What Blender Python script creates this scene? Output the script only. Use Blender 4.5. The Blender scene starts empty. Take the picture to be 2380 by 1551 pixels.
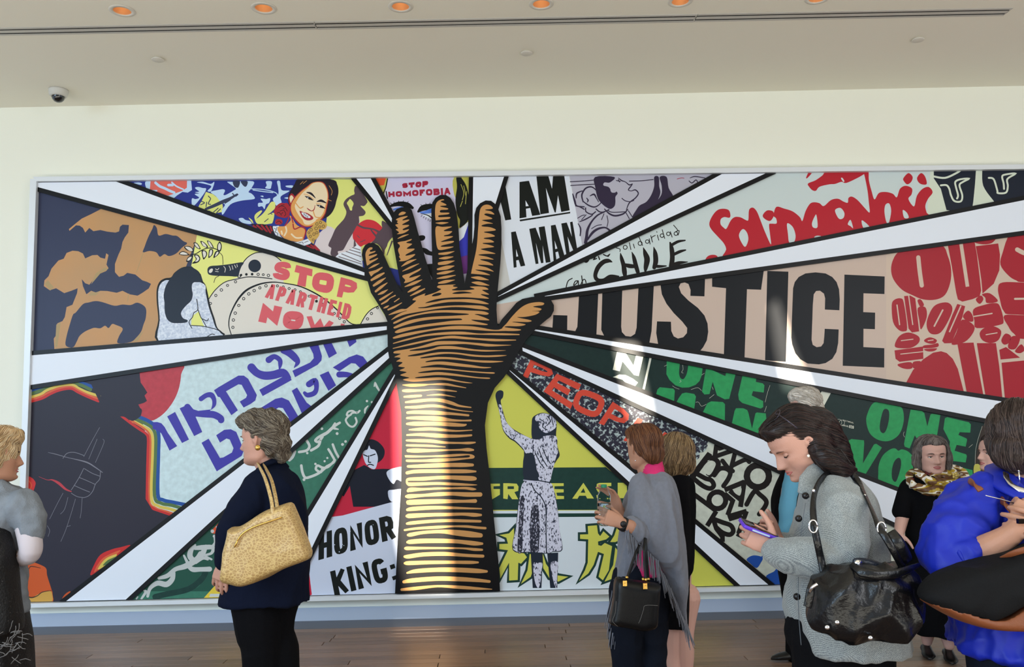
import bpy, bmesh, math, random
from mathutils import Vector, Matrix, noise
from mathutils.geometry import tessellate_polygon
random.seed(7)
S = bpy.context.scene
COL = S.collection
# ------------------------------------------------------------------ camera
FPX, CX, CY = 1994.0, 1190.0, 775.5
CAM = Vector((0.0, -7.47, 1.62))
PITCH, YAW, ROLL = math.radians(6.01), math.radians(1.0), 0.018
_F = Vector((math.sin(YAW)*math.cos(PITCH), math.cos(YAW)*math.cos(PITCH), math.sin(PITCH)))
_R0 = Vector((math.cos(YAW), -math.sin(YAW), 0))
_U0 = _R0.cross(_F)
_R = _R0*math.cos(ROLL) - _U0*math.sin(ROLL)
_U = _U0*math.cos(ROLL) + _R0*math.sin(ROLL)
cam = bpy.data.cameras.new('camera'); cam.sensor_width = 36; cam.sensor_fit = 'HORIZONTAL'
cam.lens = FPX/2380*36; cam.clip_start = 0.05
cob = bpy.data.objects.new('camera', cam); COL.objects.link(cob)
cob.matrix_world = Matrix(((_R.x,_U.x,-_F.x,CAM.x),(_R.y,_U.y,-_F.y,CAM.y),(_R.z,_U.z,-_F.z,CAM.z),(0,0,0,1)))
S.camera = cob
# ------------------------------------------------------------------ light
S.view_settings.view_transform = 'Standard'; S.view_settings.look = 'None'
S.view_settings.gamma = 1; S.view_settings.use_curve_mapping = False
S.view_settings.exposure = 0.0
W = bpy.data.worlds.new('world'); S.world = W; W.use_nodes = True
W.node_tree.nodes['Background'].inputs[0].default_value = (0.72, 0.83, 1.0, 1)
W.node_tree.nodes['Background'].inputs[1].default_value = 1.0
def area(name, loc, target, sx, sy, power, color):
    l = bpy.data.lights.new(name, 'AREA'); l.shape = 'RECTANGLE'; l.size = sx; l.size_y = sy
    l.energy = power; l.color = color
    o = bpy.data.objects.new(name, l); COL.objects.link(o); o.location = loc
    o.rotation_euler = (Vector(target)-Vector(loc)).to_track_quat('-Z', 'Y').to_euler()
    return o
area('sky_daylight', (-6.0, -16.0, 5.6), (-1.5, 0, 2.2), 18.0, 7.0, 3300, (0.56, 0.78, 1.0))
area('sky_daylight_right', (8.0, -16.0, 5.0), (2.0, 0, 2.0), 8.0, 6.0, 1000, (0.95, 0.97, 1.0))
area('sunlit_floor_bounce', (0.0, -9.4, 0.04), (0.0, -9.39, 9.0), 17.0, 4.2, 900, (1.0, 0.975, 0.84))
SUN_BACK = Vector((math.sin(math.radians(2.0)), -math.cos(math.radians(2.0)), math.tan(math.radians(10.0))))
_s = bpy.data.lights.new('sun', 'SUN'); _s.energy = 12.5; _s.angle = math.radians(.42); _s.color = (1.0, .90, .74)
_so = bpy.data.objects.new('sun', _s); COL.objects.link(_so); _so.rotation_euler = SUN_BACK.to_track_quat('Z', 'Y').to_euler()
# ------------------------------------------------------------------ helpers
def ray(px, py):
    return _F*FPX + _R*(px-CX) - _U*(py-CY)
def wallp(px, py, off=0.0):           # the point of the plane y = -off seen at a pixel
    d = ray(px, py); t = (-off-CAM.y)/d.y
    return CAM + d*t
def at(px, py, dist):                 # the point `dist` metres in front of the camera's wall-parallel plane
    d = ray(px, py); return CAM + d*(dist/d.y)
def zplane(px, py, z):
    d = ray(px, py); return CAM + d*((z-CAM.z)/d.z)
def lin(c):
    return tuple(((v/255)/12.92 if v/255 <= .04045 else (((v/255)+.055)/1.055)**2.4) for v in c[:3])
MATS = {}
def mat(name, c, rough=.5, spec=.4, metal=0, k=1.0, noise_amt=0, noise_scale=20, bump=0, bump_scale=60, stretch=None, sheen=0, coat=0, c2=None, trans=0, emit=None, estr=0, detail=4, thresh=None, ior=1.45):
    if name in MATS: return MATS[name]
    m = bpy.data.materials.new(name); m.use_nodes = True; MATS[name] = m
    nt = m.node_tree; b = nt.nodes['Principled BSDF']
    col = tuple(min(1, v*k) for v in lin(c))
    b.inputs['Base Color'].default_value = (*col, 1); b.inputs['Roughness'].default_value = rough
    b.inputs['Specular IOR Level'].default_value = spec; b.inputs['Metallic'].default_value = metal
    b.inputs['Sheen Weight'].default_value = sheen; b.inputs['Coat Weight'].default_value = coat
    b.inputs['Transmission Weight'].default_value = trans; b.inputs['IOR'].default_value = ior
    if emit:
        b.inputs['Emission Color'].default_value = (*emit, 1); b.inputs['Emission Strength'].default_value = estr
    if noise_amt or bump or c2 or thresh:
        tc = nt.nodes.new('ShaderNodeTexCoord'); mp = nt.nodes.new('ShaderNodeMapping')
        nt.links.new(tc.outputs['Object'], mp.inputs[0])
        if stretch: mp.inputs['Scale'].default_value = stretch
        if noise_amt or c2 or thresh:
            n = nt.nodes.new('ShaderNodeTexNoise'); n.inputs['Scale'].default_value = noise_scale; n.inputs['Detail'].default_value = detail
            nt.links.new(mp.outputs[0], n.inputs[0])
            r = nt.nodes.new('ShaderNodeValToRGB'); nt.links.new(n.outputs['Fac'], r.inputs[0])
            if c2:
                a, d = col, tuple(min(1, v*k) for v in lin(c2))
            else:
                a = tuple(v*(1-noise_amt) for v in col); d = tuple(min(1, v*(1+noise_amt)) for v in col)
            r.color_ramp.elements[0].color = (*a, 1); r.color_ramp.elements[1].color = (*d, 1)
            lo, hi = thresh or (.3, .7)
            r.color_ramp.elements[0].position = lo; r.color_ramp.elements[1].position = hi
            nt.links.new(r.outputs[0], b.inputs['Base Color'])
        if bump:
            n2 = nt.nodes.new('ShaderNodeTexNoise'); n2.inputs['Scale'].default_value = bump_scale; n2.inputs['Detail'].default_value = 3
            nt.links.new(mp.outputs[0], n2.inputs[0])
            bp = nt.nodes.new('ShaderNodeBump'); bp.inputs['Strength'].default_value = bump; bp.inputs['Distance'].default_value = .01
            nt.links.new(n2.outputs['Fac'], bp.inputs['Height']); nt.links.new(bp.outputs[0], b.inputs['Normal'])
    return m
def tag(o, label=None, cat=None, group=None, kind=None):
    if label: o['label'] = label
    if cat: o['category'] = cat
    if group: o['group'] = group
    if kind: o['kind'] = kind
    return o
def link(name, me, mats, parent=None, smooth=False):
    o = bpy.data.objects.new(name, me); COL.objects.link(o)
    for m in (mats if isinstance(mats, (list, tuple)) else [mats]): me.materials.append(m)
    if smooth:
        for p in me.polygons: p.use_smooth = True
    if parent is not None:
        o.parent = parent; o.matrix_parent_inverse = Matrix.Translation(-parent.location)
    return o
def empty(name, loc, label, cat, group=None):
    o = bpy.data.objects.new(name, None); COL.objects.link(o); o.location = loc; o.empty_display_size = .1
    return tag(o, label, cat, group)
class MB:                               # a mesh builder: verts, faces, material index per face
    def __init__(s): s.v, s.f, s.m = [], [], []
    def add(s, vs, fs, m=0):
        n = len(s.v); s.v += [tuple(v) for v in vs]; s.f += [tuple(i+n for i in f) for f in fs]; s.m += [m]*len(fs)
    def box(s, a, b, m=0):
        (x0,y0,z0),(x1,y1,z1) = a, b
        s.add([(x,y,z) for x in (x0,x1) for y in (y0,y1) for z in (z0,z1)],
              [(0,1,3,2),(4,6,7,5),(0,4,5,1),(2,3,7,6),(0,2,6,4),(1,5,7,3)], m)
    def hexa(s, p, m=0):                # 8 points: 4 front then 4 back, same order
        s.add(p, [(0,1,2,3),(7,6,5,4),(0,4,5,1),(1,5,6,2),(2,6,7,3),(3,7,4,0)], m)
    def tube(s, pts, rad, n=8, m=0, caps=True, flat=None):
        pts = [Vector(p) for p in pts]
        if not isinstance(rad, (list, tuple)): rad = [rad]*len(pts)
        vs, fs = [], []; prev = None
        for i, p in enumerate(pts):
            t = (pts[min(i+1, len(pts)-1)] - pts[max(i-1, 0)]).normalized()
            if prev is None:
                a = Vector((0,0,1)) if abs(t.z) < .9 else Vector((1,0,0)); u = t.cross(a).normalized()
            else:
                u = (prev - t*prev.dot(t)).normalized()
            prev = u; w = t.cross(u); r = rad[i]
            ra, rb = r if isinstance(r, tuple) else (r, r)
            for k in range(n):
                q = 2*math.pi*k/n; vs.append(p + u*math.cos(q)*ra + w*math.sin(q)*rb)
        for i in range(len(pts)-1):
            for k in range(n):
                a = i*n+k; b = i*n+(k+1)%n; fs.append((a, b, b+n, a+n))
        if caps: fs += [tuple(range(n))[::-1], tuple(range((len(pts)-1)*n, len(pts)*n))]
        s.add(vs, fs, m)
    def ball(s, c, r, nu=12, nv=8, m=0, rot=None):
        c = Vector(c); rx, ry, rz = r if isinstance(r, (tuple, list)) else (r, r, r)
        vs = [Vector((0,0,rz))]
        for j in range(1, nv):
            t = math.pi*j/nv
            for i in range(nu):
                q = 2*math.pi*i/nu; vs.append(Vector((rx*math.sin(t)*math.cos(q), ry*math.sin(t)*math.sin(q), rz*math.cos(t))))
        vs.append(Vector((0,0,-rz)))
        if rot: vs = [rot @ v for v in vs]
        vs = [c+v for v in vs]; fs = []
        for i in range(nu): fs.append((0, 1+i, 1+(i+1) % nu))
        for j in range(nv-2):
            for i in range(nu):
                a = 1+j*nu+i; b = 1+j*nu+(i+1) % nu; fs.append((a, a+nu, b+nu, b))
        e = len(vs)-1
        for i in range(nu): fs.append((e, 1+(nv-2)*nu+(i+1) % nu, 1+(nv-2)*nu+i))
        s.add(vs, fs, m)
    def mesh(s, name):
        me = bpy.data.meshes.new(name); me.from_pydata(s.v, [], s.f); me.polygons.foreach_set('material_index', s.m); me.update()
        return me
    def build(s, name, mats, parent=None, smooth=False):
        return link(name, s.mesh(name), mats, parent, smooth)
def catmull(p, closed, n=6):
    N = len(p); out = []
    rng = range(N) if closed else range(N-1)
    for i in rng:
        if closed: a, b, c, d = p[(i-1) % N], p[i], p[(i+1) % N], p[(i+2) % N]
        else: a, b, c, d = p[max(i-1, 0)], p[i], p[i+1], p[min(i+2, N-1)]
        for k in range(n):
            t = k/n
            out.append(tuple(.5*((2*b[j])+(-a[j]+c[j])*t+(2*a[j]-5*b[j]+4*c[j]-d[j])*t*t+(-a[j]+3*b[j]-3*c[j]+d[j])*t**3) for j in range(len(b))))
    if not closed: out.append(tuple(p[-1]))
    return out
# ------------------------------------------------------------------ room shell
M_WALL = mat('wall_paint', (244, 244, 230), rough=.85, spec=.2, bump=.05, bump_scale=90)
M_CEIL = mat('ceiling_paint', (238, 234, 220), rough=.9, spec=.2)
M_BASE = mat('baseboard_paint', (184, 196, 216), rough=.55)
M_EDGE = mat('grey_floor_edge', (92, 92, 98), rough=.35)
M_BLACK = mat('black_gap', (14, 14, 15), rough=.6)
XL, XR = -9.0, 11.0
# the ceiling rises a little to the right, as its junction with the wall shows
ca, cb = wallp(0, 250.5), wallp(2380, 199.5)
ck = (cb.z-ca.z)/(cb.x-ca.x)
def cz(x): return ca.z + ck*(x-ca.x)
mb = MB(); mb.hexa([(XL,0,-.1),(XR,0,-.1),(XR,0,cz(XR)+.02),(XL,0,cz(XL)+.02),(XL,.2,-.1),(XR,.2,-.1),(XR,.2,cz(XR)+.02),(XL,.2,cz(XL)+.02)])
tag(mb.build('wall_back', M_WALL), kind='structure')
YB = -16.4; YC = -9.0
def cpt(px, py):                            # the point of the sloping ceiling seen at a pixel
    d = ray(px, py); t = (cz(0)-CAM.z)/(d.z-ck*d.x); return CAM+d*t
LAMPS = [(284, 25), (613, 19), (931, 15), (1258, 9), (1581, 3), (1900, -4)]
AP = .060
out = [Vector((XL,.0,0)), Vector((XR,.0,0)), Vector((XR,YC,0)), Vector((XL,YC,0))]
holes = [[Vector((c.x+AP*math.cos(2*math.pi*k/28), c.y+AP*math.sin(2*math.pi*k/28), 0)) for k in range(28)] for c in [cpt(*p) for p in LAMPS]]
flat = out+[v for h in holes for v in h]; mb = MB()
mb.add([(v.x, v.y, cz(v.x)) for v in flat], [tuple(t) for t in tessellate_polygon([out]+holes)])
mb.add([(v.x, v.y, cz(v.x)+.25) for v in out], [(0,1,2,3)])
mb.add([(XL,YC,cz(XL)),(XR,YC,cz(XR)),(XR,YC,cz(XR)+.25),(XL,YC,cz(XL)+.25)], [(0,1,2,3)])
ceil = tag(mb.build('ceiling', M_CEIL), kind='structure')
# baseboard, flush strip above the floor with a thin reveal on top
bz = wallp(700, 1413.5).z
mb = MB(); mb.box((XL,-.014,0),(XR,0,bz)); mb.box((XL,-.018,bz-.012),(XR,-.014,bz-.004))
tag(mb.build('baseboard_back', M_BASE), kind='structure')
# grey edge strip of the floor along the wall
ey = zplane(700, 1463, 0).y
mb = MB(); mb.box((XL,ey,-.05),(XR,0,.0005)); tag(mb.build('trim_1', M_EDGE), kind='structure')
# floor with oak planks laid along the wall
def wood(name, c):
    m = bpy.data.materials.new(name); m.use_nodes = True; nt = m.node_tree; b = nt.nodes['Principled BSDF']
    tc = nt.nodes.new('ShaderNodeTexCoord'); mp = nt.nodes.new('ShaderNodeMapping'); mp.inputs['Scale'].default_value = (.8, 14, 14)
    n = nt.nodes.new('ShaderNodeTexNoise'); n.inputs['Scale'].default_value = 2.2; n.inputs['Detail'].default_value = 6
    oi = nt.nodes.new('ShaderNodeObjectInfo'); r = nt.nodes.new('ShaderNodeValToRGB')
    ad = nt.nodes.new('ShaderNodeMath'); ad.operation = 'MULTIPLY_ADD'; ad.inputs[1].default_value = .45; 
    nt.links.new(tc.outputs['Object'], mp.inputs[0]); nt.links.new(mp.outputs[0], n.inputs[0])
    nt.links.new(oi.outputs['Random'], ad.inputs[0]); nt.links.new(n.outputs['Fac'], ad.inputs[2])
    nt.links.new(ad.outputs[0], r.inputs[0])
    c0 = lin(c)
    r.color_ramp.elements[0].position = .3; r.color_ramp.elements[0].color = (*[v*.62 for v in c0], 1)
    r.color_ramp.elements[1].position = 1.0; r.color_ramp.elements[1].color = (*[v*1.3 for v in c0], 1)
    nt.links.new(r.outputs[0], b.inputs['Base Color']); b.inputs['Roughness'].default_value = .38
    return m
M_WOOD = wood('oak_floor', (127, 101, 82))
mb = MB(); mb.box((XL,YB,-.08),(XR,ey,-.012)); floor = tag(mb.build('floor', mat('floor_base', (60, 48, 40), rough=.7)), kind='structure')
PW = .108
def plank_mesh(L):
    mb = MB(); g = .0012; h = .012
    mb.add([(g,g,0),(L-g,g,0),(L-g,PW-g,0),(g,PW-g,0),(g+.002,g+.002,h),(L-g-.002,g+.002,h),(L-g-.002,PW-g-.002,h),(g+.002,PW-g-.002,h)],
           [(4,5,6,7),(0,1,5,4),(1,2,6,5),(2,3,7,6),(3,0,4,7)]); return mb
pm = {}
for L in (1.5, 1.8, 2.1, 2.4):
    me = plank_mesh(L).mesh('plank'); me.materials.append(M_WOOD); pm[L] = me
y = ey - PW; rnd = random.Random(3); cnt = 0
far = MB()
while y > YB:
    x = -5.4 - rnd.random()*1.5
    near = y > -2.35
    lim = 6.4 if near else XR
    if not near: x = XL + rnd.random()*.5
    while x < lim:
        L = rnd.choice((1.5, 1.8, 2.1, 2.4))
        if near:
            o = bpy.data.objects.new('plank', pm[L]); COL.objects.link(o); o.parent = floor; o.location = (x, y, -.012); cnt += 1
        else:
            n0 = len(far.v); q = plank_mesh(L); far.add([(a+x, b+y, c-.012) for a, b, c in q.v], q.f)
        x += L
    if near:                                  # ends of the near rows, outside the picture
        for a, b in ((XL, -5.6),): pass
    y -= PW
mb2 = MB(); mb2.box((XL,-2.35,-.012),(-5.4,ey,-.0005)); 
far.v += mb2.v and []; far.add(mb2.v, mb2.f)
o = far.build('plank_field', M_WOOD, floor); o['kind'] = 'stuff'
# ------------------------------------------------------------------ ceiling fittings
M_SLOT = mat('slot_metal', (190, 186, 180), rough=.4, metal=.2)
s0, s1 = cpt(-300, 84), cpt(2345, 26)
ys = (cpt(200,70).y+cpt(1600,41).y)/2; wslot = .12
t = empty('linear_diffuser', (0, ys, cz(0)), 'long grey slot air diffuser with two black slots running across the ceiling', 'diffuser')
xe = s1.x
def cbox(mb, x0, x1, y0, y1, z0, z1, m=0):
    mb.hexa([(x0,y0,cz(x0)+z0),(x1,y0,cz(x1)+z0),(x1,y1,cz(x1)+z0),(x0,y1,cz(x0)+z0),(x0,y0,cz(x0)+z1),(x1,y0,cz(x1)+z1),(x1,y1,cz(x1)+z1),(x0,y1,cz(x0)+z1)], m)
xs = [-8.5, cpt(735,60).x, cpt(1620,36).x, xe]
for i in range(3):
    a, b = xs[i]+.002, xs[i+1]-.002
    dz = (-.001, -.0025, -.001)[i]; nf = MB()
    cbox(nf, a, b, ys-.062, ys-.040, -.004+dz, .0); cbox(nf, a, b, ys-.020, ys+.020, -.002+dz, -.001+dz); cbox(nf, a, b, ys+.040, ys+.062, -.002+dz, .0)
    cbox(nf, b-.008, b, ys-.04, ys+.04, -.002+dz, -.001)
    nf.build('diffuser_blade', M_SLOT, t)
nf = MB(); cbox(nf, -8.5, xe, ys-.041, ys+.041, -.0009, -.0004); nf.build('slot_throat', M_BLACK, t)
M_TRIM = mat('white_trim', (216, 211, 200), rough=.5)
M_REFL = mat('lamp_reflector', (222, 178, 132), rough=.4, metal=.5)
M_LAMP = mat('lamp_glow', (255, 200, 120), emit=(1.0, .74, .46), estr=4.5)
def lathe(mb, c, prof, n=24, m=0):
    vs, fs = [], []
    for r, z in prof:
        for k in range(n):
            q = 2*math.pi*k/n; vs.append((c[0]+r*math.cos(q), c[1]+r*math.sin(q), c[2]+z))
    for i in range(len(prof)-1):
        for k in range(n):
            a = i*n+k; b = i*n+(k+1) % n; fs.append((a, b, b+n, a+n))
    mb.add(vs, fs, m)
for i, (px, py) in enumerate(LAMPS):
    c = cpt(px, py); lb = ['recessed round downlight with warm glow, leftmost of the row on the ceiling','recessed round downlight with warm glow, second from the left of the ceiling row','recessed round downlight with warm glow, third from the left of the ceiling row','recessed round downlight with warm glow, fourth from the left of the ceiling row','recessed round downlight with warm glow, half cut by the top of the picture','recessed round downlight with warm glow, rightmost, only its rim in the picture'][i]
    t = empty('downlight', c, lb, 'downlight', 'recessed ceiling downlights')
    mb = MB(); lathe(mb, c, [(AP,.002),(AP,-.004),(.086,-.004),(.088,-.0005)], 28); mb.build('trim_ring', M_TRIM, t, True)
    mb = MB(); lathe(mb, c, [(AP,.0),(AP-.002,.03),(.052,.075),(.040,.105)], 28); mb.build('reflector', M_REFL, t, True)
    mb = MB(); lathe(mb, c, [(.041,.104),(.020,.106),(.0005,.106)], 20); mb.build('lamp', M_LAMP, t, True)
for i, (px, py, lb) in enumerate([(367, 136, 'small round white sprinkler cover plate left on the ceiling, right of the dome camera'), (1224, 121, 'small round white sprinkler cover plate in the middle of the ceiling'), (2133, 90, 'small round white sprinkler cover plate at the right end of the ceiling')]):
    c = cpt(px, py); mb = MB(); lathe(mb, c, [(.001,-.016),(.044,-.016),(.048,-.013),(.048,-.009),(.040,-.009),(.036,-.0005)], 28)
    tag(mb.build('sprinkler_cover', M_TRIM, None, True), lb, 'sprinkler cover', 'sprinkler covers on the ceiling')
# dome security camera
c = cpt(136, 209)
t = empty('dome_camera', c, 'white dome security camera with black glass on the ceiling left', 'camera')
mb = MB(); lathe(mb, c, [(.001,-.0005),(.078,-.0005),(.078,-.012),(.070,-.05),(.060,-.060),(.052,-.060)], 32); mb.build('housing', mat('camera_white', (205, 203, 196), rough=.4), t, True)
mb = MB(); lathe(mb, c, [(.053,-.056),(.052,-.066),(.045,-.087),(.030,-.103),(.012,-.110),(.0005,-.111)], 28); mb.build('dome', mat('dome_glass', (12, 12, 14), rough=.06, coat=1), t, True)

# the window wall far behind the camera: blinds with a few open slits that let the low sun in
def slit(pts):                              # the opening whose light falls on these photo pixels of the mural
    out = []
    for px, py in pts:
        p = wallp(px, py, .13) if py < 1430 else zplane(px, py, 0); t = (-16.2-p.y)/SUN_BACK.y; q = p+SUN_BACK*t; out.append((q.x, q.z))
    return out
XA, XB, ZT = -17.0, 15.0, 10.0
slits = [slit(q) for q in (
    [(918,893),(1020,893),(1050,1372),(948,1372),(922,1250)],
    [(905,1453),(1040,1453),(1030,1474),(925,1474)],
    [(1432,795),(1480,795),(1515,960),(1500,1000),(1462,960)],
    [(1794,710),(1810,690),(1848,800),(1890,905),(1828,905),(1806,800)])]
vec = [[Vector((XA,0,-.1)),Vector((XB,0,-.1)),Vector((XB,0,ZT)),Vector((XA,0,ZT))]]+[[Vector((x,0,z)) for x, z in s] for s in slits]
tri = tessellate_polygon([[Vector((v.x, v.z, 0)) for v in l] for l in vec]); flat = [v for l in vec for v in l]
mb = MB(); mb.add([(v.x,-16.2,v.z) for v in flat], [tuple(t) for t in tri]); mb.add([(v.x,-16.24,v.z) for v in flat], [tuple(t)[::-1] for t in tri])
tag(mb.build('wall_front', mat('blind', (200,200,198), rough=.9)), kind='structure')
# ------------------------------------------------------------------ mural engine
def superel(a0, a1, n=22, e=.62):
    out = []
    for i in range(n+1):
        q = math.radians(a0+(a1-a0)*i/n); c, s = math.cos(q), math.sin(q)
        out.append((.5+.5*math.copysign(abs(c)**e, c), .5+.5*math.copysign(abs(s)**e, s)))
    return out
_B1 = [(0,0),(.62,0),(.86,.06),(.93,.22),(.86,.40),(.62,.47),(0,.47)]
_B2 = [(0,.47),(.66,.47),(.92,.56),(1,.74),(.92,.92),(.66,1),(0,1)]
GLY = {
'A': [[(0,1),(.44,0),(.56,0),(1,1)], [(.2,.7),(.8,.7)]], 'B': [[(0,0),(0,1)], _B1, _B2],
'C': [superel(-38, -322)], 'D': [[(0,0),(0,1)], [(0,0),(.55,0),(.9,.12),(1,.5),(.9,.88),(.55,1),(0,1)]],
'E': [[(1,0),(0,0),(0,1),(1,1)], [(0,.48),(.8,.48)]], 'F': [[(1,0),(0,0),(0,1)], [(0,.48),(.8,.48)]],
'G': [superel(-38, -350)+[(1,.56),(.6,.56)]], 'H': [[(0,0),(0,1)], [(1,0),(1,1)], [(0,.5),(1,.5)]],
'I': [[(.5,0),(.5,1)]], 'K': [[(0,0),(0,1)], [(1,0),(.15,.55)], [(.3,.42),(1,1)]], 'L': [[(0,0),(0,1),(1,1)]],
'M': [[(0,1),(0,0),(.5,.8),(1,0),(1,1)]], 'N': [[(0,1),(0,0),(1,1),(1,0)]], 'O': [superel(0, 360)],
'P': [[(0,0),(0,1)], [(0,0),(.6,0),(.92,.08),(1,.27),(.92,.48),(.6,.56),(0,.56)]],
'R': [[(0,0),(0,1)], [(0,0),(.6,0),(.92,.08),(1,.27),(.92,.48),(.6,.54),(0,.54)], [(.55,.54),(1,1)]],
'S': [catmull([(1,.24),(.9,.06),(.5,0),(.1,.07),(0,.26),(.12,.42),(.5,.5),(.88,.58),(1,.75),(.88,.94),(.5,1),(.1,.94),(0,.76)], False, 3)],
'T': [[(0,0),(1,0)], [(.5,0),(.5,1)]], 'U': [[(0,0),(0,.7),(.08,.92),(.5,1),(.92,.92),(1,.7),(1,0)]],
'V': [[(0,0),(.46,1),(.54,1),(1,0)]], 'W': [[(0,0),(.25,1),(.5,.2),(.75,1),(1,0)]], 'Y': [[(0,0),(.5,.5),(1,0)], [(.5,.5),(.5,1)]],
'8': [[(.5,.48),(.05,.36),(.05,.12),(.5,0),(.95,.12),(.95,.36),(.5,.48),(0,.62),(0,.88),(.5,1),(1,.88),(1,.62),(.5,.48)]],
'2': [[(0,.22),(.1,.04),(.5,0),(.95,.08),(1,.3),(.75,.55),(0,1),(1,1)]], '0': [superel(0, 360)],
}
WID = {'I': .36, 'M': 1.25, 'W': 1.3, 'O': 1.02, 'L': .85, 'E': .85, 'F': .85, 'S': .95, ' ': .6}
def strip(pts, w, closed=False):
    if closed and pts[0] == pts[-1]: pts = pts[:-1]
    N = len(pts); L, R = [], []
    for i in range(N):
        p = pts[i]
        a = pts[(i-1) % N] if (closed or i > 0) else None; b = pts[(i+1) % N] if (closed or i < N-1) else None
        def un(u, v):
            dx, dy = v[0]-u[0], v[1]-u[1]; l = math.hypot(dx, dy) or 1; return dx/l, dy/l
        d1 = un(a, p) if a else un(p, b); d2 = un(p, b) if b else un(a, p)
        n1 = (-d1[1], d1[0]); n2 = (-d2[1], d2[0]); mx, my = n1[0]+n2[0], n1[1]+n2[1]; l = math.hypot(mx, my)
        if l < 1e-6: mx, my, l = n1[0], n1[1], 1
        mx /= l; my /= l; co = max(.42, mx*n1[0]+my*n1[1]); h = (w[i] if isinstance(w, list) else w)/2/co
        L.append((p[0]+mx*h, p[1]+my*h)); R.append((p[0]-mx*h, p[1]-my*h))
    q = []
    for i in range(N if closed else N-1):
        j = (i+1) % N; q.append([L[i], L[j], R[j], R[i]])
    return q
def disc(x, y, r, n=14): return [(x+r*math.cos(2*math.pi*i/n), y+r*math.sin(2*math.pi*i/n)) for i in range(n)]
class FL(list):
    def append(s, t): list.append(s, (t[0], t[1]+(len(s) % 16)*.05, t[2]))
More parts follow.
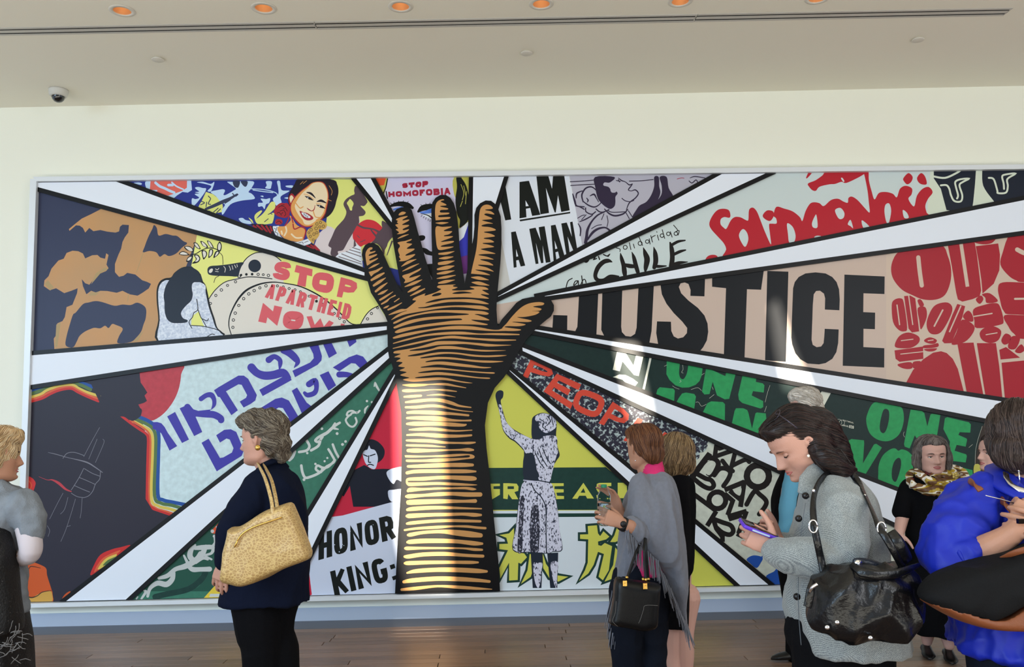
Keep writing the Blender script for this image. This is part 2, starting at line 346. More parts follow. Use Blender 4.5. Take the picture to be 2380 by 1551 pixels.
class Art:
    def __init__(s): s.f = FL(); s.layer = 0; s.mats = []; s.cr = (0, 0, 1)
    def mi(s, m):
        if m not in s.mats: s.mats.append(m)
        return s.mats.index(m)
    def px(s, p): return (s.cr[0]+p[0]/s.cr[2], s.cr[1]+p[1]/s.cr[2])
    def poly(s, loops, m):              # loops in photo px
        vec = [[Vector((x, y, 0)) for x, y in l] for l in loops]
        tr = tessellate_polygon(vec); flat = [p for l in loops for p in l]
        for t in tr: s.f.append(([flat[i] for i in t], s.layer, s.mi(m)))
    def run(s, text):
        for line in text.strip().split('\n'):
            line = line.strip()
            if not line or line[0] == '#': continue
            if line[0] == '@':
                a = line[1:].split(); s.cr = (float(a[0]), float(a[1]), float(a[2])); continue
            head, _, body = line.partition(':'); h = head.split(); op = h[0]; m = PAINT(h[1])
            s.layer += 1
            if op in ('p', 's'):
                for grp in body.split(';'):
                    loops = []
                    for k, lp in enumerate(grp.split('|')):
                        v = [float(x) for x in lp.replace(',', ' ').split()]
                        pts = [(v[i], v[i+1]) for i in range(0, len(v)-1, 2)]
                        if op == 's': pts = catmull(pts, True, 4)
                        loops.append([s.px(p) for p in pts])
                    s.poly(loops, m)
            elif op in ('l', 'L', 'v', 'g'):
                w = float(h[2]) if op in ('l', 'L', 'g') else None
                for grp in body.split(';'):
                    v = [float(x) for x in grp.replace(',', ' ').split()]; k = 3 if op == 'v' else 2
                    pts = [tuple(v[i:i+k]) for i in range(0, len(v)-k+1, k)]
                    if op == 'g':
                        q = strip([s.px(p) for p in pts], w/s.cr[2], True)
                        for z in q: s.f.append((z, s.layer, s.mi(m)))
                        continue
                    if op != 'L': pts = catmull(pts, False, 5)
                    P = [s.px(p) for p in pts]
                    ww = [max(.3, p[2])/s.cr[2] for p in pts] if op == 'v' else [w/s.cr[2]]*len(P)
                    for z in strip(P, ww): s.f.append((z, s.layer, s.mi(m)))
                    if op != 'L':
                        for e in (0, -1):
                            if ww[e] > .8: s.f.append((disc(*P[e], ww[e]/2), s.layer, s.mi(m)))
            elif op == 'c':
                v = [float(x) for x in body.replace(',', ' ').replace(';', ' ').split()]
                for i in range(0, len(v)-2, 3): s.f.append((disc(*s.px(v[i:i+2]), v[i+2]/s.cr[2], 24), s.layer, s.mi(m)))
            elif op == 'o':
                w = float(h[2])/s.cr[2]
                v = [float(x) for x in body.replace(',', ' ').replace(';', ' ').split()]
                for i in range(0, len(v)-2, 3):
                    for z in strip(disc(*s.px(v[i:i+2]), v[i+2]/s.cr[2], 18), w, True): s.f.append((z, s.layer, s.mi(m)))
            elif op == 't':
                th = float(h[2])/s.cr[2]; gap = float(h[3]); word = h[4].replace('_', ' ')
                v = [float(x) for x in body.replace(',', ' ').split()]
                c = [s.px((v[i], v[i+1])) for i in range(0, 8, 2)]
                s.word(word, c, th, gap, m)
    def word(s, word, c, th, gap, m):
        tot = sum(WID.get(ch, 1) for ch in word)+gap*(len(word)-1); u = 0
        for ch in word:
            w = WID.get(ch, 1); u0, u1 = u/tot, (u+w)/tot; u += w+gap
            if ch not in GLY: continue
            def bl(a, b):
                t = ((c[0][0]+(c[1][0]-c[0][0])*a), (c[0][1]+(c[1][1]-c[0][1])*a)); q = ((c[3][0]+(c[2][0]-c[3][0])*a), (c[3][1]+(c[2][1]-c[3][1])*a))
                return (t[0]+(q[0]-t[0])*b, t[1]+(q[1]-t[1])*b)
            A, B, D = bl(u0, 0), bl(u1, 0), bl(u0, 1)
            W_ = math.dist(A, B); H_ = math.dist(A, D)
            for path in GLY[ch]:
                t2 = min(th, W_*.48) if ch != 'I' else th
                P = [((t2/2+x*(W_-t2)) if W_ > t2 else W_/2, (t2/2+y*(H_-t2))) for x, y in path]
                # straight stems reach the top and bottom edges
                cl = math.dist(path[0], path[-1]) < 1e-6 and len(path) > 6
                if not cl:
                    for e, nb in ((0, 1), (-1, -2)):
                        x, y = path[e]; dx, dy = P[e][0]-P[nb][0], P[e][1]-P[nb][1]; l = math.hypot(dx, dy) or 1
                        if (y in (0, 1) or x in (0, 1)) and len(path) < 9: P[e] = (P[e][0]+dx/l*t2/2, P[e][1]+dy/l*t2/2)
                for z in strip(P, t2, cl):
                    s.f.append(([bl(u0+(u1-u0)*min(1.02, max(-.02, x/W_)), min(1.01, max(-.01, y/H_))) for x, y in z], s.layer, s.mi(m)))
    def build(s, name, parent, off, clips, label=None, step=5e-5, kind=None):
        bm = bmesh.new(); ml = bm.faces.layers.int.new('m')
        for pts, lay, mi in s.f:
            try: f = bm.faces.new([bm.verts.new((x, y, lay)) for x, y in pts]); f[ml] = mi
            except Exception: pass
        for (x0, y0, x1, y1) in clips:      # keep the side left of the direction (image coords, y down): normal points out
            nx, ny = (y1-y0), -(x1-x0)
            bmesh.ops.bisect_plane(bm, geom=bm.verts[:]+bm.edges[:]+bm.faces[:], plane_co=(x0, y0, 0), plane_no=(nx, ny, 0), clear_outer=True, dist=1e-4)
        vs = {v: i for i, v in enumerate(bm.verts)}; me = bpy.data.meshes.new(name)
        co = [wallp(v.co.x, v.co.y, off+v.co.z*step) for v in bm.verts]
        fs, mm = [], []
        for f in bm.faces:
            ix = [vs[v] for v in f.verts]; a, b, c = co[ix[0]], co[ix[1]], co[ix[2]]
            n = Vector((0, 0, 0))
            for k in range(1, len(ix)-1): n += (co[ix[k]]-a).cross(co[ix[k+1]]-a)
            if n.length < 1e-10: continue
            if n.y > 0: ix = ix[::-1]
            fs.append(ix); mm.append(f[ml])
        bm.free(); me.from_pydata(co, [], fs); me.polygons.foreach_set('material_index', mm); me.update()
        o = link(name, me, s.mats, parent)
        return tag(o, label, kind=kind)
PAL = dict(navy=(58,64,90), brown=(200,150,98), yel=(234,236,138), ink=(36,44,58), black=(15,15,17), cream=(228,222,212), red1=(222,98,106), white=(228,234,244),
  blue=(46,58,145), lblue=(196,222,248), coral=(228,110,98), yel2=(224,228,130), pinkg=(220,208,210), hair=(38,32,42), skin=(238,218,182), skin2=(226,162,92), dred=(168,42,54), red2=(206,52,62),
  flow=(205,165,88), sil=(90,74,82), grey=(120,108,112), lav=(208,204,230), mar=(164,40,66), eyeb=(92,132,222), vio=(58,60,184), pur=(112,52,132), olive=(190,186,88), orng=(222,88,50),
  dgrey=(205,204,200), pwhite=(224,230,240), gink=(22,26,24), draw=(184,182,196), dink=(52,44,66), pale=(206,218,218), sred=(186,36,50), pgr=(218,226,208), tnavy=(30,36,50),
  beige=(206,184,170), jink=(23,26,31), ored=(170,38,50), obei=(212,190,172), dkg=(28,48,46), grn=(46,154,90), wht2=(222,222,206), dbrn=(58,48,42), pred=(214,76,58), wcr=(202,206,192), wink=(28,24,24), pblue=(36,82,168),
  fyel=(208,208,92), fgr=(32,62,56), fwh=(212,222,230), pureW=(236,240,248), hred=(196,38,64), hnavy=(24,28,42), plac=(206,214,234), kgr=(62,118,98), kgr2=(40,84,70), scr=(206,210,206), scr2=(196,200,198),
  lht=(206,226,230), dk2=(50,48,60), rc=(190,66,76), hebr=(70,64,168), rb=(40,84,160), rg=(92,120,72), ry=(222,196,92), ror=(220,104,66), rr=(204,54,54), chalk=(128,126,136), pot=(206,92,48), pot2=(204,158,78), stn=(205,150,92), stn2=(176,150,104), socc=(200,200,220), red5=(214,58,40), kyel=(226,198,70))
def PAINT(n):
    if n == 'crowd': return mat('crowd_print', (44, 42, 58), c2=(176, 190, 190), noise_scale=34, thresh=(.52, .58), rough=.35, spec=.25, detail=7)
    if n == 'speck': return mat('dress_print', (52, 56, 78), c2=(214, 214, 232), noise_scale=60, thresh=(.40, .46), rough=.4, spec=.3, stretch=(1.5, 1, .8), detail=6)
    if n == 'speckd': return mat('dark_dress_print', (40, 42, 58), c2=(190, 190, 210), noise_scale=70, thresh=(.56, .62), rough=.4, spec=.3, stretch=(1.5, 1, .8), detail=6)
    if n == 'skinp': return mat('stipple_print', (196, 206, 226), c2=(232, 238, 250), noise_scale=60, thresh=(.4, .6), rough=.4)
    if n == 'stencil': return mat('stencil_print', PAL['stn'], c2=(190, 148, 100), noise_scale=2.5, thresh=(.3, .8), rough=.4)
    if n in ('grn', 'dkg', 'lht', 'kgr', 'fgr', 'rc', 'wcr'): return mat('print_'+n, PAL[n], noise_amt=.09, noise_scale=24, rough=.34, spec=.18, k=1.05)
    return mat('print_'+n, PAL[n], rough=.34, spec=.18, k=1.05)
TL, TR = (88, 424.5), (3000, 388)
BL, BR = (53, 1400), (3000, 1331)
topl = (TL[0], TL[1], TR[0], TR[1]); botl = (BR[0], BR[1], BL[0], BL[1]); lefl = (BL[0], BL[1], TL[0], TL[1]); rigl = (TR[0], TR[1], BR[0], BR[1])
EDGES = [topl, lefl, botl, rigl]
RAYS = {   # white strip: near upper, far upper, far lower, near lower (photo pixels)
'L1': [(847,633.6),(40,338),(40,422),(847,641)], 'L2': [(899,758.5),(40,829),(40,900),(899,767)], 'L3': [(902,818),(120,1424),(262,1422),(904.5,832)],
'L4': [(918,869),(596,1400),(664,1400),(918.5,872)], 'T1': [(910.4,517),(795,374),(840,374),(911,508)], 'T2': [(1097.1,590),(1100.2,390),(1178,390),(1097.6,645)],
'R1': [(1157.7,689),(1786,345.5),(1900,347.5),(1157.8,689.8)], 'R2': [(1266.4,688.6),(3050,331),(3050,444),(1266.4,689.4)], 'R3': [(1240.7,765.5),(3050,1045),(3050,1121),(1242,769)],
'R4': [(1214,807.8),(3050,1513),(3050,1663),(1215,816)], 'R5': [(1184,860.4),(1850,1412.8),(1772,1409),(1184.6,862.2)]}
ORDER = ['L2','L1','T1','T2','R1','R2','R3','R4','R5']
ART = {}
ART['A'] = ('L2','L1','navy','poster panel with brown stencilled shapes on navy and red STOP APARTHEID NOW lettering on yellow', '''
@ 60 400 3.693
p stencil : 645,318 560,362 480,400 430,440 370,490 375,505 430,458 462,460 490,480 510,520 545,480 580,508 640,498 700,512 770,520 800,510 808,470 830,452 885,455 880,520 850,560 830,600 818,660 795,710 765,790 765,860 800,900 840,890 870,866 940,880 1000,930 1040,943 1075,960 1055,1000 1005,1035 960,1062 890,1050 830,1020 780,1037 700,1022 640,1020 600,1034 560,1020 520,1050 490,980 480,920 510,955 545,968 580,925 620,880 690,850 710,825 692,795 710,712 690,698 680,745 640,735 615,712 570,715 510,742 490,700 450,680 400,676 350,695 325,745 280,760 220,830 195,895 160,930 155,980 205,1015 260,998 330,1040 390,1020 445,998 440,1040 400,1140 350,1160 335,1245 315,1280 270,1300 262,1400 240,1430 245,1522 1136,1450 1470,560 1500,520
p stn2 : 160,960 190,930 240,990 210,1018; 560,965 600,870 680,820 710,830 640,870 590,930; 250,1500 262,1310 300,1290 285,1400 270,1500; 560,1030 600,1035 640,1020 600,1060 540,1060; 920,1455 990,1380 1010,1370 960,1450
s navy : 600,1108 660,1118 760,1148 830,1138 900,1142 960,1122 1028,1165 1030,1250 1010,1310 990,1370 950,1420 900,1460 790,1470 800,1410 832,1345 770,1312 740,1306 710,1340 680,1320 640,1342 590,1338 550,1350 500,1375 460,1410 440,1450 410,1502 370,1505 340,1480 352,1400 380,1300 405,1225 430,1205 490,1135 540,1120
s navy : 1100,455 1125,482 1140,545 1200,532 1260,545 1300,550 1350,592 1385,612 1340,650 1290,700 1230,722 1190,705 1150,728 1120,690 1060,678 1005,690 1020,640 1050,560 1085,490
l stn2 5 : 1010,690 985,760 950,860; 885,1045 872,1110
@ 360 540 4.407
p yel : 432,20 2400,480 2420,990 0,1160 640,990 470,430 372,345 385,290 405,170
p cream : 850,462 870,380 912,300 970,242 1050,208 1150,215 1235,248 1292,292 1300,400 1320,515 1500,560 1700,660 1860,790 1990,922 2040,945 2000,1000 690,1060 620,980 548,690 620,590 720,510
p cream : 2105,945 2160,850 2220,790 2290,755 2400,930
l black 9 : 850,462 870,380 912,300 970,242 1050,208 1150,215 1235,248 1292,292; 548,690 620,590 720,510 850,478 960,458 1100,465 1200,478 ; 858,465 880,455 870,440; 2105,945 2160,850 2220,790 2290,755
v black : 782,1048,9 758,960,10 768,860,12 820,740,16 885,645,20 960,580,20 1080,530,16 1200,512,12 1320,522,10 1500,560,12 1700,660,14 1860,790,13 1990,922,10 2060,948,9
o black 7 : 826,507 12; 744,545 11; 681,592 13; 624,648 12; 570,730 11; 1138,549 13; 1075,570 12; 1017,598 13; 962,632 13; 909,681 13; 859,750 12; 823,829 13; 804,900 13; 799,975 12; 937,432 10; 996,430 10; 1058,432 12; 1110,435 10; 1163,443 13; 1255,550 11; 1315,560 10; 1375,577 11; 1435,590 11; 1490,610 11; 1580,655 10; 1655,707 11; 1715,735 10; 1838,832 11; 1893,882 12; 1940,918 12; 2218,833 12; 2178,888 12; 2280,775 10
c black : 883,438 12 937,432 8 996,430 9 1655,707 7
s ink : 538,385 550,358 580,345 650,340 760,328 905,308 880,360 865,400 850,452 760,450 640,447 575,440 545,425
s cream : 560,385 580,372 595,380 585,408 565,418 553,405
l cream 6 : 620,375 640,385 655,370; 620,400 650,405; 705,350 722,375 715,410; 760,345 775,380 770,390; 790,342 800,380; 815,335 830,365; 840,330 845,355
l black 6 : 655,448 620,470 605,515; 665,210 690,240 697,290 697,330
c ink : 1022,345 65
s black : 245,222 280,195 320,205 350,232 290,238; 300,148 350,142 385,165 395,200 360,195 320,180; 395,108 430,110 460,150 465,175 420,155; 465,92 500,100 540,140 535,160 490,140; 535,85 570,100 600,150 590,168 550,130; 665,95 685,140 672,195 640,180 640,130; 320,300 340,255 385,240 380,270 350,300; 400,235 440,230 465,270 440,310 380,320 420,280; 480,190 520,190 535,230 500,280 485,240; 560,175 595,180 590,230 550,265 550,220; 620,200 660,190 655,225 600,265
s cream : 255,222 282,203 318,212 335,228 290,230; 310,152 348,150 378,168 385,192 350,188; 405,115 428,118 450,148 455,166 425,150; 478,100 500,108 528,140 525,152 495,138; 545,92 566,106 590,148 585,158 555,128; 662,110 676,140 666,182 648,175 648,134; 330,288 345,262 375,250 370,270 350,290; 412,242 436,240 455,270 438,298 412,300 430,275; 490,198 515,198 525,230 503,262 494,236; 568,184 586,188 582,225 560,250 558,220; 630,208 650,200 646,222 615,250
l black 9 : 350,235 420,220 470,190 530,165 600,165 650,185
s black : 22,1115 35,900 18,700 20,580 50,505 105,472 165,462 200,415 270,365 340,352 405,372 458,415 482,490 518,540 540,620 570,760 610,880 640,978 685,1020 700,1060 400,1112
s skinp : 38,1110 50,900 34,700 36,590 62,525 110,492 160,490 300,470 500,530 520,620 550,760 590,880 622,975 670,1025 675,1080 300,1112
s ink : 175,455 230,392 300,360 370,362 432,392 468,450 474,505 440,512 400,514 380,540 380,590 388,640 372,700 320,752 280,800 268,840 290,882 335,902 320,925 240,932 170,926 122,885 100,805 98,720 90,650 108,560 150,485
p yel : 445,812 470,860 485,920 505,962 440,962 372,955 372,905 395,850
l black 8 : 428,685 440,790 400,825 385,870 350,920 380,985; 440,790 470,870 490,900 525,965; 548,885 540,905 520,905 490,888; 372,955 500,965 640,1000 680,1035; 540,1068 580,1045 610,1048
@ 360 540 4.407
t red1 56 .16 S : 1240,295 1405,310 1370,505 1195,470
t red1 74 .16 T : 1448,335 1615,380 1600,575 1400,528
t red1 74 .16 O : 1628,400 1848,430 1815,640 1598,590
t red1 62 .16 P : 1905,460 2090,510 2030,690 1862,660
t red1 36 .30 APARTHEID : 1175,525 2025,745 1990,905 1125,668
t red1 84 .16 N : 1105,725 1305,768 1255,958 1058,915
t red1 84 .16 O : 1325,800 1540,820 1500,1010 1300,980
t red1 62 .16 W : 1560,850 1830,915 1790,1065 1550,1035
p red1 : 1905,935 1945,942 1935,975 1900,970
''')
ART['B'] = ('L1','T1','blue','poster panel with a blue crowd print, a smiling woman with red flowers and dark silhouettes on yellow', '''
@ 260 410 5.667
s lblue : 290,85 360,80 395,95 380,112 320,100; 440,75 520,70 520,150 460,165
p lblue : 470,60 1045,60 1055,180 1000,215 930,205 860,250 820,285 780,290 600,215 500,180
p coral : 510,60 990,60 988,150 930,190 820,230 740,255 620,222 500,178
l lblue 34 : 575,85 630,130 700,160 760,190 820,215; 745,115 800,115
l lblue 20 : 790,80 850,130 940,172; 530,190 590,190
s lblue : 1095,150 1140,140 1200,155 1240,160 1225,210 1160,300 1085,385 1055,382 1055,292 1100,300 1150,280 1090,235 1150,225 1095,210 1150,200 1120,178
s lblue : 1120,80 1200,72 1300,100 1350,72 1330,150 1300,200 1260,190 1310,130 1200,95
p yel2 : 1240,205 1330,235 1450,330 1462,400 1452,470 1340,492 1290,455 1175,432 1140,400 1180,330
l navy 12 : 1180,330 1220,350 1170,375; 1270,260 1300,290; 1300,300 1270,360 1300,370; 1250,340 1240,400; 1340,470 1400,420; 1380,480 1430,430
s lblue : 1300,205 1400,180 1465,170 1490,190 1470,240 1500,245 1600,190 1632,160 1560,105 1520,72 1600,72 1860,65 1842,150 1800,205 1835,225 1872,262 1870,300 1700,322 1560,372 1462,505 1450,440 1490,375 1430,335 1370,262
v navy : 1240,430,34 1340,390,42 1460,335,46 1560,290,36 1650,235,20
l navy 14 : 1590,225 1625,262 1660,240; 1490,355 1560,310
s navy : 1595,65 1610,130 1640,150 1670,140 1685,65; 1700,65 1720,110 1755,138 1780,118 1785,65
l lblue 12 : 1840,165 1980,172 2100,195 2170,225 2180,260; 1860,180 1990,200 2120,215
s lblue : 2030,68 2105,68 2100,130 2085,165 2020,155 2040,120; 2175,68 2215,68 2235,180 2340,192 2225,265 2235,340 2215,380 2180,400 2120,300 2190,240 2190,150
s lblue : 2290,125 2380,120 2380,150 2310,145; 2270,285 2330,275 2330,300
s lblue : 1930,352 1990,345 1960,295 2030,300 2085,290 2070,350 2030,370 2010,432 1980,395 1930,400; 1670,560 1720,548 1760,575 1820,590 1835,630 1720,612; 1955,260 1990,255 1995,275
s yel2 : 2085,350 2130,335 2152,360 2148,420 2100,470 2060,502 2120,480 2140,500 2120,600 2085,625 1930,632 1880,560 1890,500 1960,450 1975,470 1900,560 2000,480; 1800,545 1850,580 1860,625
l navy 10 : 2060,502 2090,490 2110,500; 2010,600 2060,560
@ 560 410 5.95
p yel2 : 1240,40 2300,40 2200,1300 1070,1000 1180,640
p pinkg : 1190,685 1250,700 1310,742 1400,640 1640,560 1660,960 1690,1290 1300,1180 1000,1000 1070,800
s red2 : 1635,650 1700,610 1765,598 1850,618 1920,670 1960,730 1900,820 1850,880 1770,930 1700,950 1650,972 1590,910 1550,860 1550,770 1590,690
s sil : 1590,130 1660,200 1745,335 1735,380 1700,412 1655,410 1722,490 1700,540 1650,552 1632,560 1635,640 1600,690 1545,790 1480,900 1420,1010 1385,1030 1340,1040 1345,1085 1300,1120 1240,1080 1250,1000 1240,985 1208,950 1260,830 1310,720 1380,640 1430,580 1458,490 1418,390 1450,320 1520,270 1570,245 1565,190
s yel2 : 1465,372 1490,335 1512,315 1558,372 1540,430 1535,470 1510,468 1490,420
s sil : 1960,615 2060,690 2110,800 2120,850 2090,850 2030,930 1990,1090 1930,980 1870,930 1790,935 1850,870 1880,790 1950,720 1945,670
v sil : 1610,670,26 1690,710,26 1760,720,22 1840,735,22 1920,780,40
v sil : 1790,720,16 1820,770,22 1890,850,30
l sil 10 : 1610,820 1640,850; 1650,910 1720,880
p yel2 : 1990,1020 2085,850 2110,960 2090,1090 1980,1110
v sil : 2090,900,24 2060,980,18 2020,1090,12
v sil : 1570,880,12 1575,940,30 1580,1000,40 1600,1025,10
p white : 1470,1040 1610,950 1660,980 1680,1250 1400,1170 1310,1110 1370,1060
L grey 12 : 1390,1072 1660,1185; 1450,1038 1665,1112; 1500,1015 1655,1060; 1350,1110 1670,1215; 1540,985 1650,1020
s hair : 790,40 1000,20 1280,50 1330,110 1347,180 1345,250 1320,340 1300,420 1260,500 1200,560 1110,600 1050,640 900,640 700,440 655,370 655,270 690,190 740,110
s dred : 470,440 500,400 550,368 600,372 640,372 680,430 675,500 650,560 600,575 530,560 490,540 455,500; 475,620 500,590 560,600 575,640 545,668 480,660
l hair 8 : 520,430 560,410 610,430 640,480; 540,480 590,470 620,520 600,550; 500,510 530,500 560,540; 560,400 600,395; 490,640 530,620 560,650; 580,500 560,520; 610,450 580,450
p hair : 120,660 300,660 440,690 470,820 300,760
L dred 24 : 165,680 215,715; 215,672 300,745; 280,672 365,775; 345,680 412,790; 405,690 430,760
s white : 440,700 480,690 530,690 530,780 560,840 640,890 760,910 880,880 935,865 968,918 900,960 760,935 640,900 560,865 480,810
l hair 7 : 460,720 490,740 470,770 510,790 500,820; 500,700 490,730; 800,920 850,910 860,935; 880,915 930,895
s skin2 : 670,545 690,600 640,660 600,690 520,695 505,740 540,800 600,860 680,890 780,905 860,880 890,820 890,740 820,700 760,660 700,560
l skin 22 : 620,700 630,760 600,820; 700,800 760,850 840,850; 560,760 570,800
l dred 16 : 672,545 640,630 610,680; 720,660 740,730 830,700 895,745 870,860; 700,560 720,640
s dred : 660,300 700,236 750,285 745,350 700,420 665,370
s skin : 672,300 698,262 730,300 718,350 692,372
s dred : 1000,82 1130,78 1195,170 1215,290 1190,430 1160,540 1065,660 950,702 850,692 750,610 690,500 682,400 730,300 825,205 910,140
s skin2 : 1000,86 1125,86 1188,175 1206,290 1180,425 1150,530 1055,640 950,688 860,680 765,600 702,500 695,400 742,305 830,212 915,150
s skin : 1005,95 1120,92 1180,180 1196,290 1165,410 1140,500 1100,560 1040,600 1030,620 950,668 880,660 850,600 800,540 745,420 785,320 850,230 925,165
l skin2 14 : 740,340 780,400 820,440 860,420; 1000,480 1030,560 1100,570
v hair : 912,222,12 970,240,30 1030,300,8
v hair : 1052,350,10 1110,338,34 1178,368,12
v hair : 885,275,6 945,302,34 1000,332,6
v hair : 1045,395,6 1105,418,34 1165,445,6
c white : 925,298 8 1085,412 8
l skin2 8 : 870,245 930,262 1010,320; 1040,372 1110,385
v dred : 915,440,8 940,462,14 975,478,10 1010,460,12 1025,400,5
s dred : 812,478 860,495 920,510 985,552 1000,585 960,608 900,605 850,565 825,520
s white : 838,500 900,515 960,560 945,578 890,565 855,535
l hair 5 : 860,515 930,570; 880,510 870,545; 905,520 895,560; 930,535 920,570
s flow : 1020,650 1060,615 1120,608 1185,655 1175,715 1120,740 1080,735 1085,800 1060,850 1020,890 1005,935 960,900 925,860 905,800 925,740 980,700
o hair 6 : 1050,660 18; 1100,640 16; 1140,690 18; 1040,720 20; 970,740 18; 1010,800 18; 960,830 16; 1050,780 16; 1000,880 14; 1090,700 16; 940,780 14
p hair : 880,960 980,925 1120,1060
L dred 20 : 905,955 1010,1005; 960,945 1060,1020; 1010,950 1090,1030
l skin2 6 : 1220,130 1260,200 1250,260; 1200,320 1250,340; 860,70 820,110; 910,60 860,100
''')
ART['C'] = ('T1','T2','lav','poster panel with a pale face and STOP HOMOFOBIA in crimson letters', '''
@ 820 400 3.102
p olive : 160,40 250,40 242,110 225,165 240,215 170,110
p orng : 160,40 240,40 225,95 190,98
l black 8 : 250,50 238,110 222,150; 240,140 250,190
s olive : 730,40 860,40 860,370 810,380 760,405 745,300 760,220 730,160
v gink : 765,50,40 785,110,70 790,200,100 795,290,90 800,345,60 775,395,14
l olive 4 : 780,90 800,150 790,200; 800,100 815,170; 790,210 775,250; 820,140 812,230
s white : 758,425 790,400 832,360 832,420 800,470 762,505
p vio : 762,505 800,470 836,370 850,600 775,620
p pur : 772,615 850,592 850,730 795,735
t mar 17 .14 STOP : 355,82 545,62 542,107 357,116
t mar 15 .16 HOMOFOBIA : 255,143 702,112 705,163 257,181
v black : 262,250,10 300,236,26 345,230,36 395,240,40 430,258,20
v black : 472,285,16 500,262,40 540,252,44 580,250,40
l black 4 : 280,232 272,222; 300,228 296,215; 330,220 330,208; 360,218 366,206; 390,224 400,212; 500,245 490,235; 530,236 526,224; 555,234 556,222
s eyeb : 478,290 520,280 575,262 580,300 520,302; 288,268 320,256 362,250 340,268 300,276
s white : 500,306 540,300 585,298 585,345 545,332
v black : 490,300,4 540,312,7 585,345,9
l black 3.5 : 500,312 492,322; 515,320 508,332; 530,328 524,342; 545,338 542,352; 558,345 556,358
s black : 476,462 505,456 522,466 516,488 492,496 478,490
s black : 495,548 530,552 560,572 590,575 590,602 550,600 520,588
p black : 520,665 600,660 600,820
''')
ART['D'] = ('T2','R1','dgrey','poster panel reading I AM A MAN beside a brush drawing of upturned faces', '''
@ 1130 400 4.327
p pwhite : 60,40 835,40 972,740 248,1160 60,200
p gink : 60,60 180,60 252,478 192,487 140,280
p gink : 335,100 430,88 545,430 462,442 442,362 400,370 405,455 335,467 | 395,285 398,345 428,342
p gink : 505,40 625,40 662,168 672,40 785,40 840,385 755,402 722,235 700,408 688,405 600,160 632,412 545,426
p gink : 335,480 845,400 845,416 341,497
p gink : 250,605 297,597 393,942 347,951 326,885 302,890 306,958 277,963 | 300,775 303,852 322,848
p gink : 433,572 497,560 548,690 528,555 588,545 648,905 600,914 568,740 576,914 552,918 500,715 526,922 497,926
p gink : 650,538 697,530 790,850 742,880 722,800 697,808 706,880 678,897 | 688,690 694,775 716,770
p gink : 755,518 810,508 862,650 843,505 868,498 915,770 880,800 818,650 842,825 808,845
p draw : 836,20 2400,20 1240,620 968,750
l dink 9 : 845,98 960,92 1100,80; 850,136 980,128 1095,122; 1440,92 1560,88 1680,76
s dink : 1095,50 1290,50 1245,105 1190,105 1180,135 1230,150 1260,185 1300,190 1322,215 1300,250 1300,300 1290,345 1250,372 1200,350 1150,305 1120,260 1098,160
s draw : 1250,175 1285,190 1310,180 1300,205 1262,205
v dink : 1330,60,6 1360,85,12 1400,100,8 1440,130,12 1470,120,8 1450,150,12 1430,180,10 1460,190,8 1500,180,12 1530,215,12 1500,262,12 1440,310,12 1410,380,8
l dink 9 : 1365,265 1400,290 1450,298 1485,285; 1330,75 1340,100; 1310,85 1350,95
v dink : 1190,372,10 1240,420,16 1300,440,18 1380,420,16 1425,375,10
l dink 9 : 1220,385 1270,405 1400,400; 1430,390 1475,460; 1400,400 1440,470
v dink : 975,300,12 962,230,16 1000,165,16 1060,150,14 1110,190,10 1135,255,12 1160,290,10 1140,325,10 1090,352,14 1030,335,14 975,295,10
v dink : 1045,240,8 1085,225,18 1110,265,10 1130,300,8
v dink : 1010,262,8 1025,285,14 1015,305,6
v dink : 905,262,10 912,215,16 965,190,10
v dink : 870,220,10 890,290,20 910,340,14 985,350,12
l dink 12 : 900,340 940,350 985,375; 1000,362 1005,400 1060,425 1100,400; 1105,372 1140,400 1180,402 1235,378
v dink : 1190,402,10 1120,435,16 1060,500,18 1020,580,26 1010,650,30 1000,710,34
v dink : 1020,680,16 1070,610,26 1130,570,22 1200,560,16 1250,595,20
v dink : 940,500,8 1000,475,14 1060,440,12 1075,420,8
v dink : 925,520,8 950,570,14 945,640,12
l dink 8 : 1185,420 1160,480; 1215,440 1225,500 1215,550; 1060,570 1110,540 1160,530; 1005,430 960,480; 920,465 960,440 990,432
s dink : 1690,50 1735,50 1740,140 1752,210 1720,290 1650,370 1560,420 1500,470 1470,450 1510,380 1545,335 1610,300 1660,230 1690,140
s dink : 1745,50 1815,50 1835,160 1880,250 1800,300 1660,400 1600,420 1690,320 1760,230 1765,140
v dink : 2040,90,8 2070,110,10 2110,80,10 2125,110,8 2090,130,4
l mar 6 : 1920,70 1960,60 1990,62
v dink : 2050,60,6 2100,45,10 2200,60,8
''')
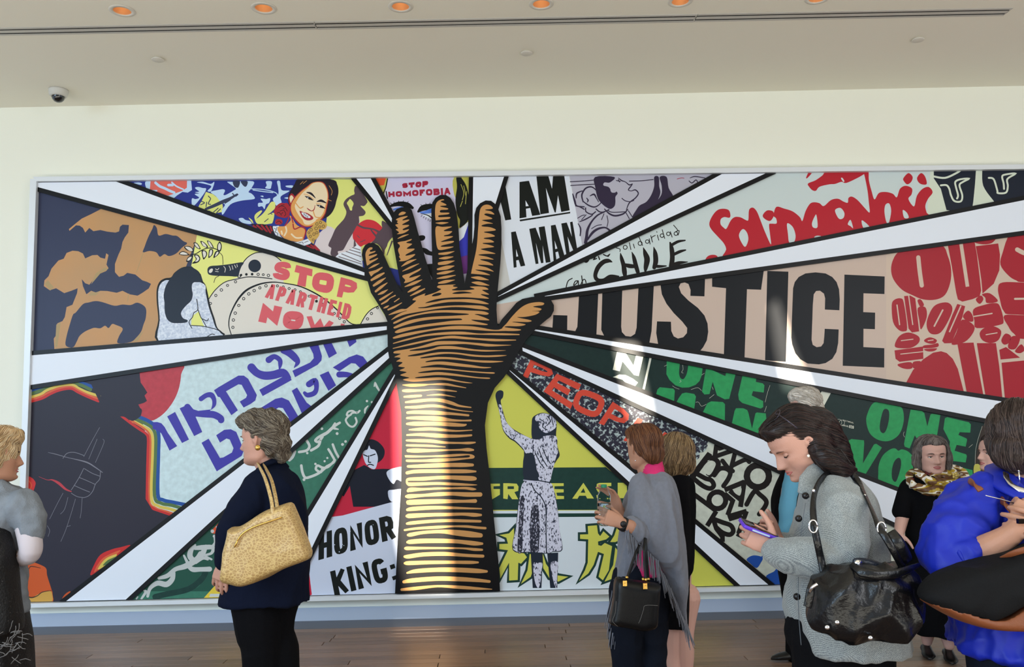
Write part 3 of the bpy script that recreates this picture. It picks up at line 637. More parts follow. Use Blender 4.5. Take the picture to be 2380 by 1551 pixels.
ART['E'] = ('R1','R2','pale','poster panel with red brush script, black con CHILE solidaridad lettering and two navy shields', '''
@ 1130 400 4.327
v wink : 1265,905,10 1230,893,40 1180,905,46 1125,960,46 1097,1040,40 1120,1085,38 1180,1085,30 1250,1055,46 1330,1050,16
v wink : 1350,815,6 1362,870,36 1382,940,44 1390,1000,50 1395,1035,40
v wink : 1465,805,6 1485,860,36 1505,940,44 1525,1005,40
v wink : 1370,925,20 1440,945,44 1510,950,30
v wink : 1580,760,6 1600,820,44 1618,880,58 1605,960,44 1600,1000,20
v wink : 1685,755,6 1700,820,44 1705,900,50 1690,960,40
v wink : 1690,945,30 1740,950,30 1810,945,12
v wink : 1850,710,16 1865,770,44 1872,860,48 1862,950,50
v wink : 1865,735,30 1930,700,28 2000,688,14
v wink : 1885,830,30 1950,800,30 2005,785,14
v wink : 1870,940,40 1940,915,36 2025,905,8
l wink 10 : 865,1070 825,1095 805,1155 810,1165; 925,1095 895,1100 880,1140 910,1120 925,1095 928,1145; 960,1045 968,1130 950,1140 975,1085 995,1085 1005,1115
v wink : 985,905,6 1010,900,26 1040,870,10
l wink 12 : 1060,870 1100,850 1080,880 1110,870; 1130,850 1140,880; 1180,830 1215,845 1240,830 1225,850
l wink 8 : 1340,740 1305,760 1345,775 1345,800; 1440,712 1455,780; 1480,725 1492,765; 1535,650 1572,738; 1640,672 1648,725; 1655,640 1672,705 1665,660 1700,638; 1722,635 1735,685; 1715,600 1718,606; 1770,580 1795,668; 1852,600 1870,655; 1885,535 1925,585 1905,600 1940,590 1930,635
o wink 8 : 1398,758 20; 1548,718 20; 1620,700 18; 1768,640 18; 1832,622 18; 1908,620 18
@ 1600 390 3.051
p pgr : 1716,20 2700,-20 2700,180 1690,345
s sred : 148,400 165,350 200,305 240,291 285,300 298,335 290,355 255,350 230,365 228,400 250,425 270,432 300,375 330,350 370,352 405,370 425,370 430,300 457,283 485,310 510,370 545,460 585,545 580,480 572,405 590,397 625,395 622,360 605,345 605,325 625,277 680,290 740,310 790,350 808,378 830,310 860,258 890,245 930,252 960,272 1010,230 1060,220 1100,240 1130,248 1135,215 1160,205 1200,230 1250,285 1285,318 1280,250 1270,160 1250,60 1240,20 1275,20 1280,90 1300,170 1320,225 1350,180 1400,172 1450,185 1478,210 1500,150 1540,128 1585,147 1582,190 1560,222 1600,275 1620,200 1660,150 1705,137 1732,175 1700,220 1680,270 1690,320 1705,360 1400,440 1000,520 600,600 260,650 268,580 250,535 210,490 165,440 | 385,435 415,460 425,510 405,560 382,540 358,480 | 700,395 740,420 760,480 750,525 715,530 706,470 | 908,335 916,420 885,424 876,395 893,350 | 1040,300 1078,285 1106,320 1100,355 1075,365 1055,345 | 1130,400 1150,370 1168,428 1150,415 | 1230,372 1285,420 1242,428 | 1398,262 1425,255 1438,310 1420,395 1402,380 1390,310 | 1520,300 1550,320 1562,355 1530,355 | 892,494 910,482 940,485 930,500
s sred : 528,335 558,303 600,310 604,345 578,378 538,360; 1524,75 1560,38 1590,65 1580,100 1552,118 1530,98; 1622,70 1650,38 1678,62 1690,115 1655,118 1630,100; 835,70 855,30 880,30 845,72; 120,680 130,635 165,618 205,628 215,690
s sred : 848,112 900,90 950,55 980,30 1120,20 1262,25 1245,45 1200,72 1120,108 1085,100 1040,115 1000,118 930,135 905,163 880,160 858,138
s pale : 1082,75 1092,72 1106,95 1098,100
p tnavy : 1740,75 1790,150 1830,300 1860,305 2015,272 2040,120 2048,15 1900,5 1740,5
p tnavy : 2075,5 2800,-30 2800,120 2160,242 2080,135
l pgr 14 : 1740,62 1820,72 1900,38 1930,18
l pgr 12 : 2045,15 2038,120 2022,280; 2078,5 2085,130 2160,240; 2392,20 2390,120
l pgr 13 : 1790,125 1830,124 1850,150 1862,195 1886,236 1932,238 1942,195 1922,125 1948,100 1988,78 1930,82 1893,100 1898,140 1912,195 1905,218
l pgr 13 : 2130,72 2165,82 2190,160 2196,180 2252,176 2265,130 2262,80 2318,42 2250,48 2225,62 2235,110 2238,150
l pgr 13 : 2430,72 2465,72 2490,150 2496,160 2552,156 2565,110 2562,60 2610,40
''')
ART['F'] = ('R2','R3','beige','poster panel with huge black JUSTICE lettering and packed red rounded letters', '''
@ 1220 560 4.103
p jink : 518,480 702,440 682,900 690,960 380,930 240,832 262,832 270,708 405,712 403,850 480,862 500,820
p jink : 740,440 930,420 918,820 925,870 960,908 1010,914 1050,888 1065,830 1085,400 1232,380 1208,860 1185,985 1100,1060 700,1000 680,930 762,920 728,850
p jink : 1290,400 1300,300 1720,290 1715,450 1712,530 1578,525 1580,470 1560,412 1525,397 1485,405 1468,440 1490,500 1560,570 1650,640 1712,712 1742,790 1748,870 1735,950 1700,1015 1670,1052 1600,1100 1200,1040 1185,970 1270,983 1252,880 1260,768 1393,772 1396,860 1420,912 1460,932 1510,920 1545,880 1548,832 1500,770 1420,690 1350,600 1306,510
p jink : 1785,320 1790,260 2290,200 2252,467 2118,462 2092,1190 1895,1160 1918,452 1785,438
@ 1760 540 3.839
p jink : 90,345 278,352 255,1157 70,1143
p jink : 320,500 335,445 370,400 430,368 520,358 610,368 670,400 708,445 730,510 736,600 733,697 603,690 606,590 595,548 560,522 525,525 504,555 496,650 485,960 495,1005 530,1026 570,1020 592,990 598,930 602,862 727,868 722,990 706,1070 670,1130 610,1168 550,1180 450,1172 385,1135 340,1080 312,1000 304,940 312,700
p jink : 778,378 1137,395 1135,552 948,545 946,713 1052,718 1050,866 948,862 947,1025 1134,1035 1133,1208 763,1192
p obei : 1150,0 2900,-100 2900,1900 1150,1400
s ored : 1194,330 1212,245 1262,175 1400,100 1640,115 1700,210 1730,330 1722,450 1675,560 1590,602 1480,600 1385,562 1290,512 1215,420
l obei 38 : 1437,225 1450,350 1468,475
p ored : 1690,60 1935,60 1960,200 1985,400 1998,520 1985,570 1920,598 1830,620 1790,600 1775,540 1760,450 1735,300
L obei 32 : 1812,60 1876,486
p ored : 1950,125 2150,100 2166,200 2160,340 2110,460 2010,548 2000,430 1975,260
s ored : 1940,85 2030,40 2130,40 2105,88 2060,106 1990,106
s ored : 2255,20 2400,-20 2900,-20 2900,420 2400,446 2310,430 2240,385 2170,290 2190,180
l obei 40 : 2320,155 2395,190 2500,195
s ored : 2148,500 2190,448 2400,450 2900,470 2900,730 2300,735 2200,705 2165,600
l obei 18 : 2300,595 2600,590
s ored : 2205,742 2400,742 2900,740 2900,900 2400,955 2290,905 2240,840
s ored : 1200,650 1225,602 1280,590 1308,630 1338,850 1312,885 1262,872 1212,800
l obei 11 : 1247,650 1270,825
p ored : 1310,570 1365,565 1410,590 1445,885 1380,895 1350,860
L obei 10 : 1350,560 1388,828
s ored : 1432,678 1500,670 1512,760 1462,868 1446,790; 1430,610 1460,600 1488,650 1455,666
s ored : 1512,800 1555,690 1610,640 1700,628 1742,680 1710,780 1640,892 1570,912 1525,880
l obei 14 : 1655,695 1580,838
p ored : 1785,640 1855,660 1830,760 1732,990 1670,992 1650,970 1740,740
L obei 12 : 1818,655 1714,892
s ored : 1828,780 1932,830 1925,900 1850,980 1735,1002 1775,900; 1835,750 1880,700 1918,735 1926,795 1870,790
s ored : 1928,690 2020,650 2120,632 2165,660 2198,790 2160,828 1960,856 1938,790; 1950,600 1995,565 2018,598 1985,640; 2005,555 2075,545 2148,615 2050,632 2035,585
l obei 11 : 1932,752 2095,725
s ored : 1985,900 2030,852 2110,840 2176,882 2152,962 2080,990 2008,962
l obei 9 : 2042,915 2140,898
s ored : 1228,1000 1270,925 1350,895 1440,930 1442,985 1370,1032 1250,1032; 1255,1178 1370,1160 1385,1210 1340,1222 1282,1208; 1390,1160 1450,1150 1456,1168 1420,1206 1392,1212; 1488,965 1540,938 1602,962 1580,995 1520,990; 1485,1012 1560,1002 1612,990 1608,1025 1490,1036; 1490,1045 1600,1036 1580,1060 1525,1064
l obei 8 : 1285,968 1390,955; 1280,1088 1490,1065
p ored : 1225,1055 1480,1020 1482,1130 1270,1157 1235,1130
l obei 8 : 1280,1088 1490,1065; 1525,968 1570,962
s ored : 2178,962 2215,905 2265,930 2242,990 2200,1002; 2270,932 2345,942 2305,1040 2238,1030; 2300,1062 2355,1000 2385,1050 2345,1080
p ored : 2160,1050 2220,1025 2345,1120 2172,1136
p ored : 1320,1400 1330,1340 1390,1230 1480,1135 1570,1075 1640,1062 1690,1078 1745,1130 1790,1220 1845,1430
p ored : 1785,990 1930,985 2030,1520 1880,1520 1870,1430 1815,1150
p ored : 1960,990 2130,990 2160,1200 2195,1560 2045,1560 2035,1450 1990,1180
p ored : 2180,1165 2380,1145 2900,1150 2900,1760 2240,1760 2210,1480
''')
ART['G'] = ('R3','R4','dkg','poster panel with green ONE MAN ONE VOTE lettering on a dark green ground', '''
@ 1220 560 4.103
p wht2 : 880,1050 950,1050 1035,1190 1062,1085 1132,1095 1085,1290 1040,1280 930,1150 905,1245 838,1230
p wht2 : 838,1300 900,1275 960,1280 1030,1315 1078,1352 1040,1400 960,1420 990,1380 930,1325
p wht2 : 1192,1100 1212,1100 1140,1430 1118,1430
@ 1450 800 4.432
p grn : 442,165 812,235 803,320 780,380 740,420 670,447 600,450 530,425 470,370 438,310
s dkg : 590,160 660,175 652,290 625,350 600,362 575,335 570,270
p grn : 848,240 1045,330 1045,290 1150,310 1085,565 1040,570 960,530 915,390 882,515 830,520 805,490
p dkg : 1040,240 1060,240 1048,330
p grn : 1225,310 1365,335 1360,390 1430,405 1448,425 1440,500 1330,485 1316,530 1435,588 1435,650 1410,665 1220,608 1185,575 1178,520
p grn : 330,530 345,470 370,445 510,460 525,480 515,620
p grn : 530,620 570,550 600,510 640,500 725,515 742,540 718,720
p grn : 800,730 860,610 900,590 1020,598 1042,620 1040,850
p grn : 1100,880 1140,690 1155,662 1230,662 1270,680 1282,705 1320,872 1355,715 1370,705 1462,715 1405,960
p grn : 1405,960 1462,715 1480,900
l wht2 2.5 : 1505,425 1480,500 1455,600; 605,215 610,260 595,290 612,300; 575,370 590,385 572,395; 500,430 530,450 570,465; 690,470 760,450 800,480; 740,600 770,600 800,640 850,620; 880,560 930,520; 910,440 920,470; 415,230 445,215; 800,320 830,300; 1450,700 1470,640
p wht2 : 1842,440 1935,450 1950,560 1850,560
p wht2 : 2040,480 2135,500 2050,660 1990,580
@ 1880 880 4.76
s grn : 634,470 655,370 700,285 760,258 870,280 1010,312 1045,370 1048,480 1010,600 940,670 850,696 750,672 670,600 | 788,490 818,365 850,336 885,362 886,450 860,560 825,606 788,575
p grn : 1125,345 1250,360 1278,385 1310,530 1345,400 1360,390 1455,405 1420,620 1330,760 1240,740 1172,630 1115,775 1060,755 1052,725
p grn : 1505,440 1530,428 1770,485 1792,510 1785,600 1668,595 1655,625 1745,665 1750,680 1735,755 1635,735 1612,800 1740,840 1748,860 1735,930 1600,915 1545,900 1560,700 1488,560
p grn : 438,690 470,670 610,685 612,720 598,940 720,730 745,722 808,765 630,1055 490,1010 445,900
s grn : 768,1050 775,950 820,850 900,785 955,775 990,800 1030,785 1100,810 1160,880 1182,980 1160,1070 1100,1160 1040,1240 900,1200 780,1140 | 918,1020 940,930 980,882 1012,890 1020,960 990,1080 958,1145 922,1110
p grn : 1205,940 1255,900 1320,960 1300,985 1210,975
p grn : 1690,985 1810,1015 1815,1090 1690,1070
p grn : 1180,1000 1300,1020 1250,1300 1120,1280
p dbrn : 1915,520 3300,800 3300,1900 1820,1300 1840,900
s olive : 1830,960 1880,950 1905,1000 1860,1080 1825,1060
l wht2 2.5 : 1918,530 1870,680 1845,800 1838,960; 1770,765 1800,740 1812,730; 1055,590 1045,620 1060,650
t wht2 3 .3 PICTORIAL : 378,455 495,485 495,500 378,470
t wht2 3.4 .3 LOCAL : 370,508 440,522 440,540 370,525
t wht2 6 .25 820 : 447,514 498,525 496,558 446,548
t wht2 3 .3 SIGN : 250,432 300,436 300,450 250,445
t wht2 3 .3 AND : 262,455 300,462 298,475 262,468
o wht2 3 : 330,485 34; 365,490 30
l wht2 3.5 : 255,425 232,440 258,460 222,480; 222,480 260,492 300,488
''')
ART['H'] = ('R4','R5','crowd','poster panel with orange PEOPLE lettering on a crowd photo and thick black WOMAN POWER lettering', '''
@ 1160 740 2.423
t pred 30 .05 P : 182,222 312,290 282,362 132,330
t pred 30 .05 E : 325,312 462,372 402,512 250,412
t pred 33 .05 O : 448,385 612,448 556,575 400,508
t pred 30 .05 P : 640,470 745,540 690,640 560,592
t pred 33 .05 L : 780,560 900,610 850,720 700,690
t pred 33 .05 E : 930,640 1040,700 990,810 860,750
@ 1560 1000 4.193
p wcr : 345,150 360,110 420,110 1020,350 1700,640 4600,2000 4600,3300 1100,1650 160,810 60,500 120,440 205,370 215,300 200,270 260,275 265,210 320,200
l crowd 20 : 345,150 320,200 270,215 262,270 212,290 208,370 160,420 110,440
p wink : 355,212 400,240 160,570 118,520
l wink 46 : 330,280 400,270 460,320 440,400 380,440
l wink 46 : 340,340 425,300 425,360 360,425
s wcr : 305,385 345,320 385,298 425,312 430,350 372,440
l wink 46 : 420,440 470,380 530,375 575,410 560,470 510,545
l wink 46 : 240,420 330,470 390,490 415,540 380,570 310,545 215,470
l wink 44 : 440,150 425,255 ; 425,260 510,230 600,200; 620,230 580,385; 590,350 720,290 760,310
l wink 44 : 500,300 555,370 600,400; 470,180 500,170
o wink 62 : 845,450 108
L wink 48 : 520,585 715,505 ; 715,490 675,750; 570,590 690,690
s wcr : 605,590 682,560 668,640
l wink 46 : 735,725 810,600 865,630 925,690 915,745 858,820
L wink 46 : 160,580 440,790; 440,790 350,935; 160,670 215,745
o wink 50 : 450,685 82
L wink 46 : 520,620 600,690 550,830; 550,845 735,790 ; 735,790 655,1010
L wink 46 : 640,1010 690,1035 890,905; 560,870 690,830
l wink 46 : 420,870 500,900 580,930 605,985 570,1020 500,1000 440,950
L wink 46 : 400,840 440,960 500,1040 500,1090
s pblue : 770,1100 850,1085 900,1110 930,1140 870,1168 800,1142; 735,1260 800,1222 890,1242 870,1300 830,1345 770,1300; 955,1150 1060,1200 1060,1260 1010,1272 945,1210; 850,960 920,918 1000,945 960,990 900,1000
l pblue 13 : 945,1150 905,1200 880,1250
s pblue : 920,1440 1000,1380 1060,1340 1300,1340 1400,1600 1000,1600
s pblue : 2050,770 2130,800 2180,860 2080,850; 1500,1400 2100,1500 2600,1900 1700,1900
''')
ART['I'] = ('R5','ARM','fyel','poster panel with a printed figure raising a fist, FREE ASIA and large yellow characters', '''
@ 1130 840 2.82
p fgr : -80,700 785,695 1010,880 1200,975 -80,975
p fyel : 25,803 90,803 90,818 48,820 48,838 90,838 90,875 40,905 30,860
p fyel : 112,800 150,800 200,803 212,822 210,850 185,858 210,905 170,905 145,870 140,905 112,900 | 140,820 140,838 182,838 182,820
p fyel : 425,800 508,800 508,818 448,820 448,838 508,840 508,860 460,862 465,882 510,884 510,903 455,905
p fyel : 637,797 706,900 662,900 652,882 610,882 598,902 564,901 | 638,832 618,862 650,862
p fyel : 725,805 740,798 820,797 820,818 750,822 750,835 800,835 822,850 820,890 800,898 725,898 722,878 790,876 790,862 735,860 722,840
p fyel : 862,797 905,797 922,815 924,898 862,898
p fwh : 40,981 1200,976 1200,996 42,999
p fgr : -80,999 1200,995 1200,1020 -80,1024
p fwh : -80,1024 1250,1018 1250,1600 -80,1600
p fgr : -80,999 1200,995 1200,1012 -80,1016
@ 1100 1200 3.967
g fgr 42 : 240,175 330,160 375,110 380,330 470,345 495,380 440,440 415,430 410,590 330,595 330,430 250,575 240,480 320,315 240,305 240,258 320,255 305,200
g fgr 42 : 520,350 562,360 560,470 530,560 440,625 500,500
g fgr 42 : 640,340 670,440 720,510 780,548 875,560 785,605 700,570 645,480
g fgr 42 : 1055,92 1140,85 1150,160 1170,185 1200,140 1255,190 1225,215 1150,235 1152,268 1180,275 1212,248 1280,278 1262,400 1250,500 1195,592 1155,560 1205,350 1150,330 1110,450 1060,530 975,597 1030,500 1055,430 1060,215 985,210 985,170 1060,168
g fgr 42 : 1330,90 1400,90 1400,200 1310,240 1262,240 1300,180
g fgr 42 : 1310,290 1400,400 1330,560 1210,605 1290,450
p fyel : 240,175 330,160 375,110 380,330 470,345 495,380 440,440 415,430 410,590 330,595 330,430 250,575 240,480 320,315 240,305 240,258 320,255 305,200
p fyel : 520,350 562,360 560,470 530,560 440,625 500,500
p fyel : 640,340 670,440 720,510 780,548 875,560 785,605 700,570 645,480
p fyel : 1055,92 1140,85 1150,160 1170,185 1200,140 1255,190 1225,215 1150,235 1152,268 1180,275 1212,248 1280,278 1262,400 1250,500 1195,592 1155,560 1205,350 1150,330 1110,450 1060,530 975,597 1030,500 1055,430 1060,215 985,210 985,170 1060,168
p fyel : 1330,90 1400,90 1400,200 1310,240 1262,240 1300,180; 1310,290 1400,400 1330,560 1210,605 1290,450
p orng : 1980,340 2010,280 2035,300 2035,360 1975,410
@ 1130 840 2.82
s ink : 62,215 72,198 92,190 112,200 110,235 96,255 98,280 108,320 130,390 155,425 190,452 240,480 305,505 300,430 302,375 330,350 370,338 420,350 455,380 462,420 458,490 468,560 482,615 462,650 440,690 430,740 420,790 452,870 472,1000 480,1100 500,1235 440,1250 400,1262 300,1255 175,1240 195,1080 215,900 245,790 248,610 240,580 190,530 150,505 110,450 92,360 75,290 62,240
s speck : 80,292 98,288 108,330 130,395 190,458 245,485 315,512 360,508 380,490 458,492 466,560 470,600 455,640 430,740 415,790 360,790 340,760 320,640 300,600 262,605 240,570 190,520 150,495 112,445 95,370
c socc : 120,400 5 132,420 5 148,440 6 165,460 6 185,478 6 205,495 6 225,512 6 250,520 6 150,470 5 170,490 5 270,535 6 290,520 6 275,560 6 300,550 6 395,520 6 420,530 6 440,515 6 410,555 6 435,560 6 450,540 6 400,585 6 430,600 6 325,380 5 350,365 5 440,400 6
s ink : 300,400 315,440 330,470 370,495 340,508 300,502; 248,620 300,612 322,690 345,760 250,770
s speck : 325,360 370,342 420,352 455,385 458,430 430,455 390,470 350,440 345,400 325,390
l ink 6 : 350,380 380,400 370,430 400,450; 400,360 420,390 400,420; 430,380 440,420; 320,600 350,660 380,700; 345,580 370,640 400,690; 370,570 390,620 420,670
s speck : 245,792 330,785 420,795 450,870 470,1000 480,1100 496,1230 440,1245 405,1258 300,1250 178,1235 198,1080 218,900
s speckd : 225,900 250,900 240,1100 235,1245 205,1240 215,1050; 300,950 340,960 350,1100 340,1250 290,1248 290,1050
l ink 7 : 250,772 330,780 415,795; 295,800 320,850 360,890 390,960 392,1100 395,1255
l socc 6 : 245,780 320,788 410,802
p ink : 292,1252 372,1255 362,1487 305,1487; 400,1258 472,1255 466,1487 420,1487
s speck : 308,1330 335,1322 368,1325 362,1380 355,1450 340,1487 318,1440; 422,1325 470,1318 466,1400 460,1487 440,1440
''')
ART['J'] = ('ARM','L4','hred','poster panel with a dark standing figure on red above an HONOR KING placard', '''
@ 360 770 3.967
p dred : 2210,520 2240,460 2300,600 2280,1300 2250,1270 2240,760
s hnavy : 1928,1060 1980,1000 2040,1010 2090,1050 2118,1100 2110,1160 2070,1205 2000,1230 1940,1180
s plac : 1916,1130 1935,1100 1960,1092 1975,1055 1990,1085 2030,1100 2055,1160 2050,1220 2028,1272 1985,1262 1950,1230 1930,1190
l hnavy 10 : 1925,1140 1960,1155 ; 1985,1150 2030,1135; 1972,1150 1970,1205 1990,1210; 1960,1238 1985,1228 2015,1238
p hnavy : 1930,1235 1960,1250 2000,1275 2100,1270 2300,1275 2300,1620 1830,1620 1800,1560 1700,1500 1800,1300
s plac : 2135,1310 2160,1280 2210,1262 2290,1260 2290,1385 2230,1370 2200,1410 2160,1370
@ 300 1080 3.606
p hred : 1700,440 1850,180 1885,395 1790,430
s plac : 2170,225 2220,212 2300,212 2300,300 2195,310
p plac : 1460,470 1790,428 2260,300 2320,290 2320,1150 1400,1150
p hred : 1480,830 1500,830 1532,1092 1490,1110
@ 600 1200 3.967
t gink 50 .14 HONOR : 560,160 1232,-14 1272,205 555,408
t gink 50 .16 KING : 662,512 1160,378 1212,600 706,738
p gink : 1212,455 1255,440 1266,478 1224,494; 1232,560 1272,545 1282,580 1245,594
p plac : 560,420 700,715 500,740 500,500
c plac : 705,265 4 775,262 5 790,272 4 748,330 5 760,300 4 850,140 3 1060,80 3
''')
ART['K'] = ('L4','L3','kgr','poster panel with white flowing script on green', '''
@ 360 770 3.967
p kgr2 : -1000,2400 900,1350 1250,1420 1200,2400
v scr : 2022,510,10 2030,478,16 2045,510,22 2068,548,16
l scr 18 : 1888,735 1860,755 1820,735 1782,745 1770,775 1800,775 1820,755 1860,750; 1790,780 1760,820 1790,870 1830,880 1860,840 1850,800
v scr : 1965,690,10 1940,720,20 1935,755,12
v scr : 1705,845,22 1650,880,26 1590,935,28 1540,965,26
v scr : 1660,850,18 1645,890,26 1690,905,12
l scr 24 : 1600,930 1540,960 1500,985 1480,1010 1510,1020 1545,975; 1525,1010 1505,1060 1440,1100; 1400,1010 1425,1060 1400,1100 1330,1115
c scr : 1680,945 13 1540,900 12 1730,1045 13 1758,1018 12 1955,645 11 2000,655 10 1405,1125 11 1480,1225 11 1590,1170 10 1565,1200 10
l scr 22 : 1640,1045 1665,1110 1695,1165; 1600,1090 1630,1140 1655,1200 1600,1240; 1660,1190 1600,1250 1550,1260 1500,1240 1485,1275 1530,1300 1545,1260
l scr 24 : 1590,1245 1510,1310 1430,1345 1385,1350 1360,1300 1350,1240
c scr : 1375,1370 13
l scr2 26 : 1240,1190 1270,1160 1290,1110
@ 0 1100 3.438
p orng : 1700,450 1800,340 1900,360 1740,490 1690,480
l kgr 34 : 1380,980 1500,930 1580,890 1620,820
l fgr 46 : 1240,990 1320,970 1500,930 1600,860 1640,800
v scr2 : 1130,1005,16 1165,950,22 1150,940,12
v scr2 : 1180,985,22 1200,920,30 1260,880,40 1330,890,44 1375,850,40 1385,800,34
v scr2 : 1270,840,24 1340,820,36 1400,770,34 1480,745,44 1560,700,46 1620,640,44 1645,585,26
v scr2 : 1560,575,16 1525,620,40 1520,670,44 1560,700,40 1600,640,30
v scr2 : 1560,600,30 1620,595,40 1700,595,34 1690,640,22 1640,660,18 1690,690,16
v scr2 : 1500,740,26 1540,770,40 1600,770,36 1675,768,40
v scr2 : 1470,660,16 1500,720,26
v scr2 : 1565,720,16 1620,680,26 1660,690,18
v scr2 : 1680,600,16 1720,560,26 1725,520,36
l scr2 12 : 1100,990 1090,1005; 1730,430 1745,480
c scr2 : 1697,465 14 1712,505 12
p kyel : 1618,1010 1780,830 1980,820 1980,1010
p scr2 : 1680,965 1760,965 1760,990 1672,990
''')
ART['L'] = ('L3','L2','lht','poster panel with a dark guitar player outlined in a rainbow and blue block script', '''
@ 40 820 2.585
s rc : 700,60 985,60 985,130 975,200 955,260 920,320 870,375 805,410 745,390 700,300
p dk2 : 60,150 735,100 738,150 742,180 760,205 782,240 765,258 780,290 762,302 728,312 745,345 740,375 770,480 790,500 785,880 825,935 935,975 300,1520 30,1520
l rb 22 : 735,388 790,412 835,448 850,500 848,620 845,850 875,885 940,900 1040,920
l rg 20 : 712,400 775,428 815,458 832,510 830,620 825,860 865,905 930,918 1020,945
l ry 18 : 695,412 760,445 798,470 813,515 812,620 806,872 848,922 910,938 1000,965
l ror 12 : 680,405 750,448 788,480 800,520 799,620 792,880 835,935 900,955 990,985
l rr 16 : 625,380 680,422 735,460 775,488 787,520 785,620 780,880 822,940 890,965 980,1000
p dk2 : 620,385 680,432 768,495 777,530 772,880 812,945 930,985 800,1060 500,900 400,500
s dk2 : 600,380 640,385 690,410 725,395 745,372 735,330 600,320
l rb 22 : 70,235 140,210 220,190; 350,172 400,188 450,205
l rg 20 : 70,252 150,225 220,205; 340,182 390,198 440,222
l ry 16 : 75,270 140,250 180,225 240,205 330,195 370,215 420,238 495,262
l ror 12 : 75,284 145,262 190,238 250,214 325,206 370,228 420,252 492,278
l rr 14 : 75,296 150,275 200,248 255,226 322,216 365,238 420,264 488,292
p dk2 : 500,255 515,300 500,310 440,180 560,140
l chalk 2.5 : 495,450 450,530 400,625; 480,520 430,640; 515,520 520,545 470,660; 275,845 240,910 195,1000; 305,870 285,940 260,970; 350,880 320,980 290,1070 262,1135; 390,875 385,950 378,995; 180,1040 195,1070 185,1105; 300,1045 320,1040
v chalk : 185,600,2 230,610,4 300,630,3 345,640,4 420,660,8 470,690,6 512,720,4
l chalk 3.5 : 275,635 300,605 345,600 400,618; 400,695 375,745 345,795 325,825; 405,698 450,725 495,742 ; 500,715 495,760 470,790 455,830 430,860 400,872; 372,750 420,770 468,792; 342,798 390,820 435,838; 325,845 360,865 400,872
v rc : 130,745,2 180,765,3 210,765,8 250,785,16 290,820,12 325,835,5
s rr : 30,745 80,748 108,775 108,800 90,845 60,865 30,865
l ror 6 : 60,765 78,780 85,800 75,825 58,842
s pot : 30,1255 90,1258 150,1280 175,1300 180,1340 205,1420 212,1450 200,1510 20,1510
s pot2 : 30,1455 80,1475 130,1450 190,1432 210,1450 195,1510 30,1510
v dbrn : 35,1340,3 70,1300,4 85,1285,5 140,1295,3
v dbrn : 40,1450,3 80,1472,7 120,1462,5 150,1440,5 205,1430,3
s rr : 440,1338 460,1280 500,1215 570,1182 620,1170 680,1156 640,1190 500,1300
s ror : 462,1322 480,1280 515,1235 575,1203 620,1192 500,1290
s ry : 485,1305 510,1260 545,1230 600,1212 560,1260
s rg : 515,1280 540,1250 570,1235 600,1225 570,1260
s pot : 270,1480 290,1450 320,1435 300,1480
@ 360 770 3.967
p hebr : -20,840 20,838 60,850 90,885 120,940 205,1060 135,1102 60,945 40,925 -20,900
p hebr : 113,787 186,745 314,1000 250,1032
p hebr : 228,712 300,680 335,715 400,735 520,722 470,770 375,790 436,930 362,968
v hebr : 300,700,60 360,755,50 450,765,60 540,770,64 600,800,62 610,820,60
v hebr : 425,625,44 475,592,44 520,590,50 545,630,40 545,680,34 520,722,6
p hebr : 545,545 590,515 770,410 820,410 860,440 940,590 925,640 885,670 818,705 782,650 840,615 850,590 800,495 770,490 655,555 765,730 705,775 600,610 580,605
v hebr : 890,335,76 940,385,70 1010,410,76 1090,405,76 1180,385,76 1225,430,60
v hebr : 1050,265,60 1100,235,46 1150,265,44 1155,310,36 1145,360,6
L hebr 66 : 978,570 1245,422
v hebr : 1185,180,56 1240,200,70 1295,250,64 1315,290,44 1285,335,8
p hebr : 1268,365 1430,290 1465,250 1460,210 1430,150 1400,100 1500,100 1540,230 1535,270 1500,310 1292,425
p hebr : 1545,105 1620,90 1678,205 1605,248
p hebr : 1765,70 1850,60 1858,100 1795,146
p hebr : 430,1030 495,992 600,1170 630,1165 710,1120 725,1080 690,1000 660,990 600,1028 565,960 640,910 700,905 750,930 820,1100 800,1150 570,1293
p hebr : 965,715 1110,625 1170,612 1235,640 1330,800 1200,900 1170,860 1235,800 1180,710 1140,705 1050,760
p hebr : 1262,550 1310,520 1400,660 1440,690 1355,760
v hebr : 1420,490,56 1475,460,54 1490,520,42 1470,570,46 1410,590,44 1380,570,30
p hebr : 1520,405 1600,370 1670,500 1600,550
p hebr : 1640,335 1790,240 1860,215 1920,235 1960,290 1900,350 1850,300 1810,295 1700,370
v hebr : 1700,400,56 1760,400,50 1810,410,44
''')
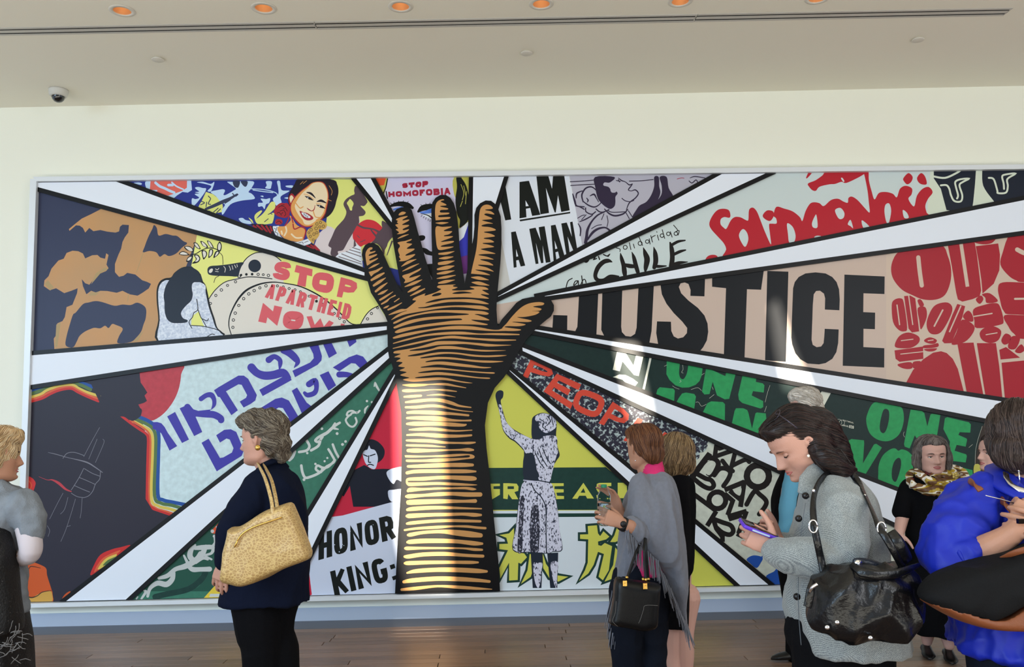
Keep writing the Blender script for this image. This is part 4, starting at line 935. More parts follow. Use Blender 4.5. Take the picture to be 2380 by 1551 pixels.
HAND = [(841,593),(842.6,580.5),(848.4,570),(857,565),(868.4,565),(879.6,571),(888.3,583.8),(893,595),(907.7,627.8),(922,658.5),(935.6,680),(928.4,647.7),(920.3,602.5),(914,566),(910.4,530),(911.3,510.4),(915,494),(922,486),(933,482),(945.6,481),(956.4,487),(962.7,506.8),(970,535.7),(978,562.8),(987,595.3),(996,626),(1004.3,655),(1004.8,611.6),(1003,548),(1002.5,487),(1005,470.7),(1012.4,460),(1023,453.5),(1036,453),(1046.7,460),(1054.8,472.5),(1061,492.4),(1065.4,530.3),(1068,575.4),(1073.5,611.6),(1080,659.4),(1086,628),(1092,598),(1097,569),(1100.6,552),(1102.8,526.7),(1102.8,499.6),(1107,483.3),(1116,472.5),(1128.6,466.2),(1141.3,467),(1151,474.3),(1158.4,487),(1163.8,503),(1165.6,530.3),(1165.6,566.4),(1163,611.6),(1157.5,665.7),(1154.8,692.8),(1154,720),(1156.2,756),(1158,757.5),(1166,743),(1184.3,722.4),(1200,704),(1214,695),(1235.9,690.5),(1255,689.5),(1271,691),(1281,698),(1287.4,709.5),(1287.4,722.4),(1281,735),(1268,745),(1248.8,761),(1223,790),(1206.8,816),(1184,858),(1171.4,877),(1149.7,901.8),(1134,936.6),(1127,988.8),(1130.6,1041),(1139.3,1117.5),(1148,1208),(1158.4,1305.5),(1163.6,1400),(917,1400),(925,1243),(932,1138.4),(934,1034),(932.2,957.4),(923.5,905),(920,880),(905.4,828.8),(901,803),(900.6,748),(894,732),(878,706),(862,680.5),(853.8,651.5),(848.4,625.7)]
HART = '''
@ 830 440 5.5375
s skn : 125,975 112,900 108,830 130,778 165,750 198,752 190,775 168,783 165,803 185,805 235,795 225,812 165,835 150,850 160,858 250,835 245,855 170,895 155,910 175,918 265,885 255,905 180,950 140,978
v skn : 150,1022,6 220,985,26 285,955,6
p skn : 150,1065 240,1040 325,998 330,1010 270,1060 215,1090 180,1125 165,1100
v skn : 185,1170,26 270,1120,40 345,1080,18
v skn : 215,1240,28 290,1190,38 368,1140,6
v skn : 240,1315,28 310,1260,34 388,1205,8
v skn : 272,1355,12 330,1330,34 395,1292,6
v skn : 295,1425,24 370,1380,26 462,1320,6
v skn : 315,1478,18 380,1440,26 420,1405,12 490,1368,16
v skn : 480,1450,12 540,1408,14
v skn : 345,1530,12 380,1515,24 410,1498,6
v skn : 400,1551,20 480,1515,26 575,1462,8
s skn : 535,335 545,310 585,288 628,300 600,325 560,335
s skn : 500,390 560,360 645,345 640,360 590,388 590,402 665,390 660,408 585,450 590,460 665,460 655,480 590,512 600,528 668,515 640,545 580,572 512,578 540,555 498,518 530,505 492,460 530,445 512,425 525,408
v skn : 525,635,8 590,605,22 660,582,6
s skn : 520,690 560,675 620,665 700,640 690,660 640,680 640,692 705,703 690,722 645,755 650,768 735,765 720,790 630,840 635,856 740,835 730,860 660,905 600,925 540,925 560,905 540,870 548,850 530,800 530,770 550,740 545,715
v skn : 570,995,6 660,940,36 760,902,6
v skn : 585,1055,8 690,1005,26 795,958,6
s skn : 582,1115 680,1080 780,1035 825,1015 800,1050 700,1105 670,1135 690,1138 812,1105 790,1130 700,1185 605,1208 620,1170
v skn : 615,1255,10 730,1210,38 835,1165,6
v skn : 655,1325,12 740,1280,42 815,1244,10
v skn : 685,1372,10 780,1325,30 870,1280,12
s skn : 1010,390 1003,300 1012,200 1045,150 1100,128 1122,140 1090,148 1075,160 1100,172 1145,195 1140,208 1080,215 1075,225 1165,245 1160,262 1080,268 1065,285 1080,300 1180,302 1170,322 1060,335 1045,345 1060,360 1192,358 1185,380 1100,392 1020,400
v skn : 1015,435,8 1090,437,30 1172,430,6
s skn : 1012,490 1100,485 1210,480 1205,492 1125,525 1125,540 1215,540 1218,552 1180,580 1120,595 1130,606 1225,605 1215,622 1090,668 1095,678 1235,665 1225,690 1090,725 1095,742 1235,738 1210,755 1120,778 1060,782 1035,760 1018,680
v skn : 1055,832,22 1150,825,34 1250,800,6
v skn : 1058,892,10 1140,885,36 1235,870,8
v skn : 1055,958,34 1150,945,46 1252,922,6
v skn : 1038,1030,24 1150,1010,50 1248,988,10
v skn : 1034,1088,18 1140,1072,40 1252,1048,6
v skn : 1028,1150,8 1140,1132,34 1265,1108,8
v skn : 1052,1208,20 1140,1190,40 1255,1168,6
@ 1060 440 5.5375
s skn : 195,1080 215,980 250,830 270,700 285,500 300,320 315,250 350,210 400,198 450,215 470,250 380,262 385,272 450,285 492,325 400,312 365,320 375,335 460,370 450,385 350,395 345,405 475,440 400,445 330,465 345,480 430,488 500,512 505,530 440,540 365,548 370,558 450,575 500,605 430,618 360,628 370,640 440,650 490,680 430,688 350,692 350,702 420,715 490,742 400,755 325,768 330,778 420,800 508,830 400,832 300,840 300,850 400,870 485,905 400,900 315,902 330,915 420,940 480,980 400,975 290,972 300,985 400,1010 485,1060 400,1045 260,1035 265,1045 360,1070 440,1105 350,1100 210,1088
v skn : 198,1135,10 300,1145,44 418,1168,6
v skn : 205,1200,10 300,1212,46 425,1238,6
@ 820 400 3.102
s skn : 1075,1130 1110,1090 1150,1040 1210,980 1270,948 1340,938 1378,945 1370,960 1330,965 1300,972 1358,985 1345,1000 1290,1003 1345,1008 1315,1030 1240,1045 1185,1048 1285,1070 1260,1082 1145,1080 1245,1098 1200,1112 1115,1112 1100,1120 1208,1135 1190,1145 1100,1146
@ 880 660 6.4625
s skn : 195,535 260,480 350,430 425,405 400,405 280,440 150,470 210,430 330,380 400,378 440,360 555,265 550,250 510,245 530,215 600,180 700,145 690,165 700,178 760,160 850,130 900,105 940,80 890,60 880,40 930,20 1150,10 1120,25 1125,42 1185,52 1140,75 1105,85 1120,98 1250,100 1400,88 1440,75 1370,45 1500,38 1600,50 1650,85 1560,90 1570,105 1660,160 1545,155 1545,168 1600,190 1655,222 1500,215 1300,202 1100,205 900,225 780,255 700,290 850,270 1000,240 1200,232 1400,232 1550,258 1655,300 1600,305 1450,290 1250,272 1050,275 850,305 700,345 600,355 605,365 700,365 850,345 1050,328 1250,322 1500,325 1600,345 1655,388 1500,380 1300,355 1100,350 900,372 700,405 550,430 400,460 300,495 200,540 | 800,185 830,155 900,135 945,145 920,170 860,185 | 1105,145 1180,120 1290,115 1405,138 1290,145 1180,152
s skn : 220,595 230,575 330,525 450,480 600,445 750,415 900,398 1100,395 1350,400 1550,410 1640,435 1650,455 1600,465 1500,455 1440,458 1500,475 1600,510 1665,545 1600,548 1450,540 1390,540 1440,560 1550,585 1638,608 1600,620 1450,612 1250,610 1050,612 850,628 650,655 450,700 300,738 250,735 250,715 330,675 500,640 700,608 900,582 1100,555 1240,545 1250,530 1200,520 1000,525 800,535 600,565 400,620 250,670 225,660 235,645 350,590 500,540 700,505 900,488 1100,480 1330,465 1340,450 1200,440 1000,430 800,440 600,470 420,520 290,580 235,600
s skn : 218,820 225,800 350,755 550,715 750,685 1000,645 1200,630 1400,638 1550,660 1700,688 1800,690 1860,672 1990,668 2060,690 2055,705 1900,708 1700,710 1400,690 1200,685 1000,688 800,705 600,745 400,790 250,822
v skn : 222,895,14 400,845,26 700,775,28 1000,745,40 1250,740,44 1500,755,20 1700,755,28 1900,758,30 2110,762,16
v skn : 218,970,12 450,915,26 700,860,30 900,820,30 1100,800,40 1300,815,36 1500,830,28 1750,845,36 2060,845,12
s skn : 222,1035 250,1010 400,985 600,945 800,885 900,862 1100,860 1250,868 1500,890 1750,910 1990,920 1900,930 1650,942 1500,925 1300,905 1100,910 900,918 700,955 500,990 470,1000 480,1008 650,1000 800,975 920,938 1100,935 1250,955 1450,985 1650,995 1910,1000 1800,1010 1600,1018 1400,1005 1200,985 1000,980 880,985 700,1025 500,1065 440,1080 460,1090 600,1080 750,1050 900,1028 1050,1025 1200,1035 1400,1062 1600,1075 1800,1070 1925,1075 1800,1095 1600,1102 1400,1090 1200,1060 1000,1052 800,1075 640,1105 640,1120 750,1112 900,1098 1100,1105 1300,1130 1500,1148 1700,1155 1875,1165 1750,1182 1600,1185 1400,1170 1200,1145 1000,1132 850,1138 715,1165 720,1178 850,1168 1000,1170 1200,1195 1400,1220 1550,1245 1695,1255 1600,1270 1450,1262 1200,1240 950,1215 850,1215 700,1238 635,1250 650,1260 800,1255 950,1260 1150,1285 1400,1310 1600,1325 1730,1330 1730,1350 1600,1345 1350,1325 1100,1300 900,1292 750,1305 600,1330 620,1340 750,1335 900,1325 1100,1345 1300,1375 1500,1402 1660,1410 1655,1428 1500,1420 1300,1400 1100,1380 900,1370 750,1380 560,1405 570,1418 700,1415 900,1405 1050,1420 1200,1455 1410,1490 1300,1490 1100,1460 950,1445 800,1450 600,1468 480,1468 365,1440 460,1412 400,1395 325,1370 420,1330 370,1315 315,1300 395,1262 350,1250 295,1235 360,1185 310,1170 265,1165 330,1120 290,1105 235,1100 330,1055 300,1048 240,1045
@ 900 880 5.9654
v skn : 215,90,10 330,95,44 500,90,32 600,82,14 800,80,34 950,105,22 1090,130,10
v skn : 220,170,30 290,170,46 500,165,24 650,155,12 800,162,28 960,180,12
v skn : 238,255,26 350,248,40 468,240,30
v skn : 550,235,5 700,225,24 800,232,24 945,258,5
v skn : 256,330,24 400,315,46 600,298,40 750,305,50 900,345,46 1000,380,30 1160,402,16
v skn : 256,400,28 400,398,42 600,380,40 750,390,36 900,425,22 1050,450,14 1185,462,9
v skn : 280,475,34 400,468,50 650,475,56 900,490,36 1125,512,28
v skn : 275,550,30 400,548,48 700,558,66 900,580,36 1050,585,22 1158,582,26
v skn : 275,630,30 400,628,60 700,628,54 900,640,54 1050,648,38 1092,640,22
v skn : 306,712,18 450,705,44 600,700,44 750,712,40 950,728,24 1175,717,12
v skn : 275,785,24 450,778,42 650,790,56 800,798,50 950,800,42 1080,795,32 1165,788,28
v skn : 270,860,26 400,862,42 600,868,46 800,890,34 1000,895,26 1130,895,36 1218,888,20
v skn : 272,928,28 400,930,34 600,935,30 720,945,16 805,950,12
v skn : 290,1000,46 400,1000,60 600,1000,40 800,995,26 1000,990,26 1120,988,48 1192,992,26
s skn : 248,1080 265,1065 500,1070 700,1065 900,1050 1040,1045 1150,1050 1195,1065 1212,1085 1190,1110 1100,1120 900,1145 700,1160 500,1158 300,1160 260,1150 260,1138 280,1125 500,1125 700,1110 900,1105 1100,1098 1145,1085 1140,1068 1100,1066 1000,1078 800,1092 600,1090 400,1098 265,1096
v skn : 288,1220,34 400,1218,46 700,1205,60 900,1200,56 1050,1200,58 1182,1200,40
v skn : 276,1310,44 400,1290,50 700,1285,50 900,1288,54 1100,1288,50 1225,1290,24
s skn : 260,1450 262,1400 290,1380 350,1372 500,1365 800,1348 1000,1348 1180,1355 1235,1375 1235,1405 1190,1418 1100,1418 900,1402 700,1400 500,1418 300,1420 288,1432 310,1442 500,1440 700,1438 900,1445 1100,1458 1250,1475 1150,1488 900,1485 700,1475 500,1485 320,1494 280,1480
@ 900 1120 5.9654
v skn : 290,128,40 330,112,62 500,105,34 700,95,30 900,92,26 1080,90,34 1180,102,38 1228,105,14
v skn : 265,205,36 310,203,60 500,190,40 700,175,54 900,168,50 1100,178,62 1290,178,60
v skn : 290,285,56 330,287,72 600,277,66 850,272,54 1050,272,40 1220,268,52
v skn : 280,390,38 350,378,56 600,362,52 850,362,40 1100,370,28 1305,375,18
v skn : 275,478,42 320,475,64 600,460,50 850,455,46 1050,450,42 1200,460,54 1298,462,32
v skn : 275,582,32 350,572,48 600,550,44 850,540,42 1100,545,40 1290,550,34
v skn : 242,672,26 400,650,34 700,632,42 900,620,26 1100,622,34 1250,638,34 1360,645,34
v skn : 290,740,36 330,735,54 500,705,44 750,692,50 950,708,78 1150,730,84 1295,745,60
v skn : 282,840,36 320,835,60 500,822,64 800,822,60 1000,832,54 1200,855,62 1315,860,34
v skn : 252,925,36 290,925,50 500,922,34 800,922,28 1050,925,24 1200,940,40 1314,945,30
v skn : 244,1040,36 300,1038,56 500,1010,56 800,1002,54 1050,1020,44 1230,1030,44 1326,1033,42
v skn : 244,1132,32 300,1130,56 600,1120,50 900,1118,44 1150,1120,46 1258,1120,26
v skn : 276,1266,24 400,1240,54 700,1222,60 1000,1225,66 1250,1238,62 1378,1245,34
v skn : 230,1390,42 350,1370,60 700,1345,62 1000,1352,62 1250,1368,50 1415,1385,38
v skn : 200,1498,36 400,1480,48 700,1450,32 1000,1465,46 1250,1482,36 1450,1492,10
'''
# ------------------------------------------------------------------ assemble the mural
PAL['skn'] = (204, 150, 92)
mural = empty('mural', wallp(1190, 1372, .05), 'wide wall mural of a raised striped hand with poster wedges and white rays', 'mural')
OFF_BASE, OFF_RAY, OFF_HAND = .090, .112, .130
def extent(r, k=0):                         # centre line inner -> outer
    a = RAYS[r]; return ((a[0][0]+a[3][0])/2, (a[0][1]+a[3][1])/2, (a[1][0]+a[2][0])/2, (a[1][1]+a[2][1])/2)
def hub_poly(k): return [(-200,-200),(3200,-200),(3200,1800),(-200,1800)]
for key, (ra, rb, base, lab, text) in ART.items():
    a = Art()
    a.layer = 0; a.f.append(([(20,300),(3100,300),(3100,1500),(20,1500)], 0, a.mi(PAINT(base))))
    a.run(text)
    clips = list(EDGES)
    if ra == 'ARM': clips.append((1020, 880, 1010, 1450))
    else: clips.append(extent(ra))
    if rb == 'ARM': clips.append((1020, 1450, 1045, 800))
    else:
        e = extent(rb); clips.append((e[2], e[3], e[0], e[1]))
    hub = {'A':(1010,0,1010,2000),'L':(1010,0,1010,2000)}
    if key in 'ALKJ': clips.append((1030, 400, 1020, 1500))      # cut under the hand
    if key in 'EFGHI': clips.append((1060, 1500, 1080, 400))
    if key in 'BCD': clips.append((1300, 760, 700, 760))
    a.build('poster_panel', mural, OFF_BASE, clips, lab)
backp = MB()
def slab(name, quad, z0, z1, mats, parent, label=None):
    mb = MB(); f = [wallp(x, y, z1) for x, y in quad]; b = [Vector((p.x, -z0, p.z)) for p in f]; mb.hexa(f+b); o = mb.build(name, mats, parent)
    if label: o['label'] = label
    return o
M_FRAME = mat('frame_metal', (226, 230, 234), rough=.35, metal=.1)
M_RAYW = mat('ray_white', (238, 244, 255), rough=.42, spec=.4)
M_RAYB = mat('ray_black', (13, 13, 16), rough=.34, spec=.24)
slab('backing_board', [(80,418),(3008,380),(3008,1338),(46,1408)], .002, OFF_BASE-.004, M_BLACK, mural)
def offs(p, q, d):
    dx, dy = q[0]-p[0], q[1]-p[1]; l = math.hypot(dx, dy); nx, ny = dy/l*d, -dx/l*d
    return (p[0]+nx, p[1]+ny), (q[0]+nx, q[1]+ny)
def solid(name, pts, z0, z1, m, parent, clips=EDGES, label=None):
    bm = bmesh.new(); 
    vec = [Vector((x, y, 0)) for x, y in pts]
    vs = [bm.verts.new(v) for v in vec]
    for t in tessellate_polygon([vec]): 
        try: bm.faces.new([vs[i] for i in t])
        except Exception: pass
    for (x0, y0, x1, y1) in clips:
        bmesh.ops.bisect_plane(bm, geom=bm.verts[:]+bm.edges[:]+bm.faces[:], plane_co=(x0, y0, 0), plane_no=((y1-y0), -(x1-x0), 0), clear_outer=True)
    bmesh.ops.recalc_face_normals(bm, faces=bm.faces[:])
    vi = {v: i for i, v in enumerate(bm.verts)}; n = len(vi)
    f = [wallp(v.co.x, v.co.y, z1) for v in bm.verts]; b = [Vector((p.x, -z0, p.z)) for p in f]; fs = []
    for fc in bm.faces:
        ix = [vi[v] for v in fc.verts]; nn = (f[ix[1]]-f[ix[0]]).cross(f[ix[2]]-f[ix[0]])
        fs.append(ix if nn.y < 0 else ix[::-1])
    for e in bm.edges:
        if e.is_boundary: i, j = vi[e.verts[0]], vi[e.verts[1]]; fs.append((i, j, j+n, i+n))
    bm.free(); me = bpy.data.meshes.new(name); me.from_pydata(f+b, [], fs); me.update()
    b2 = bmesh.new(); b2.from_mesh(me); 
    b2.to_mesh(me); b2.free()
    return tag(link(name, me, m, parent), label)
BW = 10.2
for k, (nu, fu, fl, nl) in RAYS.items():
    up, lo = (nu, fu), (nl, fl)
    sgn = 1 if (fu[0]-nu[0])*(fl[1]-nu[1])-(fu[1]-nu[1])*(fl[0]-nu[0]) > 0 else -1
    a, b = offs(*up, BW*sgn); c, d = offs(*lo, -BW*sgn)
    def back(p, q, n): 
        dx, dy = q[0]-p[0], q[1]-p[1]; l = math.hypot(dx, dy); return (p[0]-dx/l*n, p[1]-dy/l*n)
    n = 24 if k not in ('T2',) else 60
    a2, c2 = back(a, b, n), back(c, d, n)
    o = solid('light_ray', [a2, b, d, c2], .02, OFF_RAY-.0008 if k not in ('T1','L4') else OFF_RAY-.0012, M_RAYB, mural, label='black edged ray')
    solid('white_strip', [nu, fu, fl, nl], OFF_RAY-.004, OFF_RAY+.0004, M_RAYW, o, label='white inlay of the ray')
hp = catmull(HAND, True, 3)
hand = solid('hand_cutout', HAND, .03, OFF_HAND, M_RAYB, mural, label='raised black hand and forearm cut-out with ochre stripes')
a = Art(); a.run(HART); a.build('ochre_stripes', hand, OFF_HAND+.0004, [botl], 'ochre printed stripes')
# frame of the mural: four rails standing proud of the wall
def rail(q, zz=.138): slab('frame_rail', q, .001, zz, M_FRAME, mural)
rail([(76,411),(3020,374),(3020,384.6),(84,421.4)]); rail([(70,416),(84.5,416),(49.5,1404),(36,1410)], .137); rail([(49,1404),(3010,1335),(3010,1345),(40,1414)]); rail([(3001,384),(3014,384),(3014,1340),(3001,1340)], .137)
# ------------------------------------------------------------------ people: builders
from mathutils.bvhtree import BVHTree
def interp(tab, z):
    if z <= tab[0][0]: return tab[0][1:]
    for a, b in zip(tab, tab[1:]):
        if z <= b[0]:
            t = (z-a[0])/(b[0]-a[0]); t = t*t*(3-2*t)*.35+t*.65
            return tuple(a[i]+(b[i]-a[i])*t for i in range(1, len(a)))
    return tab[-1][1:]
def gs(x, s): return math.exp(-(x/s)**2)
HEAD = [(-.03,.06,.20,.02),(-.01,.14,.31,-.03),(.03,.205,.365,-.09),(.08,.25,.385,-.16),(.14,.278,.375,-.23),(.22,.300,.368,-.30),(.30,.322,.368,-.35),(.40,.338,.366,-.40),(.50,.345,.358,-.435),(.58,.350,.378,-.455),(.68,.350,.380,-.468),(.78,.332,.350,-.452),(.87,.288,.280,-.395),(.94,.212,.180,-.295),(.98,.12,.07,-.18),(1.0,.02,-.03,-.08)]
def head_matrix(chin, H, psi, pitch=0, roll=0):
    """chin: world point on the neck axis under the chin; psi 0 faces the camera, -90 faces left, 180 faces the wall"""
    q = math.radians(psi); f = Vector((math.sin(q), -math.cos(q), 0)); u = Vector((0,0,1)); l = u.cross(f)
    p = math.radians(pitch); f2 = f*math.cos(p)-u*math.sin(p); u2 = u*math.cos(p)+f*math.sin(p)
    r = math.radians(roll); l2 = l*math.cos(r)+u2*math.sin(r); u3 = u2*math.cos(r)-l*math.sin(r)
    return Matrix(((l2.x*H,f2.x*H,u3.x*H,chin.x),(l2.y*H,f2.y*H,u3.y*H,chin.y),(l2.z*H,f2.z*H,u3.z*H,chin.z),(0,0,0,1)))
def add_head(mb, M, fem=1, open_mouth=0, jowl=0):
    nr, nc = 60, 88; vs, fs = [], []
    for i in range(nr+1):
        z = -.03+1.03*i/nr; w, yf, yb = interp(HEAD, z)
        w += jowl*.03*gs(z-.12, .1)
        for k in range(nc):
            a = 2*math.pi*k/nc; sx, cy = math.sin(a), math.cos(a)
            e = .92; x = w*math.copysign(abs(sx)**e, sx); y = (yf if cy > 0 else -yb)*math.copysign(abs(cy)**e, cy)
            if cy > 0:
                ax = abs(x)
                np_ = 0                         # nose
                if .27 < z < .60:
                    if z > .335: np_ = .018+.118*max(0, (.60-z)/.265)**1.15
                    else: np_ = .136*max(0, (z-.27)/.065)**.6
                y += np_*gs(x, .042+.022*gs(z-.34, .05)+.01)
                y += .022*gs(ax-.06, .022)*gs(z-.325, .03)
                y -= .052*gs(ax-.145, .075)*gs(z-.495, .05)          # eye sockets
                y += .024*gs(ax-.14, .10)*gs(z-.575, .035)           # brow
                y += .020*gs(ax-.20, .08)*gs(z-.40, .07)             # cheek
                y -= .014*gs(x, .05)*gs(z-.545, .03)
                y += .026*gs(x, .085)*gs(z-.232, .020)+.028*gs(x, .075)*gs(z-.178, .022)   # lips
                y -= .020*gs(x, .10)*gs(z-.206, .010)
                y -= .016*gs(x, .09)*gs(z-.13, .025)
                y += .026*gs(x, .09)*gs(z-.06, .05)                  # chin
                y -= .016*gs(ax-.13, .04)*gs(z-.22, .08)
            vs.append(M @ Vector((x, y, z)))
    for i in range(nr):
        for k in range(nc):
            a = i*nc+k; b = i*nc+(k+1) % nc; fs.append((a, b, b+nc, a+nc))
    fs.append(tuple(range(nc))[::-1]); fs.append(tuple(range(nr*nc, (nr+1)*nc)))
    mb.add(vs, fs)
    for s in (-1, 1):                                                # ears
        pts = [(s*.335,-.045,.37),(s*.365,-.06,.40),(s*.385,-.085,.46),(s*.395,-.10,.52),(s*.38,-.085,.565),(s*.36,-.045,.57),(s*.35,-.01,.54),(s*.345,-.005,.49)]
        mb.tube([M @ Vector(p) for p in pts], [.016*M.to_scale()[0]/.225*.225*1.1+.0]*0 or [M.to_scale()[0]*.026]*len(pts), 8)
        mb.ball(M @ Vector((s*.352,-.045,.47)), M.to_scale()[0]*.045, 8, 6)
def tubeo(mb, pts, rad, up, n=12, m=0):
    """tube of oval section; up gives the direction of the first radius"""
    pts = [Vector(p) for p in pts]; vs, fs = [], []; up = Vector(up)
    for i, p in enumerate(pts):
        t = (pts[min(i+1, len(pts)-1)]-pts[max(i-1, 0)]).normalized(); u = (up-t*up.dot(t)).normalized(); w = t.cross(u); a, b = rad[i] if isinstance(rad[i], tuple) else (rad[i], rad[i])
        for k in range(n):
            q = 2*math.pi*k/n; vs.append(p+u*math.cos(q)*a+w*math.sin(q)*b)
    for i in range(len(pts)-1):
        for k in range(n):
            a = i*n+k; b = i*n+(k+1) % n; fs.append((a, b, b+n, a+n))
    fs += [tuple(range(n))[::-1], tuple(range((len(pts)-1)*n, len(pts)*n))]; mb.add(vs, fs, m)
def limb(mb, pts, rads, sub=4, n=14):
    P = catmull([tuple(p)+(r,) for p, r in zip(pts, rads)], False, sub)
    mb.tube([p[:3] for p in P], [p[3] for p in P], n); mb.ball(P[0][:3], P[0][3], n, 8); mb.ball(P[-1][:3], P[-1][3], n, 8)
def add_hand(mb, w, x, nrm, thumb=1, curl=(25, 35, 25), sc=1.0, fan=4, tdir=(.62, .70, -.30), tcurl=18, curls=None):
    """w wrist, x towards the fingers, nrm out of the back of the hand; thumb picks the side"""
    x = Vector(x).normalized(); nrm = Vector(nrm); nrm = (nrm-x*nrm.dot(x)).normalized(); y = nrm.cross(x)*thumb
    P = lambda a, b, c: w+(x*a+y*b+nrm*c)*sc
    tubeo(mb, [P(-.03,0,0), P(0,0,0), P(.03,.002,0), P(.06,.001,.001), P(.092,0,0)], [tuple(v*sc for v in r) for r in ((.026,.019),(.027,.018),(.036,.016),(.041,.014),(.040,.011))], y, 14)
    L = [(.042,.026,.021),(.047,.030,.022),(.043,.028,.021),(.034,.021,.018)]; tips = []
    for i, off in enumerate((.0315, .0105, -.0105, -.0305)):
        cu = curls[i] if curls else curl; th = math.radians(fan*(1.5-i)); d0 = x*math.cos(th)+y*math.sin(th); p = P(.078-.004*abs(i-1), off, 0); ang = 0; pts = [p]; ax = nrm
        for j in range(3):
            ang += math.radians(cu[j]); d = d0*math.cos(ang)-nrm*math.sin(ang); seg = L[i][j]*(1.35 if j == 0 else 1.0); p = p+d*seg*sc; pts.append(p)
        r = .0088 if i < 3 else .0076
        limb(mb, pts, [r*1.08*sc, r*sc, r*.93*sc, r*.78*sc], 3, 9); tips.append(p)
    d = (x*tdir[0]+y*tdir[1]+nrm*tdir[2]).normalized(); p = P(.012, .020, -.002); pts = [p]
    for j, l in enumerate((.046, .034, .026)):
        p = p+d*l*sc; pts.append(p); d = (d*math.cos(math.radians(tcurl))+(x*.8-y*.5-nrm*.25)*math.sin(math.radians(tcurl))).normalized()
    limb(mb, pts, [.0145*sc, .0120*sc, .0100*sc, .0080*sc], 3, 9)
    return tips
def slices(mb, rows, n=28, e=.9, m=0):
    """rows: (py, x left, x right, distance, half depth) - a shape standing at its own distance"""
    vs, fs = [], []; R = catmull(rows, False, 3)
    for (py, xl, xr, d, ry) in R:
        a, b = at(xl, py, d), at(xr, py, d); c = (a+b)/2; rx = (b-a).length/2; ux = (b-a).normalized()
        for k in range(n):
            q = 2*math.pi*k/n; co, si = math.cos(q), math.sin(q)
            vs.append(c+ux*rx*math.copysign(abs(co)**e, co)+Vector((0,1,0))*ry*math.copysign(abs(si)**e, si))
    for i in range(len(R)-1):
        for k in range(n):
            a = i*n+k; b = i*n+(k+1) % n; fs.append((a, a+n, b+n, b))
    fs += [tuple(range(n)), tuple(range((len(R)-1)*n, len(R)*n))[::-1]]; mb.add(vs, fs, m)
def remesh(name, mb, voxel, mats, parent, smooth=4, disp=None, dec=None, label=None, keep=False):
    me = mb.mesh('tmp'); o = bpy.data.objects.new('tmp', me); COL.objects.link(o)
    bm = bmesh.new(); bm.from_mesh(me); bmesh.ops.recalc_face_normals(bm, faces=bm.faces[:]); bm.to_mesh(me); bm.free()
    r = o.modifiers.new('r', 'REMESH'); r.mode = 'VOXEL'; r.voxel_size = voxel; r.adaptivity = 0
    if smooth: s = o.modifiers.new('s', 'SMOOTH'); s.factor = .5; s.iterations = smooth
    if dec: d = o.modifiers.new('d', 'DECIMATE'); d.ratio = dec
    dg = bpy.context.evaluated_depsgraph_get(); m2 = bpy.data.meshes.new_from_object(o.evaluated_get(dg)); bpy.data.objects.remove(o)
    m2.name = name; m2.materials.clear()
    if disp: wrinkle(m2, disp)
    ob = link(name, m2, mats, parent, True)
    if label: ob['label'] = label
    return ob
def wrinkle(m2, disp):
    import numpy as np
    n = len(m2.vertices); co = np.empty(n*3, 'f'); no = np.empty(n*3, 'f'); m2.vertices.foreach_get('co', co); m2.vertices.foreach_get('normal', no); co = co.reshape(-1, 3); no = no.reshape(-1, 3)
    dd = np.zeros(n, 'f')
    for (amp, sx, sy, sz, seed) in disp:
        nf = noise.noise; x = co*np.array([sx, sy, sz])+seed
        for i in range(n):
            v = nf(x[i]); dd[i] += amp*(1-2*abs(v)*1.6)
    co += no*dd[:, None]; m2.vertices.foreach_set('co', co.ravel()); m2.update()
def add_strands(hmesh, mb, flow, N, length, step=.012, r=.0014, off=.002, seed=1, nm=3, wob=.25, zmin=None):
    bm = bmesh.new(); bm.from_mesh(hmesh); bmesh.ops.triangulate(bm, faces=bm.faces[:]); bvh = BVHTree.FromBMesh(bm); bm.faces.ensure_lookup_table()
    rd = random.Random(seed); F = bm.faces; nf = len(F)
    for _ in range(N):
        f = F[rd.randrange(nf)]; p = f.calc_center_median(); o2 = off*rd.uniform(.2, 1.8); pts = [p+f.normal*o2]; L = length*rd.uniform(.6, 1.2)
        for k in range(int(L/step)):
            d = flow(p)+noise.noise_vector(p*18+Vector((seed, 0, 0)))*wob
            hit = bvh.find_nearest(p)
            if hit[0] is None: break
            nn = hit[1]; d = d-nn*d.dot(nn)
            if d.length < 1e-4: break
            p = hit[0]+d.normalized()*step; h2 = bvh.find_nearest(p)
            p = h2[0]; pts.append(p+h2[1]*o2)
        if len(pts) < 3: continue
        n = len(pts); mb.tube(pts, [r*(.5+.5*math.sin(math.pi*(i+.6)/(n+.2))) for i in range(n)], 3, rd.randrange(nm), caps=False)
    bm.free()
def hair(name, M, balls, mats, parent, flow, N=1400, length=.10, voxel=.006, disp=((.004, 30, 30, 30, 3.0),), extra=None, seed=1, smooth=5, wob=.25, label=None, r=.0013):
    mb = MB(); H = M.to_scale()[0]
    for c, rr in balls: 
        rot = M.to_3x3().normalized(); mb.ball(M @ Vector(c), tuple(v*H for v in rr), 20, 14, rot=rot)
    if extra: extra(mb)
    o = remesh(name, mb, voxel, mats, parent, smooth, disp, label=label)
    sm = MB(); M3 = M.to_3x3().normalized(); Mi = M.inverted()
    def fl(p): return M3 @ Vector(flow(Mi @ p))
    add_strands(o.data, sm, fl, N, length, seed=seed, nm=len(mats), wob=wob, r=r)
    nv = len(o.data.vertices); bm = bmesh.new(); bm.from_mesh(o.data); tmp = sm.mesh('t'); bm.from_mesh(tmp); bm.to_mesh(o.data); bm.free()
    for p in o.data.polygons: p.use_smooth = True
    return o
M_EYEW = mat('eye_white', (225, 220, 214), rough=.2); M_IRIS = mat('iris', (60, 48, 40), rough=.15); M_LASH = mat('lash', (38, 28, 26), rough=.6)
